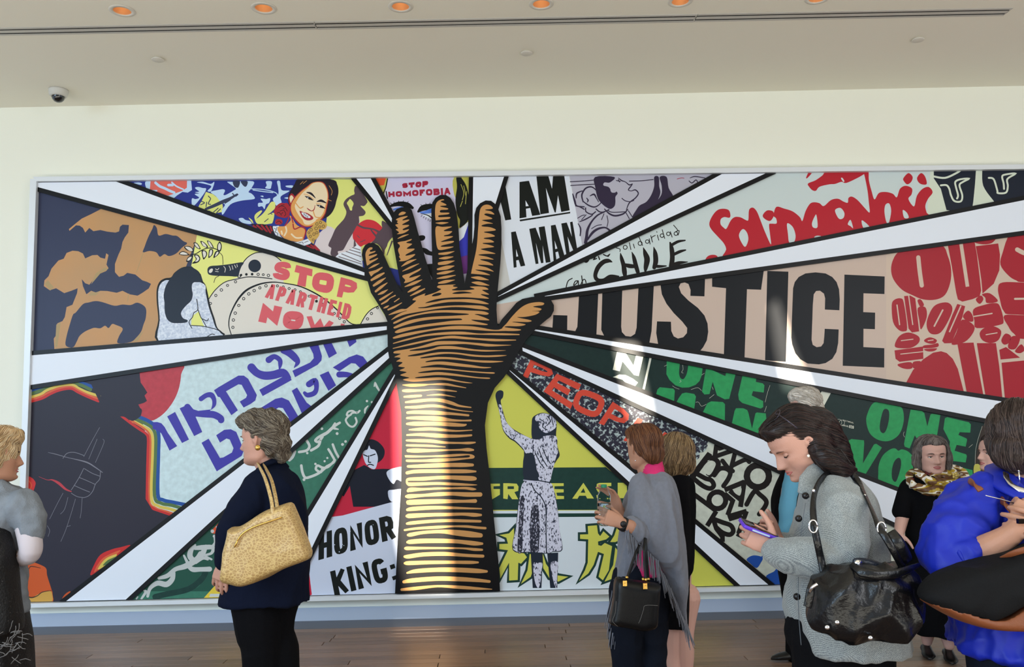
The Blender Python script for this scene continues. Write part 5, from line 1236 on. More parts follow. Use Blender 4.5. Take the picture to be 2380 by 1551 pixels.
def face_bits(M, t, lip=(176, 96, 92), brow=(88, 66, 54), look=0, lids=1, nm='lips', closed=0):
    H = M.to_scale()[0]; R3 = M.to_3x3().normalized()
    for s in (-1, 1):
        mb = MB(); c = Vector((s*.145, .268, .492))
        mb.ball(M @ c, .056*H, 14, 10, 0); mb.ball(M @ (c+Vector((look*.02, .032, -.012*closed*2))), .030*H, 10, 8, 1)
        mb.build('eye', [M_EYEW, M_IRIS], t, True)
        bd = [c_ for c_ in t.children if c_.name.startswith('body')]
        mb = MB(); mb.ball(M @ (c+Vector((0, .001, .024-.022*closed))), (.061*H,)*3, 14, 10)
        mb.build('eyelid', bd[0].data.materials[0] if bd else M_LASH, t, True)
        mb = MB(); pts = [(-.078,.292,.489),(-.045,.322,.500-closed*.030),(0,.334,.503-closed*.036),(.045,.320,.500-closed*.030),(.078,.285,.491)]
        mb.tube([M @ Vector((s*.145+a*s*-1, b, c2)) for a, b, c2 in pts], [.003*H,.007*H,.009*H,.007*H,.003*H], 6)
        mb.build('eyelashes', M_LASH, t, True)
        mb = MB(); pts = catmull([(s*.06,.370,.562,.007),(s*.11,.388,.583,.013),(s*.17,.372,.588,.011),(s*.22,.322,.572,.004)], False, 3)
        mb.tube([M @ Vector(p[:3]) for p in pts], [p[3]*H for p in pts], 6); mb.build('eyebrow', mat('brow_%d' % brow[0], brow, rough=.8), t, True)
    mb = MB()
    for (zz, yy, th) in ((.231, .388, .012), (.183, .388, .015)):
        pts = catmull([(-.10,.345,.208),(-.05,yy-.008,zz-.002 if zz > .2 else zz+.004),(0,yy+.004,zz-.003 if zz > .2 else zz),(.05,yy-.008,zz-.002 if zz > .2 else zz+.004),(.10,.345,.208)], False, 3)
        mb.tube([M @ Vector(p) for p in pts], [H*th*(.3+.7*math.sin(math.pi*(i+.3)/(len(pts)-.4))) for i in range(len(pts))], 6)
    mb.build('lips', mat('lip_%d' % lip[0], lip, rough=.45), t, True)
def cam_right(p): return Vector((1, 0, 0))
def skinm(name, c, c2=None): 
    m = mat(name, c, rough=.48, spec=.35, c2=c2, noise_scale=14, bump=.12, bump_scale=260) if c2 else mat(name, c, rough=.48, spec=.35, bump=.12, bump_scale=260)
    b = m.node_tree.nodes['Principled BSDF']; b.inputs['Subsurface Weight'].default_value = .08; b.inputs['Subsurface Radius'].default_value = (.02, .008, .004)
    return m
def shoe(mb, toe, heel, w=.045, h=.07):
    t, e = Vector(toe), Vector(heel); d = (t-e); L = d.length; d.normalize(); up = Vector((0,0,1)); s = up.cross(d)
    rows = [(-.02, .030, .060), (.03, .037, .075), (.25*L, .036, .078), (.45*L, .037, .062), (.65*L, .043, .045), (.85*L, .040, .035), (L, .022, .022), (L+.012, .006, .012)]
    vs, fs = [], []; n = 12
    for (a, ww, hh) in rows:
        for k in range(n):
            q = math.pi*2*k/n; x = math.cos(q)*ww*w/.045; z = max(0, .012+math.sin(q)*hh*.5+hh*.45)*h/.07; vs.append(e+d*a+s*x+up*z)
    for i in range(len(rows)-1):
        for k in range(n):
            a = i*n+k; b = i*n+(k+1) % n; fs.append((a, a+n, b+n, b))
    fs += [tuple(range(n)), tuple(range((len(rows)-1)*n, len(rows)*n))[::-1]]; mb.add(vs, fs)
# ------------------------------------------------------------------ people and what they carry
Z3 = Vector((0,0,1)); DOWN = Vector((0,0,-1))
SK_A = skinm('skin_rosy', (190, 142, 124)); SK_B = skinm('skin_tan', (178, 130, 106)); SK_C = skinm('skin_pale', (204, 160, 146))
M_BLK = mat('black_cloth', (11, 11, 14), rough=.95, spec=.12, bump=.25, bump_scale=220)
M_SHOE = mat('black_leather_shoe', (16, 15, 16), rough=.3)
def pillow(mb, pts, d, th, rings=7, m=0, dz=None, p=4.0):
    P = [at(x, y, d) for x, y in pts]; c = sum(P, Vector())/len(P); n = len(P); vs, fs = [], []
    for side in (-1, 1):
        for k in range(rings):
            s = k/(rings-1); s = 1-(1-s)**1.6 if s < 1 else 1; y = side*th/2*(max(0, 1-s**p))**.5
            for q in P: v = c+(q-c)*max(s, .001); vs.append(v+Vector((0, y, 0)))
    for sd in range(2):
        o = sd*rings*n
        for k in range(rings-1):
            for i in range(n):
                a, b = o+k*n+i, o+k*n+(i+1) % n; fs.append((a, b, b+n, a+n) if sd else (a, a+n, b+n, b))
    mb.add(vs, fs, m)
def dense(pts, n=4, closed=True): return catmull(pts, closed, n)
def path(pts, r, name, m, parent, n=8, flat=None, label=None):
    P = catmull([tuple(at(*p)) for p in pts], False, 5); mb = MB()
    if flat: tubeo(mb, P, [flat]*len(P), (0, 1, .2), n)
    else: mb.tube(P, r, n)
    o = mb.build(name, m, parent, True)
    if label: o['label'] = label
    return o
def base_of(px, d): p = at(px, 1500, d); return Vector((p.x, p.y, 0))
def legs(mb, hips, d, r=(.05, .036, .034), fwd=Vector((0,0,0)), ank=None):
    """hips: [(px, py)] pairs; straight down to the floor"""
    out = []
    for i, (px, py) in enumerate(hips):
        h = at(px, py, d+(.02 if i else -.02)); a = Vector((h.x, h.y, .07))+ (ank[i] if ank else Vector()); k = (h+a)/2+fwd*.4+Vector((0,0,.02))
        limb(mb, [h, k, a], list(r)); out.append(a)
    return out
def trousers_mb(hip, an, r=(.105, .085, .062, .075), waist=None):
    mb = MB()
    for h, a in zip(hip, an): limb(mb, [h, h.lerp(a, .28), h.lerp(a, .55), Vector((a.x, a.y, .05))], list(r))
    if waist: mb.ball(waist[0], waist[1], 16, 10)
    return mb
# ================= navy jacket, croc bag
D = 4.0
t = empty('person', base_of(625, D), 'woman with curled grey-brown hair in a navy jacket and black trousers', 'person')
M = head_matrix(at(610, 1079, D), .224, -103, 3); mb = MB(); add_head(mb, M, jowl=1)
limb(mb, [at(615,1062,D), at(628,1095,D), at(638,1120,D)], [.056,.056,.075])
limb(mb, [at(638,1120,D), at(640,1200,D), at(632,1300,D), at(628,1360,D)], [.075,.10,.10,.09])
limb(mb, [at(605,1128,D-.08), at(545,1235,D-.18), at(524,1300,D-.15)], [.05,.042,.030])
add_hand(mb, at(523,1303,D-.15), Vector((-.28,.02,-1)), Vector((-.2,-1,0)), 1, (20,28,20), .95)
limb(mb, [at(668,1125,D+.08), at(668,1240,D+.1), at(650,1310,D+.12)], [.045,.040,.030]); add_hand(mb, at(650,1312,D+.12), Vector((-.2,0,-1)), Vector((.3,1,0)), 1)
an = legs(mb, [(606,1390),(643,1390)], D, ank=[Vector((.0,.0,0)), Vector((.03,.05,0))])
remesh('body', mb, .0042, SK_A, t, 2, dec=.4)
face_bits(M, t, lip=(168, 70, 78), brow=(110, 92, 78))
M_NAVY = mat('navy_wool', (14, 20, 38), rough=.95, spec=.12, bump=.3, bump_scale=260)
jk = MB()
slices(jk, [(1070,612,654,D+.02,.055),(1088,600,664,D,.085),(1112,588,688,D,.12),(1150,574,703,D,.14),(1200,560,711,D,.15),(1260,545,713,D,.155),(1330,530,716,D,.165),(1399,512,718,D,.175)])
limb(jk, [at(612,1128,D-.06), at(574,1180,D-.13), at(541,1238,D-.19), at(531,1272,D-.18), at(525,1302,D-.16)], [.078,.074,.066,.056,.046])
jo = remesh('jacket', jk, .009, M_NAVY, t, 5, ((.007, 7, 7, 5, 1.0), (.003, 16, 16, 9, 4.0)))
mb = MB(); tubeo(mb, [at(x, y, D+dz) for x, y, dz in ((598,1100,-.10),(612,1082,-.085),(632,1073,-.06),(654,1076,.02),(662,1086,.06))], [(.012,.022)]*5, (0,0,1)); mb.build('collar', M_NAVY, jo, True)
hp = [at(600,1385,D-.03), at(648,1385,D+.04)]
tr = MB(); limb(tr, [at(597,1385,D-.03), at(603,1470,D-.03), at(608,1540,D-.02), Vector((an[0].x, an[0].y, .05))], [.115,.098,.080,.080]); limb(tr, [at(640,1385,D+.05), at(632,1470,D+.05), at(650,1540,D+.05), Vector((an[1].x, an[1].y, .05))], [.115,.095,.088,.080])
tr.ball(at(620,1370,D), (.15,.13,.12))
remesh('trousers', tr, .009, M_BLK, t, 4, ((.006, 8, 8, 7, 2.0),))
for a in an: 
    mb = MB(); shoe(mb, (a.x-.17, a.y+.05, 0), (a.x+.05, a.y, 0)); mb.build('shoe', M_SHOE, t, True)
HG = [mat('hair_grey_brown', (96, 84, 72), rough=.5), mat('hair_silver', (156, 145, 128), rough=.5), mat('hair_dark_brown', (62, 50, 42), rough=.5)]
def flowback(p): 
    return (p.x*.6, -1.0+.3*math.sin(p.z*9), -.55-.6*max(0, .6-p.z))
hair('hair', M, [((0,-.15,.72),(.41,.43,.39)),((0,.10,.90),(.36,.36,.22)),((0,.34,.90),(.27,.14,.12)),((0,-.36,.38),(.34,.22,.30)),((.20,-.30,.42),(.20,.18,.26)),((-.20,-.30,.42),(.20,.18,.26)),((.25,.0,.80),(.14,.22,.12)),((-.25,.0,.80),(.14,.22,.12)),((0,-.44,.14),(.26,.12,.12))], HG, t, flowback, N=4200, length=.07, seed=4, wob=.8, disp=((.007, 20, 20, 20, 3.0), (.003, 60, 60, 30, 1.0)), r=.0009)
M_GOLD = mat('gold', (212, 170, 90), rough=.25, metal=1)
mb = MB(); mb.ball(at(599,1041,D-.115), (.013,.007,.013)); mb.ball(at(599,1041,D-.124), (.007,.004,.007)); mb.build('earring', M_GOLD, t, True)
# the tan tote
def croc():
    m = bpy.data.materials.new('croc_leather'); m.use_nodes = True; nt = m.node_tree; b = nt.nodes['Principled BSDF']
    tc = nt.nodes.new('ShaderNodeTexCoord'); mp = nt.nodes.new('ShaderNodeMapping'); mp.inputs['Scale'].default_value = (1, 1, 1.35); mp.inputs['Rotation'].default_value = (0, .35, 0)
    v = nt.nodes.new('ShaderNodeTexVoronoi'); v.feature = 'DISTANCE_TO_EDGE'; v.inputs['Scale'].default_value = 70
    r = nt.nodes.new('ShaderNodeValToRGB'); r.color_ramp.elements[0].color = (*lin((200, 170, 112)), 1); r.color_ramp.elements[1].color = (*lin((168, 134, 82)), 1); r.color_ramp.elements[0].position = .03; r.color_ramp.elements[1].position = .16
    bp = nt.nodes.new('ShaderNodeBump'); bp.inputs['Strength'].default_value = .35; bp.inputs['Distance'].default_value = .004
    nt.links.new(tc.outputs['Object'], mp.inputs[0]); nt.links.new(mp.outputs[0], v.inputs['Vector']); nt.links.new(v.outputs['Distance'], r.inputs[0]); nt.links.new(r.outputs[0], b.inputs['Base Color'])
    nt.links.new(v.outputs['Distance'], bp.inputs['Height']); nt.links.new(bp.outputs[0], b.inputs['Normal']); b.inputs['Roughness'].default_value = .38; return m
M_CROC = croc()
DB = 3.66
bg = empty('tote_bag', at(620,1300,DB), 'tan crocodile-embossed leather tote bag hanging from the shoulder of the navy jacket', 'bag')
mb = MB(); pillow(mb, dense([(530,1232),(533,1228),(552,1227),(580,1213),(619,1188),(650,1176),(676,1170),(684,1180),(700,1222),(720,1275),(723,1289),(714,1300),(650,1329),(600,1350),(563,1363),(540,1358),(520,1349),(517,1335),(523,1290)], 3), DB, .15, 11, p=14)
remesh('bag_body', mb, .005, M_CROC, bg, 1, ((.004, 7, 7, 7, 2.2),))
path([(646,1196,DB-.02),(643,1170,DB+.0),(632,1120,DB+.07),(618,1090,DB+.17),(612,1079,DB+.28),(618,1076,DB+.36)], .008, 'strap', M_CROC, bg, flat=(.004,.0085))
path([(634,1200,DB-.07),(631,1165,DB-.045),(617,1115,DB+.04),(603,1086,DB+.14),(599,1079,DB+.25),(604,1077,DB+.34)], .008, 'strap', M_CROC, bg, flat=(.004,.0085))
path([(552,1257,DB-.083),(562,1243,DB-.085),(577,1232,DB-.086),(596,1223,DB-.087),(625,1213,DB-.087),(655,1203,DB-.083)], .0035, 'zipper', M_GOLD, bg)
path([(552,1257,DB-.085),(549,1264,DB-.087),(545,1272,DB-.084)], .004, 'zipper_pull', M_GOLD, bg)
for (x, y) in ((548,1355),(563,1361),(684,1305),(700,1298)): mb = MB(); mb.ball(at(x, y-1, DB-.03), .006, 8, 6); mb.build('metal_foot', M_GOLD, bg, True)
# ================= grey poncho
D = 4.6
t = empty('person', base_of(1500, D), 'woman with short auburn hair in a grey fringed poncho over a pink roll-neck', 'person')
M = head_matrix(at(1499, 1090, D), .226, -150, 4); mb = MB(); add_head(mb, M, jowl=1)
limb(mb, [at(1500,1070,D), at(1508,1100,D), at(1515,1130,D)], [.058,.058,.08]); limb(mb, [at(1515,1130,D), at(1515,1230,D), at(1495,1330,D), at(1490,1350,D)], [.07,.08,.075,.07])
limb(mb, [at(1488,1140,D-.08), at(1500,1243,D-.12), at(1468,1227,D-.24), at(1449,1219,D-.26)], [.05,.045,.038,.029])
add_hand(mb, at(1447,1217,D-.26), Vector((-1,.0,.42)), Vector((.1,-1,.25)), -1, (26,58,38), .98, fan=3, tdir=(.75,.55,-.45))
limb(mb, [at(1545,1140,D+.1), at(1500,1235,D+.06), at(1446,1192,D-.02)], [.05,.045,.030]); add_hand(mb, at(1441,1186,D-.06), Vector((-.5,-.25,1)), Vector((.6,.5,.1)), -1, (12,18,12), .98)
an = legs(mb, [(1465,1400),(1515,1400)], D, ank=[Vector((-.03,.05,0)), Vector((.04,0,0))])
remesh('body', mb, .0042, SK_B, t, 2, dec=.4)
face_bits(M, t)
sh = MB(); slices(sh, [(1150,1470,1548,D,.12),(1240,1472,1545,D,.12),(1335,1466,1540,D,.13)])
remesh('shirt', sh, .01, mat('pink_knit', (205, 44, 104), rough=.85, bump=.3, bump_scale=300), t, 3)
nk = MB(); slices(nk, [(1072,1500,1538,D,.058),(1080,1488,1540,D,.066),(1096,1486,1544,D,.07),(1112,1480,1552,D,.08),(1118,1478,1556,D,.08)]); remesh('roll_neck', nk, .007, MATS['pink_knit'], t, 3, ((.003, 5, 5, 50, 1.0),))
M_PON = mat('grey_poncho', (112, 114, 124), rough=.95, sheen=.15, bump=.25, bump_scale=400, noise_amt=.06, noise_scale=60)
pc = MB()
slices(pc, [(1101,1496,1548,D,.07),(1112,1484,1560,D,.11),(1135,1468,1567,D,.15),(1170,1454,1574,D-.02,.18),(1205,1448,1579,D-.03,.20),(1240,1458,1583,D-.03,.20),(1268,1480,1586,D-.03,.19),(1295,1508,1588,D-.02,.17),(1330,1532,1591,D-.01,.14),(1390,1562,1594,D,.09),(1455,1591,1598,D+.02,.03)])
limb(pc, [at(1490,1130,D-.08), at(1500,1190,D-.14), at(1494,1240,D-.16), at(1466,1228,D-.23)], [.06,.08,.066,.050])
slices(pc, [(1170,1452,1500,D+.05,.12),(1230,1446,1500,D+.03,.12),(1280,1441,1484,D+.0,.10),(1325,1433,1474,D-.02,.08),(1350,1428,1468,D-.02,.06)])
po = remesh('poncho', pc, .008, M_PON, t, 5, ((.012, 11, 11, 1.6, 1.0), (.004, 22, 22, 4, 4.0)))
fr = MB(); rd = random.Random(5)
def fringe(pts, n, ln, dd):
    P = catmull(pts, False, 8)
    for i in range(n):
        q = P[min(len(P)-1, int(i/n*len(P)))]; a = at(q[0]+rd.uniform(-2, 2), q[1]-3, q[2]); l = ln*rd.uniform(.8, 1.15); dx = rd.uniform(-.012, .012)+dd
        fr.tube([a, a+Vector((dx*.3, rd.uniform(-.006,.006), -l*.35)), a+Vector((dx*.7, 0, -l*.7)), a+Vector((dx, 0, -l))], [.0032,.0028,.0026,.0015], 4, caps=False)
fringe([(1456,1216,D-.28),(1462,1240,D-.27),(1482,1264,D-.25),(1510,1290,D-.20),(1530,1305,D-.18)], 46, .105, 0)
fringe([(1530,1312,D-.16),(1545,1345,D-.12),(1565,1385,D-.08),(1582,1425,D-.04),(1597,1456,D)], 60, .13, .03)
fringe([(1428,1350,D-.05),(1440,1352,D-.08),(1455,1352,D-.08),(1468,1350,D-.07)], 40, .30, -.05)
fr.build('fringe', M_PON, po, True)
M_DKNAVY = mat('dark_denim', (17, 21, 31), rough=.9, spec=.15, bump=.2, bump_scale=300)
tr = MB(); limb(tr, [at(1466,1370,D-.03), at(1452,1450,D-.03), at(1458,1540,D-.02), Vector((an[0].x, an[0].y, .05))], [.11,.088,.078,.075]); limb(tr, [at(1512,1370,D+.02), at(1514,1450,D+.04), at(1515,1540,D+.04), Vector((an[1].x, an[1].y, .05))], [.11,.09,.080,.075]); tr.ball(at(1488,1345,D), (.15,.12,.11))
remesh('trousers', tr, .009, M_DKNAVY, t, 4, ((.006, 9, 9, 8, 2.0),))
for a in an: mb = MB(); shoe(mb, (a.x-.17, a.y+.08, 0), (a.x+.05, a.y-.02, 0)); mb.build('shoe', M_SHOE, t, True)
HR = [mat('hair_auburn', (112, 68, 42), rough=.45), mat('hair_auburn_dark', (74, 42, 30), rough=.45), mat('hair_copper', (132, 88, 58), rough=.45)]
hair('hair', M, [((0,-.12,.66),(.385,.42,.40)),((0,.12,.84),(.33,.30,.22)),((0,-.34,.36),(.30,.18,.26)),((.20,-.22,.48),(.17,.19,.20)),((-.20,-.22,.48),(.17,.19,.20)),((0,.26,.86),(.26,.12,.10))], HR, t, lambda p: (p.x*.2, -.7 if p.z > .8 else -.25, -1.1), N=2600, length=.08, seed=8, wob=.3, r=.0012, disp=((.002, 30, 30, 30, 3.0),))
mb = MB(); p0, p1 = at(1453,1222,D-.25), at(1446,1217,D-.26); ax = (p0-p1).normalized(); mb.tube([p1-ax*.002, p1+ax*.020], .036, 20); mb.ball(at(1449,1219,D-.30), (.016,.008,.016)); mb.build('wristwatch', mat('watch_black', (20,20,22), rough=.4), t, True)
mb = MB(); mb.ball(at(1394,1197,D-.285), .0045, 8, 6); mb.build('ring', mat('silver', (220,220,225), rough=.15, metal=1), t, True)
mb = MB(); mb.ball(at(1477,1071,D-.09), .004, 8, 6); mb.build('earring', MATS['silver'], t, True)
# water bottle
DW = D-.225
bt = empty('water_bottle', at(1404,1222,DW), 'half-full clear plastic water bottle with green cap held by the woman in the poncho', 'bottle')
b0 = at(1405,1223,DW); b1 = at(1403.5,1128,DW); hh = (b1-b0).length; axb = (b1-b0)/hh; M_PET = mat('clear_plastic', (238,246,250), rough=.03, trans=1, ior=1.04); M_WAT = mat('bottled_water', (225,240,248), rough=.0, trans=1, ior=1.12)
def rev(mb, prof, n=24):
    u = Vector((1,0,0)); u = (u-axb*u.dot(axb)).normalized(); w = axb.cross(u); vs, fs = [], []
    for r, z in prof:
        for k in range(n): q = 2*math.pi*k/n; vs.append(b0+axb*z+u*math.cos(q)*r+w*math.sin(q)*r)
    for i in range(len(prof)-1):
        for k in range(n): a = i*n+k; b = i*n+(k+1) % n; fs.append((a, b, b+n, a+n))
    mb.add(vs, fs)
mb = MB(); rev(mb, [(.001,.008),(.022,.001),(.031,.004),(.034,.02),(.0325,.03),(.0345,.04),(.0345,.06),(.033,.068),(.0345,.076),(.0345,.12),(.033,.128),(.0345,.136),(.033,.15),(.025,.172),(.015,.192),(.0125,.198),(.0125,hh)]); mb.build('bottle_shell', M_PET, bt, True)
mb = MB(); rev(mb, [(.001,.010),(.030,.010),(.032,.03),(.032,.112),(.001,.112)]); mb.build('water', M_WAT, bt, True)
mb = MB(); rev(mb, [(.0146,hh-.012),(.0148,hh),(.0138,hh+.003),(.001,hh+.003)]); rev(mb, [(.0125,hh-.012),(.0146,hh-.012)]); mb.build('bottle_cap', mat('green_cap', (22,120,84), rough=.4), bt, True)
# black handbag
DH = D-.30
hb = empty('handbag', at(1480,1400,DH), 'structured black leather handbag with gold locks hanging at the hip of the poncho woman', 'bag')
M_LEA = mat('black_leather', (12, 12, 14), rough=.34, spec=.35, bump=.12, bump_scale=240)
mb = MB(); pillow(mb, dense([(1430,1343),(1460,1346),(1500,1352),(1533,1358),(1534,1372),(1530,1420),(1527,1455),(1512,1464),(1493,1467),(1460,1460),(1430,1455),(1415,1449),(1416,1440),(1424,1390)], 3), DH, .13, 9, p=9)
ho = remesh('bag_body', mb, .006, M_LEA, hb, 2)
for (x0, y0, x1, y1) in ((1447,1350,1457,1362),(1494,1356,1504,1369)):
    mb = MB(); a, b = at(x0, y0, DH-.068), at(x1, y1, DH-.068); mb.box((a.x, a.y-.008, b.z), (b.x, a.y+.004, a.z)); c = (a+b)/2; mb.box((c.x-.004, a.y-.014, c.z-.012), (c.x+.006, a.y-.006, c.z+.002)); mb.build('gold_lock', M_GOLD, hb)
M_STI = mat('stitching', (120, 116, 112), rough=.8)
path([(1432,1398,DH-.066),(1430,1425,DH-.067),(1424,1444,DH-.062),(1436,1457,DH-.055)], .0009, 'seam', M_STI, hb); path([(1529,1408,DH-.062),(1500,1408,DH-.068),(1495,1420,DH-.068),(1486,1446,DH-.066),(1476,1462,DH-.050)], .0009, 'seam', M_STI, hb)
path([(1457,1345,DH-.02),(1462,1330,DH-.01),(1476,1290,DH+.02),(1492,1255,DH+.08)], .006, 'handle', M_LEA, hb)
path([(1459,1342,DH+.04),(1466,1325,DH+.05),(1480,1290,DH+.06),(1493,1257,DH+.1)], .006, 'handle', M_LEA, hb)
path([(1501,1350,DH-.05),(1499,1320,DH-.04),(1497,1280,DH-.03),(1499,1252,DH+.02)], .0065, 'handle', M_LEA, hb)
path([(1507,1348,DH+.04),(1505,1320,DH+.03),(1502,1280,DH+.02),(1501,1252,DH+.04)], .0065, 'handle', M_LEA, hb)
for (x, y, dz) in ((1457,1343,-.02),(1501,1348,-.05),(1507,1347,.03),(1495,1347,-.04)): mb = MB(); mb.ball(at(x, y, DH+dz), .009, 8, 6); mb.build('handle_ring', M_GOLD, hb, True)
# ================= black dress behind her
D = 5.1
t = empty('person', base_of(1572, D), 'bare-legged woman in black with blond-brown bob, half hidden behind the grey poncho', 'person')
M = head_matrix(at(1574, 1107, D), .240, 165, 8); mb = MB(); add_head(mb, M)
limb(mb, [at(1572,1085,D), at(1574,1108,D), at(1575,1130,D)], [.055,.055,.075]); limb(mb, [at(1575,1130,D), at(1572,1250,D), at(1570,1360,D)], [.07,.09,.09])
for s in (-1, 1): limb(mb, [at(1573+s*20,1135,D), at(1573+s*24,1240,D), at(1573+s*20,1330,D-.08)], [.04,.034,.028]); add_hand(mb, at(1573+s*20,1332,D-.08), Vector((0,0,-1)), Vector((s,0,0)), -s)
an = []
for x, y2 in ((1560,1), (1588,-1)):
    h = at(x-4*y2, 1390, D); a = Vector((at(x, 1500, D).x, h.y-.03*y2, .07)); limb(mb, [h, at(x, 1470, D), at(x+1, 1530, D+.02), a], [.09,.062,.060,.034]); an.append(a)
remesh('body', mb, .0042, SK_C, t, 2, dec=.4)
dr = MB(); [limb(dr, [at(1573+s*20,1130,D), at(1573+s*23,1240,D), at(1573+s*20,1322,D-.08)], [.055,.05,.042]) for s in (-1,1)]; slices(dr, [(1092,1560,1592,D,.05),(1104,1552,1597,D,.09),(1140,1545,1600,D,.12),(1200,1545,1600,D,.13),(1265,1543,1601,D,.14),(1330,1541,1598,D,.15),(1400,1541,1597,D,.15),(1455,1540,1595,D,.14)]); remesh('dress', dr, .009, M_BLK, t, 4, ((.006, 9, 9, 4, 2.0),))
for a in an: mb = MB(); shoe(mb, (a.x+.03, a.y+.17, 0), (a.x, a.y-.04, 0)); mb.build('shoe', M_SHOE, t, True)
HB = [mat('hair_light_brown', (130, 104, 74), rough=.4), mat('hair_honey', (176, 148, 110), rough=.4), mat('hair_umber', (78, 60, 44), rough=.4)]
hair('hair', M, [((0,-.06,.62),(.45,.46,.45)),((0,-.20,.34),(.44,.34,.36)),((.25,-.05,.34),(.20,.26,.30)),((-.25,-.05,.34),(.20,.26,.30)),((0,-.22,.12),(.32,.22,.16))], HB, t, lambda p: (p.x*.5+.25, -.4 if p.z > .75 else .05, -1.0), N=2600, length=.12, seed=12, wob=.45, r=.0014)
face_bits(M, t)
# ================= white-haired visitor in a vest
D = 6.0
t = empty('person', base_of(1860, D), 'white-haired visitor in a black vest over blue sleeves, behind the grey-coated woman', 'person')
M = head_matrix(at(1876, 985, D), .235, -100, 6); mb = MB(); add_head(mb, M)
limb(mb, [at(1880,972,D), at(1884,1000,D), at(1888,1020,D)], [.065,.065,.09]); limb(mb, [at(1880,1040,D), at(1868,1150,D), at(1868,1280,D)], [.08,.08,.08])
add_hand(mb, at(1822,1235,D-.18), Vector((-.5,0,-.8)), Vector((0,-1,0)), 1)
limb(mb, [at(1856,1075,D-.08), at(1830,1140,D-.18), at(1822,1235,D-.19)], [.045,.04,.032])
an = legs(mb, [(1845,1320),(1872,1320)], D, ank=[Vector((-.02,-.05,0)), Vector((.05,.1,0))])
remesh('body', mb, .0046, SK_C, t, 2, dec=.4)
face_bits(M, t)
M_BLU = mat('sky_blue_knit', (96, 160, 190), rough=.9, bump=.3, bump_scale=200, stretch=(1, 1, 6))
sl = MB(); slices(sl, [(1015,1866,1906,D,.08),(1050,1846,1920,D,.12),(1150,1832,1920,D,.14),(1260,1825,1915,D,.15)]); limb(sl, [at(1856,1068,D-.12), at(1840,1125,D-.19), at(1830,1175,D-.22), at(1824,1230,D-.20)], [.058,.054,.050,.044]); remesh('sweater', sl, .01, M_BLU, t, 4, ((.006, 8, 8, 8, 2.0),))
vs_ = MB(); slices(vs_, [(1012,1868,1908,D,.085),(1050,1842,1924,D,.13),(1110,1814,1924,D+.02,.155),(1160,1796,1924,D+.03,.165),(1240,1798,1922,D+.03,.17),(1345,1815,1920,D+.02,.17)]); remesh('vest', vs_, .01, M_BLK, t, 4, ((.005, 8, 8, 8, 2.0),))
tr = trousers_mb([at(1850,1330,D-.04), at(1872,1330,D+.05)], an, (.12,.10,.08,.08)); remesh('trousers', tr, .01, M_BLK, t, 4)
for a in an: mb = MB(); shoe(mb, (a.x-.17, a.y, 0), (a.x+.08, a.y, 0), .05, .08); mb.build('shoe', M_SHOE, t, True)
HW = [mat('hair_white', (216, 208, 198), rough=.5), mat('hair_ash', (176, 164, 150), rough=.5)]
hair('hair', M, [((0,-.10,.68),(.42,.44,.42)),((0,.10,.84),(.34,.32,.24)),((0,-.34,.40),(.30,.20,.26)),((.24,-.1,.52),(.16,.2,.2)),((-.24,-.1,.52),(.16,.2,.2))], HW, t, lambda p: (p.x*.3, -1.0, -.5), N=1200, length=.09, seed=15, wob=.6, r=.0018)
# ================= woman in the grey jacket with the phone
D = 3.0
t = empty('person', base_of(1960, D), 'dark-haired woman in a grey buttoned jacket, head bent over a purple phone', 'person')
M = head_matrix(at(1892, 1093, D), .222, -84, 33); mb = MB(); add_head(mb, M)
limb(mb, [at(1890,1075,D), at(1915,1110,D), at(1935,1145,D)], [.056,.054,.075]); limb(mb, [at(1935,1150,D), at(1950,1250,D), at(1955,1400,D), at(1955,1470,D)], [.085,.10,.10,.10])
limb(mb, [at(1958,1165,D-.12), at(1950,1305,D-.18), at(1850,1292,D-.2), at(1802,1278,D-.14)], [.045,.04,.036,.029])
add_hand(mb, at(1801,1277,D-.14), Vector((-1,.22,.62)), Vector((.15,-1,-.05)), -1, None, 1.0, fan=3, tdir=(.62,.72,-.1), tcurl=14, curls=[(48,50,30),(52,55,30),(56,58,32),(60,60,34)])
limb(mb, [at(1925,1165,D+.15), at(1900,1290,D+.15), at(1812,1262,D+.02)], [.045,.04,.028])
add_hand(mb, at(1812,1262,D+.02), Vector((-1,-.25,.45)), Vector((.1,1,-.3)), 1, (46,48,30), .98, tdir=(.66,.68,-.2), tcurl=12)
an = legs(mb, [(1930,1480),(1985,1480)], D, ank=[Vector((-.02,.03,0)), Vector((.04,-.03,0))])
remesh('body', mb, .0038, SK_A, t, 2, dec=.45)
face_bits(M, t, lip=(186, 104, 98), brow=(92, 62, 50), closed=1)
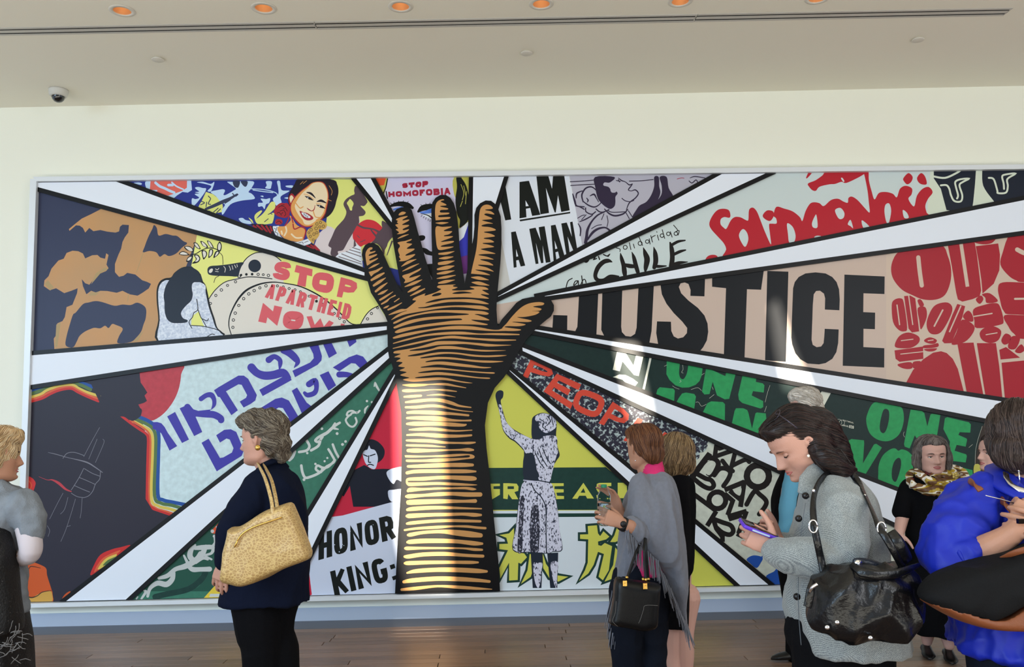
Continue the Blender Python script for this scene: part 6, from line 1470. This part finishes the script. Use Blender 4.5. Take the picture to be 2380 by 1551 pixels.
def tweed():
    m = bpy.data.materials.new('grey_tweed'); m.use_nodes = True; nt = m.node_tree; b = nt.nodes['Principled BSDF']
    tc = nt.nodes.new('ShaderNodeTexCoord'); w = nt.nodes.new('ShaderNodeTexWave'); w.bands_direction = 'DIAGONAL'; w.inputs['Scale'].default_value = 90; w.inputs['Distortion'].default_value = .4; w.inputs['Detail'].default_value = 2
    n = nt.nodes.new('ShaderNodeTexNoise'); n.inputs['Scale'].default_value = 420
    mx = nt.nodes.new('ShaderNodeMath'); mx.operation = 'MULTIPLY_ADD'; mx.inputs[1].default_value = .22
    r = nt.nodes.new('ShaderNodeValToRGB'); r.color_ramp.elements[0].color = (*lin((84, 90, 96)), 1); r.color_ramp.elements[1].color = (*lin((172, 176, 172)), 1); r.color_ramp.elements[0].position = .35; r.color_ramp.elements[1].position = .95
    nt.links.new(tc.outputs['Object'], w.inputs['Vector']); nt.links.new(tc.outputs['Object'], n.inputs['Vector']); nt.links.new(w.outputs['Fac'], mx.inputs[0]); nt.links.new(n.outputs['Fac'], mx.inputs[2]); nt.links.new(mx.outputs[0], r.inputs[0]); nt.links.new(r.outputs[0], b.inputs['Base Color'])
    b.inputs['Roughness'].default_value = .9; b.inputs['Sheen Weight'].default_value = .2; return m
M_TW = tweed(); jk = MB()
slices(jk, [(1088,1912,1950,D+.02,.055),(1103,1893,1972,D,.09),(1120,1882,1990,D,.13),(1150,1868,2012,D,.165),(1200,1856,2028,D,.185),(1260,1848,2042,D,.19),(1330,1838,2052,D,.195),(1400,1834,2068,D,.205),(1460,1842,2094,D,.215),(1500,1850,2098,D,.215)])
limb(jk, [at(1955,1168,D-.14), at(1953,1230,D-.20), at(1950,1300,D-.22), at(1905,1302,D-.23), at(1850,1292,D-.21), at(1812,1283,D-.16)], [.084,.080,.074,.064,.056,.050], 4)
limb(jk, [at(1915,1170,D+.14), at(1895,1280,D+.14), at(1832,1272,D+.04)], [.075,.068,.050])
jo = remesh('jacket', jk, .0075, M_TW, t, 5, ((.009, 7, 7, 5, 1.0), (.0045, 15, 15, 11, 4.0)))
# open cuff ring, collar and lapel edge, seams
mb = MB(); tubeo(mb, [at(x, y, D+dz) for x, y, dz in ((1868,1150,-.155),(1876,1120,-.125),(1893,1103,-.09),(1915,1090,-.06),(1942,1088,.0),(1955,1096,.06))], [(.007,.022),(.010,.030),(.012,.034),(.012,.034),(.011,.030),(.010,.026)], (0,-1,.3), 10); o = mb.build('collar', M_TW, jo, True)
for (x, y, dz) in ((1871,1153,-.175),(1855,1206,-.172),(1849,1328,-.168),(1851,1388,-.176)):
    c = at(x+4, y, D+dz); mb = MB(); mb.tube([c+Vector((-.002,.006,0)), c+Vector((-.004,-.003,0))], [.0115,.0105], 14); mb.build('button', mat('horn_button', (22,20,22), rough=.25), jo, True)
path([(1872,1170,D-.178),(1862,1240,D-.18),(1856,1330,D-.178),(1856,1420,D-.19),(1862,1500,D-.205)], .0012, 'seam', mat('seam_shadow', (92,98,104), rough=.9), jo)
tr = trousers_mb([at(1922,1480,D-.02), at(1990,1480,D+.04)], an, (.125,.10,.08,.08), (at(1955,1470,D), (.19,.15,.12))); remesh('trousers', tr, .010, M_BLK, t, 4, ((.006, 9, 9, 8, 2.0),))
for a in an: mb = MB(); shoe(mb, (a.x-.17, a.y, 0), (a.x+.06, a.y, 0)); mb.build('shoe', M_SHOE, t, True)
HD = [mat('hair_dark', (36, 25, 23), rough=.42), mat('hair_chestnut', (60, 39, 33), rough=.42), mat('hair_black_brown', (28, 21, 20), rough=.38)]
def tail(mb):
    limb(mb, [at(1895,1000,D+.01), at(1930,1040,D), at(1958,1075,D-.02), at(1985,1096,D-.04)], [.080,.062,.042,.010])
    limb(mb, [at(1900,1040,D-.07), at(1925,1070,D-.09), at(1955,1092,D-.09), at(1985,1092,D-.07)], [.040,.036,.028,.008])
    limb(mb, [at(1905,1060,D+.08), at(1935,1090,D+.09), at(1950,1110,D+.08)], [.045,.04,.02])
hair('hair', M, [((0,-.11,.70),(.375,.43,.38)),((0,.10,.87),(.33,.29,.18)),((0,.26,.93),(.24,.12,.08)),((0,-.34,.44),(.33,.24,.30)),((.22,-.22,.66),(.16,.22,.18)),((-.22,-.22,.66),(.16,.22,.18)),((.26,-.28,.40),(.12,.16,.22)),((-.26,-.28,.40),(.12,.16,.22))], HD, t, lambda p: (p.x*.1, -1.0, -.55 if p.y > -.1 else -1.2), N=4200, length=.17, seed=21, wob=.16, extra=tail, r=.0011, voxel=.0055, disp=((.0022, 30, 30, 30, 3.0),))
mb = MB()
for i in range(26):
    s_ = random.Random(i); p = at(1925+s_.uniform(-10,30), 1050+s_.uniform(-10,25), D+s_.uniform(-.10,.02)); q = at(1985+s_.uniform(-20,8), 1092+s_.uniform(-5,12), D+s_.uniform(-.10,.0)); mid = p.lerp(q, .6)+Vector((0,-.01,-.012)); P = catmull([tuple(p), tuple(mid), tuple(q)], False, 5); mb.tube(P, [.0022*(1-i2/len(P)*.8) for i2 in range(len(P))], 4, s_.randrange(3), caps=False)
mb.build('loose_strands', HD, t, True)
mb = MB(); mb.ball(at(1879,1060,D-.088), .0052, 10, 8); mb.build('pearl_earring', mat('pearl', (232,226,214), rough=.15), t, True)
gl = MB()
for k, (x, y, dz) in enumerate(((1805,965,-.045),(1798,968,.06))):
    c = at(x, y, D+dz); P = [c+Vector((math.cos(q)*.010, math.sin(q)*.024*1.0, math.sin(q)*.0+math.cos(q)*.018)) for q in [2*math.pi*i/18 for i in range(19)]]; gl.tube(P, .0013, 6)
gl.tube([at(1806,962,D-.06), at(1830,978,D-.118), at(1853,996,D-.125)], [.002,.0026,.0022], 6); gl.tube([at(1806,968,D+.10), at(1832,985,D+.115)], .0022, 6)
gl.tube([at(1806,964,D-.045), at(1800,962,D+.01), at(1799,966,D+.06)], .002, 6)
gl.build('eyeglasses', mat('glasses_frame', (72, 66, 78), rough=.25, metal=.6), t, True)
# phone
DP = D-.13
ph = empty('phone', at(1750,1226,DP), 'mobile phone in a purple case held in both hands of the grey-jacketed woman', 'phone')
a, b = at(1722,1215,DP), at(1784,1238,DP+.01); x = (b-a).normalized(); yv = Vector((.1,1,.25)).normalized(); yv = (yv-x*yv.dot(x)).normalized(); zn = x.cross(yv); zn = zn if zn.z > 0 else -zn; L = (b-a).length*1.35
def slab3(mb, c, ex, ey, ez, m=0, bev=.18):
    n = 20; vs, fs = [], []
    prof = [(-1, .93), (-.75, 1), (.75, 1), (1, .93)]
    for zz, s in prof:
        for k in range(n):
            q = 2*math.pi*k/n; co, si = math.cos(q), math.sin(q); vs.append(c+x*ex*s*math.copysign(abs(co)**.22, co)+yv*ey*s*math.copysign(abs(si)**.22, si)+zn*ez*zz)
    for i in range(3):
        for k in range(n): aa = i*n+k; bb = i*n+(k+1) % n; fs.append((aa, bb, bb+n, aa+n))
    fs += [tuple(range(n))[::-1], tuple(range(3*n, 4*n))]; mb.add(vs, fs, m)
c = a+x*L/2
mb = MB(); slab3(mb, c, L/2, .036, .0062); mb.build('phone_case', mat('purple_case', (92, 50, 190), rough=.3), ph, True)
mb = MB(); slab3(mb, c+zn*.0058, L/2*.93, .032, .0012); mb.build('screen', mat('phone_screen', (10,10,14), rough=.05), ph, True)
mb = MB(); slab3(mb, c-yv*.0365-x*.004, L*.24, .0012, .0026); mb.build('case_strip', mat('case_strip', (176, 196, 220), rough=.3), ph, True)
# big black shoulder bag
DB = D-.36
bg = empty('shoulder_bag', at(2020,1500,DB), 'large slouchy black leather shoulder bag with silver studs on the grey-jacketed woman', 'bag')
M_LE2 = mat('soft_black_leather', (11, 11, 14), rough=.28, spec=.45, bump=.25, bump_scale=60)
mb = MB(); pillow(mb, dense([(1893,1353),(1912,1343),(1945,1328),(1985,1320),(2040,1325),(2095,1325),(2126,1345),(2140,1392),(2148,1437),(2135,1452),(2100,1472),(2041,1492),(1974,1484),(1915,1463),(1888,1441),(1886,1400)], 3), DB, .17, 10, p=5)
bo = remesh('bag_body', mb, .0065, M_LE2, bg, 3, ((.018, 6.5, 6.5, 5, 3.3), (.007, 15, 15, 10, 1.1)))
mb = MB(); pillow(mb, dense([(1983,1298),(2010,1297),(2050,1308),(2080,1323),(2030,1332),(1990,1326),(1982,1312)], 3), DB+.035, .02, 6); remesh('inner_flap', mb, .005, mat('blue_black_leather', (24, 30, 42), rough=.3, bump=.2, bump_scale=80), bg, 2)
mb = MB(); tubeo(mb, [at(x, y, DB+dz) for x, y, dz in ((1979,1312,-.05),(2000,1330,-.085),(2040,1338,-.09),(2085,1334,-.08),(2115,1322,-.05),(2137,1313,-.01))], [(.004,.010),(.005,.014),(.005,.015),(.005,.014),(.004,.010),(.003,.006)], (0,-1,0), 10); mb.build('flap_edge', M_LE2, bg, True)
M_SIL = MATS['silver']
mb = MB(); c = at(1994,1311,DB+.016); mb.tube([c, c+Vector((0,-.006,0))], [.013,.012], 16); mb.tube([c+Vector((0,-.006,0)), c+Vector((0,-.008,0))], [.005,.005], 10); mb.build('snap', M_SIL, bg, True)
for (x, y) in ((1946,1447),(1923,1459),(2023,1483),(2034,1331)): mb = MB(); mb.ball(at(x, y, DB-.085), (.008,.004,.007), 10, 8); mb.build('stud', M_SIL, bg, True)
path([(1890,1352,DB-.05),(1884,1372,DB-.07),(1879,1402,DB-.07),(1876,1412,DB-.07)], .006, 'side_tab', M_LE2, bg, flat=(.004,.013))
path([(1882,1376,DB-.075),(1888,1366,DB-.085),(1900,1358,DB-.09)], .005, 'buckle', M_SIL, bg)
path([(2098,1320,DB),(2082,1290,DB-.03),(2062,1255,DB-.03),(2043,1225,DB+.0),(2026,1185,DB+.08),(2010,1150,DB+.17),(1996,1122,DB+.24),(1978,1103,DB+.27),(1950,1094,DB+.29),(1925,1100,DB+.25),(1905,1120,DB+.19),(1893,1150,DB+.13),(1890,1185,DB+.08),(1893,1225,DB+.05),(1900,1262,DB+.04),(1908,1300,DB+.05),(1915,1335,DB+.04)], .008, 'strap', M_LE2, bg, flat=(.004,.0115))
path([(2066,1240,DB-.01),(2085,1262,DB-.03),(2100,1290,DB-.02),(2106,1305,DB)], .01, 'strap_tab', M_LE2, bg, flat=(.008,.022))
for (x, y, dz) in ((1890,1224,.03),(2049,1229,-.012)):
    c = at(x, y, DB+dz); P = [c+Vector((math.cos(q)*.013, 0, math.sin(q)*.019)) for q in [2*math.pi*i/20 for i in range(21)]]; mb = MB(); mb.tube(P, .0028, 8); mb.build('strap_ring', M_SIL, bg, True)
for (x, y, dz) in ((1891,1141,.10),(2010,1153,.155)): mb = MB(); mb.ball(at(x, y, DB+dz), (.006,.004,.006), 8, 6); mb.build('rivet', M_SIL, bg, True)
# ================= woman in black with the scarf, facing us
D = 5.95
t = empty('person', base_of(2180, D), 'grey-bobbed woman facing us in a black dress with a brown and gold scarf', 'person')
M = head_matrix(at(2167, 1101, D), .250, -6, 4, 0); mb = MB(); add_head(mb, M, jowl=1)
limb(mb, [at(2170,1086,D), at(2172,1110,D), at(2174,1130,D)], [.06,.06,.085]); limb(mb, [at(2174,1130,D), at(2176,1240,D), at(2178,1340,D)], [.08,.10,.11])
limb(mb, [at(2118,1135,D), at(2098,1200,D-.02), at(2090,1240,D-.08)], [.048,.044,.033]); add_hand(mb, at(2089,1240,D-.08), Vector((-.08,-.1,-1)), Vector((-1,-.5,0)), 1, (18,26,20), 1.0)
limb(mb, [at(2232,1135,D), at(2252,1200,D-.02), at(2250,1255,D-.08)], [.048,.044,.033]); add_hand(mb, at(2250,1257,D-.08), Vector((.08,-.1,-1)), Vector((1,-.5,0)), -1, (18,26,20), 1.0)
an = []
for x0, yo in ((2190, -.06), (2160, .06)):
    h = at(x0, 1400, D); a = Vector((h.x-.005, h.y+yo, .09)); limb(mb, [h, h.lerp(a, .45), h.lerp(a, .62), a], [.085,.060,.058,.034]); an.append(a)
remesh('body', mb, .0042, SK_C, t, 2, dec=.4)
face_bits(M, t, lip=(168, 96, 92), brow=(78, 62, 56))
dr = MB(); slices(dr, [(1096,2148,2198,D,.06),(1108,2120,2226,D,.10),(1124,2106,2242,D,.12),(1160,2108,2244,D,.14),(1200,2112,2242,D,.15),(1260,2110,2244,D,.16),(1330,2110,2246,D,.17),(1400,2112,2246,D,.17),(1452,2122,2240,D,.16),(1474,2132,2232,D,.15)])
limb(dr, [at(2120,1136,D), at(2105,1165,D-.01), at(2096,1190,D-.02)], [.075,.066,.058]); limb(dr, [at(2232,1136,D), at(2246,1165,D-.01), at(2254,1195,D-.02)], [.075,.066,.058])
remesh('dress', dr, .009, M_BLK, t, 4, ((.008, 9, 9, 3, 2.0),))
for a in an: mb = MB(); shoe(mb, (a.x-.06, a.y-.15, 0), (a.x+.01, a.y+.05, 0), .045, .06); mb.build('shoe', M_SHOE, t, True)
def scarfm():
    m = bpy.data.materials.new('silk_scarf'); m.use_nodes = True; nt = m.node_tree; b = nt.nodes['Principled BSDF']
    tc = nt.nodes.new('ShaderNodeTexCoord'); mp = nt.nodes.new('ShaderNodeMapping'); mp.inputs['Scale'].default_value = (1, 1, 3); mp.inputs['Location'].default_value = (.3, 0, .12); n = nt.nodes.new('ShaderNodeTexNoise'); n.inputs['Scale'].default_value = 6; n.inputs['Detail'].default_value = 1.5; n.inputs['Distortion'].default_value = .6
    r = nt.nodes.new('ShaderNodeValToRGB'); r.color_ramp.interpolation = 'CONSTANT'; e = r.color_ramp.elements; e[0].position = 0; e[0].color = (*lin((96, 62, 34)), 1); e[1].position = .44; e[1].color = (*lin((176, 146, 44)), 1)
    for p, c in ((.51, (226, 218, 206)), (.57, (110, 74, 34)), (.64, (96, 28, 34))): q = e.new(p); q.color = (*lin(c), 1)
    nt.links.new(tc.outputs['Object'], mp.inputs[0]); nt.links.new(mp.outputs[0], n.inputs['Vector']); nt.links.new(n.outputs['Fac'], r.inputs[0]); nt.links.new(r.outputs[0], b.inputs['Base Color']); b.inputs['Roughness'].default_value = .45; return m
M_SC = scarfm(); sc = MB(); slices(sc, [(1094,2146,2200,D,.075),(1110,2122,2228,D,.110),(1130,2112,2242,D,.128),(1142,2122,2234,D,.130)])
P0 = [(2114,1112,0.02),(2124,1128,-.07),(2148,1140,-.12),(2180,1142,-.14),(2215,1130,-.11),(2238,1116,-.05),(2236,1100,.05),(2205,1090,.10),(2160,1090,.10),(2127,1099,.08),(2114,1110,.03)]
limb(sc, [at(x, y, D+dz) for x, y, dz in P0], [.029]*11, 3, 12)
limb(sc, [at(x, y, D+dz) for x, y, dz in ((2132,1098,-.05),(2147,1112,-.11),(2170,1122,-.13),(2198,1120,-.12),(2218,1108,-.08),(2212,1092,-.02))], [.022,.025,.026,.025,.022,.018], 3, 12)
limb(sc, [at(x, y, D+dz) for x, y, dz in ((2222,1110,-.15),(2212,1135,-.17),(2206,1165,-.16))], [.026,.034,.018], 3, 12); limb(sc, [at(x, y, D+dz) for x, y, dz in ((2222,1110,-.15),(2226,1130,-.18),(2222,1148,-.17))], [.022,.028,.016], 3, 12)
remesh('scarf', sc, .006, M_SC, t, 3, ((.009, 26, 26, 14, 1.0),))
mb = MB(); c = at(2221,1106,D-.19); [mb.ball(c+Vector((math.cos(q)*.014, -.002, math.sin(q)*.014)), (.012,.007,.012), 8, 6) for q in [2*math.pi*i/5 for i in range(5)]]; mb.ball(c+Vector((0,-.01,0)), .009, 8, 6); mb.build('flower_clip', mat('clip_gold', (206,180,104), rough=.35, metal=.4), t, True)
HGY = [mat('hair_iron_grey', (104, 94, 90), rough=.42), mat('hair_pewter', (138, 128, 122), rough=.42), mat('hair_slate', (74, 64, 60), rough=.42)]
def bob(mb):
    for s in (-1, 1): limb(mb, [M @ Vector((s*.24,-.02,.84)), M @ Vector((s*.36,.02,.60)), M @ Vector((s*.41,.02,.32)), M @ Vector((s*.38,.03,.10))], [.04,.034,.030,.018])
hair('hair', M, [((0,-.12,.64),(.41,.42,.43)),((0,.04,.86),(.33,.30,.20)),((0,-.26,.30),(.36,.22,.30))], HGY, t, lambda p: ((.6 if p.x > 0 else -.6) if p.z > .75 else 0, -.1, -1.0), N=2200, length=.12, seed=31, wob=.2, extra=bob, r=.0015)
# ================= profile seen past the blue jacket
D = 5.5
t = empty('person', base_of(2322, D), 'pale woman in left profile, only her face showing past the blue-jacketed woman', 'person')
M = head_matrix(at(2311, 1096, D), .228, -86, -4); mb = MB(); add_head(mb, M)
limb(mb, [at(2312,1085,D), at(2318,1108,D), at(2322,1130,D)], [.055,.055,.08]); limb(mb, [at(2322,1130,D), at(2324,1240,D), at(2324,1370,D)], [.08,.09,.10])
for s in (-1, 1): limb(mb, [at(2324,1140,D+s*.12), at(2326,1240,D+s*.15), at(2322,1320,D+s*.13)], [.04,.034,.028]); add_hand(mb, at(2322,1322,D+s*.13), Vector((-.1,0,-1)), Vector((0,s,0)), s)
an = legs(mb, [(2316,1380),(2334,1380)], D)
remesh('body', mb, .0044, SK_C, t, 2, dec=.4); face_bits(M, t, lip=(178,84,84))
dr = MB(); slices(dr, [(1104,2304,2336,D,.07),(1125,2292,2350,D,.16),(1200,2288,2356,D,.19),(1300,2286,2358,D,.18),(1400,2288,2356,D,.17)]); [limb(dr, [at(2324,1136,D+s*.14), at(2326,1240,D+s*.165), at(2322,1315,D+s*.14)], [.06,.052,.045]) for s in (-1,1)]
remesh('coat', dr, .011, mat('olive_cloth', (74, 70, 52), rough=.9), t, 4, ((.006, 8, 8, 5, 1.0),)); tr = trousers_mb([at(2316,1380,D-.05), at(2334,1380,D+.05)], an); remesh('trousers', tr, .011, M_BLK, t, 4)
for a in an: mb = MB(); shoe(mb, (a.x-.17, a.y, 0), (a.x+.06, a.y, 0)); mb.build('shoe', M_SHOE, t, True)
hair('hair', M, [((0,-.13,.66),(.41,.42,.42)),((0,-.02,.86),(.34,.32,.20)),((0,-.32,.30),(.34,.22,.30)),((.2,-.2,.40),(.2,.2,.26)),((-.2,-.2,.40),(.2,.2,.26))], HD, t, lambda p: (0, -.6, -1.0), N=700, length=.1, seed=35, r=.0016)
# ================= blue jacket
D = 2.8
t = empty('person', base_of(2400, D), 'woman with dark brown bob in a bright blue windbreaker at the right edge', 'person')
M = head_matrix(at(2382, 1108, D), .225, 138, 2); mb = MB(); add_head(mb, M, jowl=1)
limb(mb, [at(2372,1080,D), at(2378,1120,D), at(2384,1160,D)], [.064,.066,.09]); limb(mb, [at(2384,1165,D), at(2390,1280,D), at(2390,1420,D), at(2390,1470,D)], [.09,.11,.11,.10])
limb(mb, [at(2290,1180,D-.05), at(2212,1300,D-.12), at(2290,1278,D-.22), at(2345,1246,D-.26), at(2362,1232,D-.27)], [.05,.046,.044,.033,.029])
add_hand(mb, at(2360,1234,D-.27), Vector((.62,.1,.78)), Vector((-.35,-1,.1)), -1, (50,60,40), 1.0, tdir=(.8,.5,-.4))
limb(mb, [at(2490,1190,D), at(2540,1310,D-.05), at(2480,1250,D-.3)], [.05,.045,.03]); add_hand(mb, at(2478,1248,D-.3), Vector((-.9,-.1,.3)), Vector((.1,-1,0)), -1)
an = legs(mb, [(2340,1490),(2440,1490)], D)
remesh('body', mb, .0038, SK_B, t, 2, dec=.45); face_bits(M, t)
M_BLUE = mat('blue_nylon', (20, 38, 160), rough=.5, spec=.35, bump=.1, bump_scale=40)
jk = MB(); slices(jk, [(1100,2322,2420,D+.06,.075),(1125,2296,2450,D+.04,.13),(1150,2262,2490,D+.02,.17),(1190,2240,2530,D,.19),(1250,2238,2545,D,.20),(1330,2236,2550,D,.21),(1420,2232,2555,D,.21),(1470,2228,2555,D,.21),(1506,2220,2560,D,.22)])
limb(jk, [at(2275,1172,D-.05), at(2232,1235,D-.12), at(2208,1290,D-.14), at(2222,1312,D-.17), at(2252,1298,D-.2)], [.088,.086,.080,.072,.062])
limb(jk, [at(2495,1185,D), at(2545,1300,D-.05), at(2500,1268,D-.22)], [.09,.08,.06])
jo = remesh('windbreaker', jk, .008, M_BLUE, t, 4, ((.016, 7, 7, 7, 1.0), (.007, 17, 17, 17, 4.0)))
cu = MB(); cu.tube([at(2242,1302,D-.19), at(2250,1298,D-.195), at(2256,1296,D-.2)], [.062,.064,.060], 24); cu.build('cuff', M_BLUE, jo, True)
mb = MB(); tubeo(mb, [at(x, y, D+dz) for x, y, dz in ((2400,1150,-.17),(2370,1146,-.165),(2340,1130,-.12),(2325,1108,-.04),(2322,1092,.05),(2350,1082,.11),(2400,1088,.12))], [(.012,.050),(.014,.052),(.016,.050),(.016,.046),(.016,.044),(.014,.04),(.012,.036)], (0,-.3,1), 12); mb.build('collar', M_BLUE, jo, True)
path([(2290,1152,D-.19),(2330,1162,D-.20),(2365,1172,D-.21),(2420,1186,D-.22)], .0018, 'zipper', M_SIL, jo)
mb = MB(); tubeo(mb, [at(x, y, D+dz) for x, y, dz in ((2338,1100,-.09),(2340,1112,-.12),(2350,1126,-.155),(2370,1138,-.185),(2404,1148,-.19))], [(.003,.010)]*5, (0,-1,.5), 8); mb.build('necklace', M_SIL, t, True)
tr = trousers_mb([at(2335,1490,D-.02), at(2440,1490,D+.04)], an, (.12,.11,.085,.08), (at(2388,1490,D), (.18,.13,.10))); remesh('trousers', tr, .011, M_DKNAVY, t, 4)
for a in an: mb = MB(); shoe(mb, (a.x+.17, a.y+.05, 0), (a.x-.06, a.y, 0)); mb.build('shoe', M_SHOE, t, True)
HDB = [mat('hair_cocoa', (58, 44, 40), rough=.36), mat('hair_deep_brown', (40, 30, 28), rough=.36), mat('hair_taupe', (84, 68, 62), rough=.36)]
hair('hair', M, [((0,-.08,.68),(.43,.46,.44)),((0,.14,.86),(.36,.32,.24)),((0,-.32,.38),(.36,.26,.32)),((.24,-.14,.48),(.20,.24,.26)),((-.22,-.20,.62),(.20,.24,.18)),((0,.32,.90),(.3,.14,.14))], HDB, t, lambda p: (p.x*.2, -.55 if p.z > .75 else -.1, -1.1 if p.z < .85 else -.4), N=3600, length=.13, seed=41, wob=.3, r=.0012, voxel=.0055)
mb = MB(); mb.tube([at(2367,1093,D-.115), at(2368,1096,D-.115)], .003, 6); mb.tube([at(2368,1096,D-.115), at(2370,1126,D-.115)], [.0022,.0026], 8); mb.build('bar_earring', M_SIL, t, True)
mb = MB(); c = at(2372,1211,D-.31); mb.box((c.x-.009, c.y-.006, c.z-.008), (c.x+.010, c.y+.006, c.z+.006)); mb.build('ring', mat('onyx_gold', (30,24,20), rough=.1, metal=.6), t)
# brown trimmed black bag
DB = D-.30
bg = empty('shoulder_bag', at(2270,1460,DB), 'black cloth shoulder bag with brown leather base and straps under the blue sleeve', 'bag')
M_CL = mat('black_canvas', (13, 13, 15), rough=.8, spec=.2, bump=.2, bump_scale=200); M_BR = mat('brown_leather', (120, 66, 38), rough=.42, bump=.1, bump_scale=120)
mb = MB(); pillow(mb, dense([(2133,1390),(2150,1360),(2190,1335),(2250,1318),(2316,1300),(2400,1268),(2450,1262),(2452,1330),(2430,1380),(2366,1402),(2330,1428),(2292,1437),(2240,1432),(2180,1412)], 3), DB, .15, 9, p=6); remesh('bag_body', mb, .007, M_CL, bg, 3, ((.012, 6, 6, 6, 2.0),))
mb = MB(); pillow(mb, dense([(2136,1392),(2180,1409),(2240,1429),(2292,1434),(2330,1425),(2364,1400),(2430,1376),(2436,1420),(2420,1462),(2360,1463),(2290,1459),(2230,1444),(2180,1420)], 3), DB+.004, .155, 8, p=6); remesh('leather_base', mb, .007, M_BR, bg, 2)
path([(2330,1298,DB-.02),(2352,1288,DB-.05),(2385,1278,DB-.07),(2430,1272,DB-.07)], .008, 'trim', M_BR, bg, flat=(.004,.010))
path([(2280,1141,DB+.105),(2270,1130,DB+.12),(2256,1120,DB+.17),(2250,1116,DB+.26)], .008, 'strap', M_BR, bg, flat=(.004,.010))
path([(2424,1290,DB-.05),(2390,1240,DB-.0),(2358,1195,DB+.06),(2338,1172,DB+.10),(2326,1162,DB+.15)], .008, 'strap', M_BR, bg, flat=(.004,.012))
path([(2168,1236,DB+.20),(2180,1232,DB+.18),(2192,1236,DB+.17)], .008, 'strap_end', M_BR, bg, flat=(.004,.010))
# ================= blonde woman at the left edge
D = 4.0
t = empty('person', base_of(-10, D), 'blonde woman in a short-sleeved grey knit top cut off by the left edge', 'person')
M = head_matrix(at(-12, 1118, D), .226, 118, 2); mb = MB(); add_head(mb, M, jowl=1)
limb(mb, [at(-14,1100,D), at(-20,1130,D), at(-24,1160,D)], [.056,.058,.08]); limb(mb, [at(-24,1160,D), at(-20,1260,D), at(-15,1400,D), at(-15,1440,D)], [.085,.095,.10,.10])
limb(mb, [at(52,1180,D-.05), at(70,1265,D-.08), at(62,1290,D-.06), at(20,1300,D+.12)], [.048,.042,.040,.030]); add_hand(mb, at(18,1300,D+.13), Vector((-.8,.6,.1)), Vector((.5,.5,.5)), 1)
limb(mb, [at(-85,1180,D), at(-100,1280,D), at(-60,1320,D+.12)], [.048,.042,.03]); add_hand(mb, at(-58,1320,D+.13), Vector((.8,.6,.1)), Vector((-.5,.5,.5)), -1)
an = legs(mb, [(-40,1450),(15,1450)], D)
remesh('body', mb, .0044, SK_B, t, 2, dec=.4); face_bits(M, t, lip=(176,80,80))
M_KN = mat('grey_knit', (122, 128, 136), rough=.95, noise_amt=.14, noise_scale=18, bump=.35, bump_scale=160)
sl = MB(); limb(sl, [at(56,1195,D-.05), at(71,1262,D-.08), at(66,1290,D-.06), at(30,1298,D+.08)], [.052,.050,.046,.038]); remesh('undersleeve', sl, .008, mat('white_jersey', (200,190,196), rough=.85), t, 3)
jk = MB(); slices(jk, [(1118,-40,14,D,.07),(1135,-60,34,D,.10),(1155,-85,62,D,.13),(1185,-98,72,D,.15),(1240,-95,52,D,.15),(1300,-92,46,D,.15),(1360,-92,50,D,.16),(1425,-95,56,D,.16)]); limb(jk, [at(48,1178,D-.05), at(68,1212,D-.06), at(73,1232,D-.07)], [.075,.066,.058]); limb(jk, [at(-80,1178,D), at(-96,1230,D)], [.075,.06])
remesh('knit_top', jk, .009, M_KN, t, 4, ((.009, 8, 8, 8, 1.0), (.004, 16, 16, 16, 2.0)))
M_SPK = mat('sequined_shawl', (14, 13, 15), c2=(96, 92, 92), noise_scale=150, thresh=(.66, .72), rough=.6, bump=.5, bump_scale=120)
sk = MB(); slices(sk, [(1405,-95,46,D,.17),(1450,-98,54,D,.18),(1500,-100,60,D,.19),(1580,-104,64,D,.2),(1700,-108,68,D,.21),(1780,-110,70,D,.21)]); remesh('skirt', sk, .010, M_SPK, t, 4, ((.007, 10, 10, 3, 1.0),))
sw = MB(); slices(sw, [(1205,-60,-6,D-.10,.08),(1235,-70,10,D-.12,.09),(1274,-80,24,D-.12,.10),(1330,-90,33,D-.12,.11),(1400,-96,40,D-.12,.12),(1440,-98,46,D-.12,.12),(1470,-98,44,D-.12,.12)]); remesh('shawl', sw, .009, M_SPK, t, 4, ((.006, 10, 10, 3, 4.0),))
br = MB(); rd = random.Random(9)
for k in range(34):
    a = at(rd.uniform(0, 52), rd.uniform(1462, 1545), D-.225); q = rd.uniform(0, 6.28); P = [a]
    for j in range(4): q += rd.uniform(-.5, .5); P.append(P[-1]+Vector((math.cos(q), 0, math.sin(q)))*.012)
    br.tube(P, .0016, 4)
br.build('embroidery', mat('silver_thread', (110,106,104), rough=.5), t, True)
for a in an: mb = MB(); shoe(mb, (a.x+.15, a.y+.08, 0), (a.x-.06, a.y, 0)); mb.build('shoe', M_SHOE, t, True)
HBL = [mat('hair_blonde', (196, 164, 122), rough=.4), mat('hair_pale_blonde', (220, 198, 162), rough=.4), mat('hair_dark_blonde', (140, 110, 78), rough=.4)]
hair('hair', M, [((0,-.08,.66),(.44,.46,.44)),((0,.10,.86),(.36,.32,.24)),((0,-.34,.36),(.36,.24,.30)),((.24,-.12,.46),(.22,.26,.30)),((-.24,-.12,.46),(.22,.26,.30)),((0,.30,.90),(.28,.14,.14))], HBL, t, lambda p: (p.x*.6+.4*math.sin(p.z*14), -.5, -1.0), N=2400, length=.08, seed=51, wob=.8, r=.0014, disp=((.008, 22, 22, 22, 3.0),))
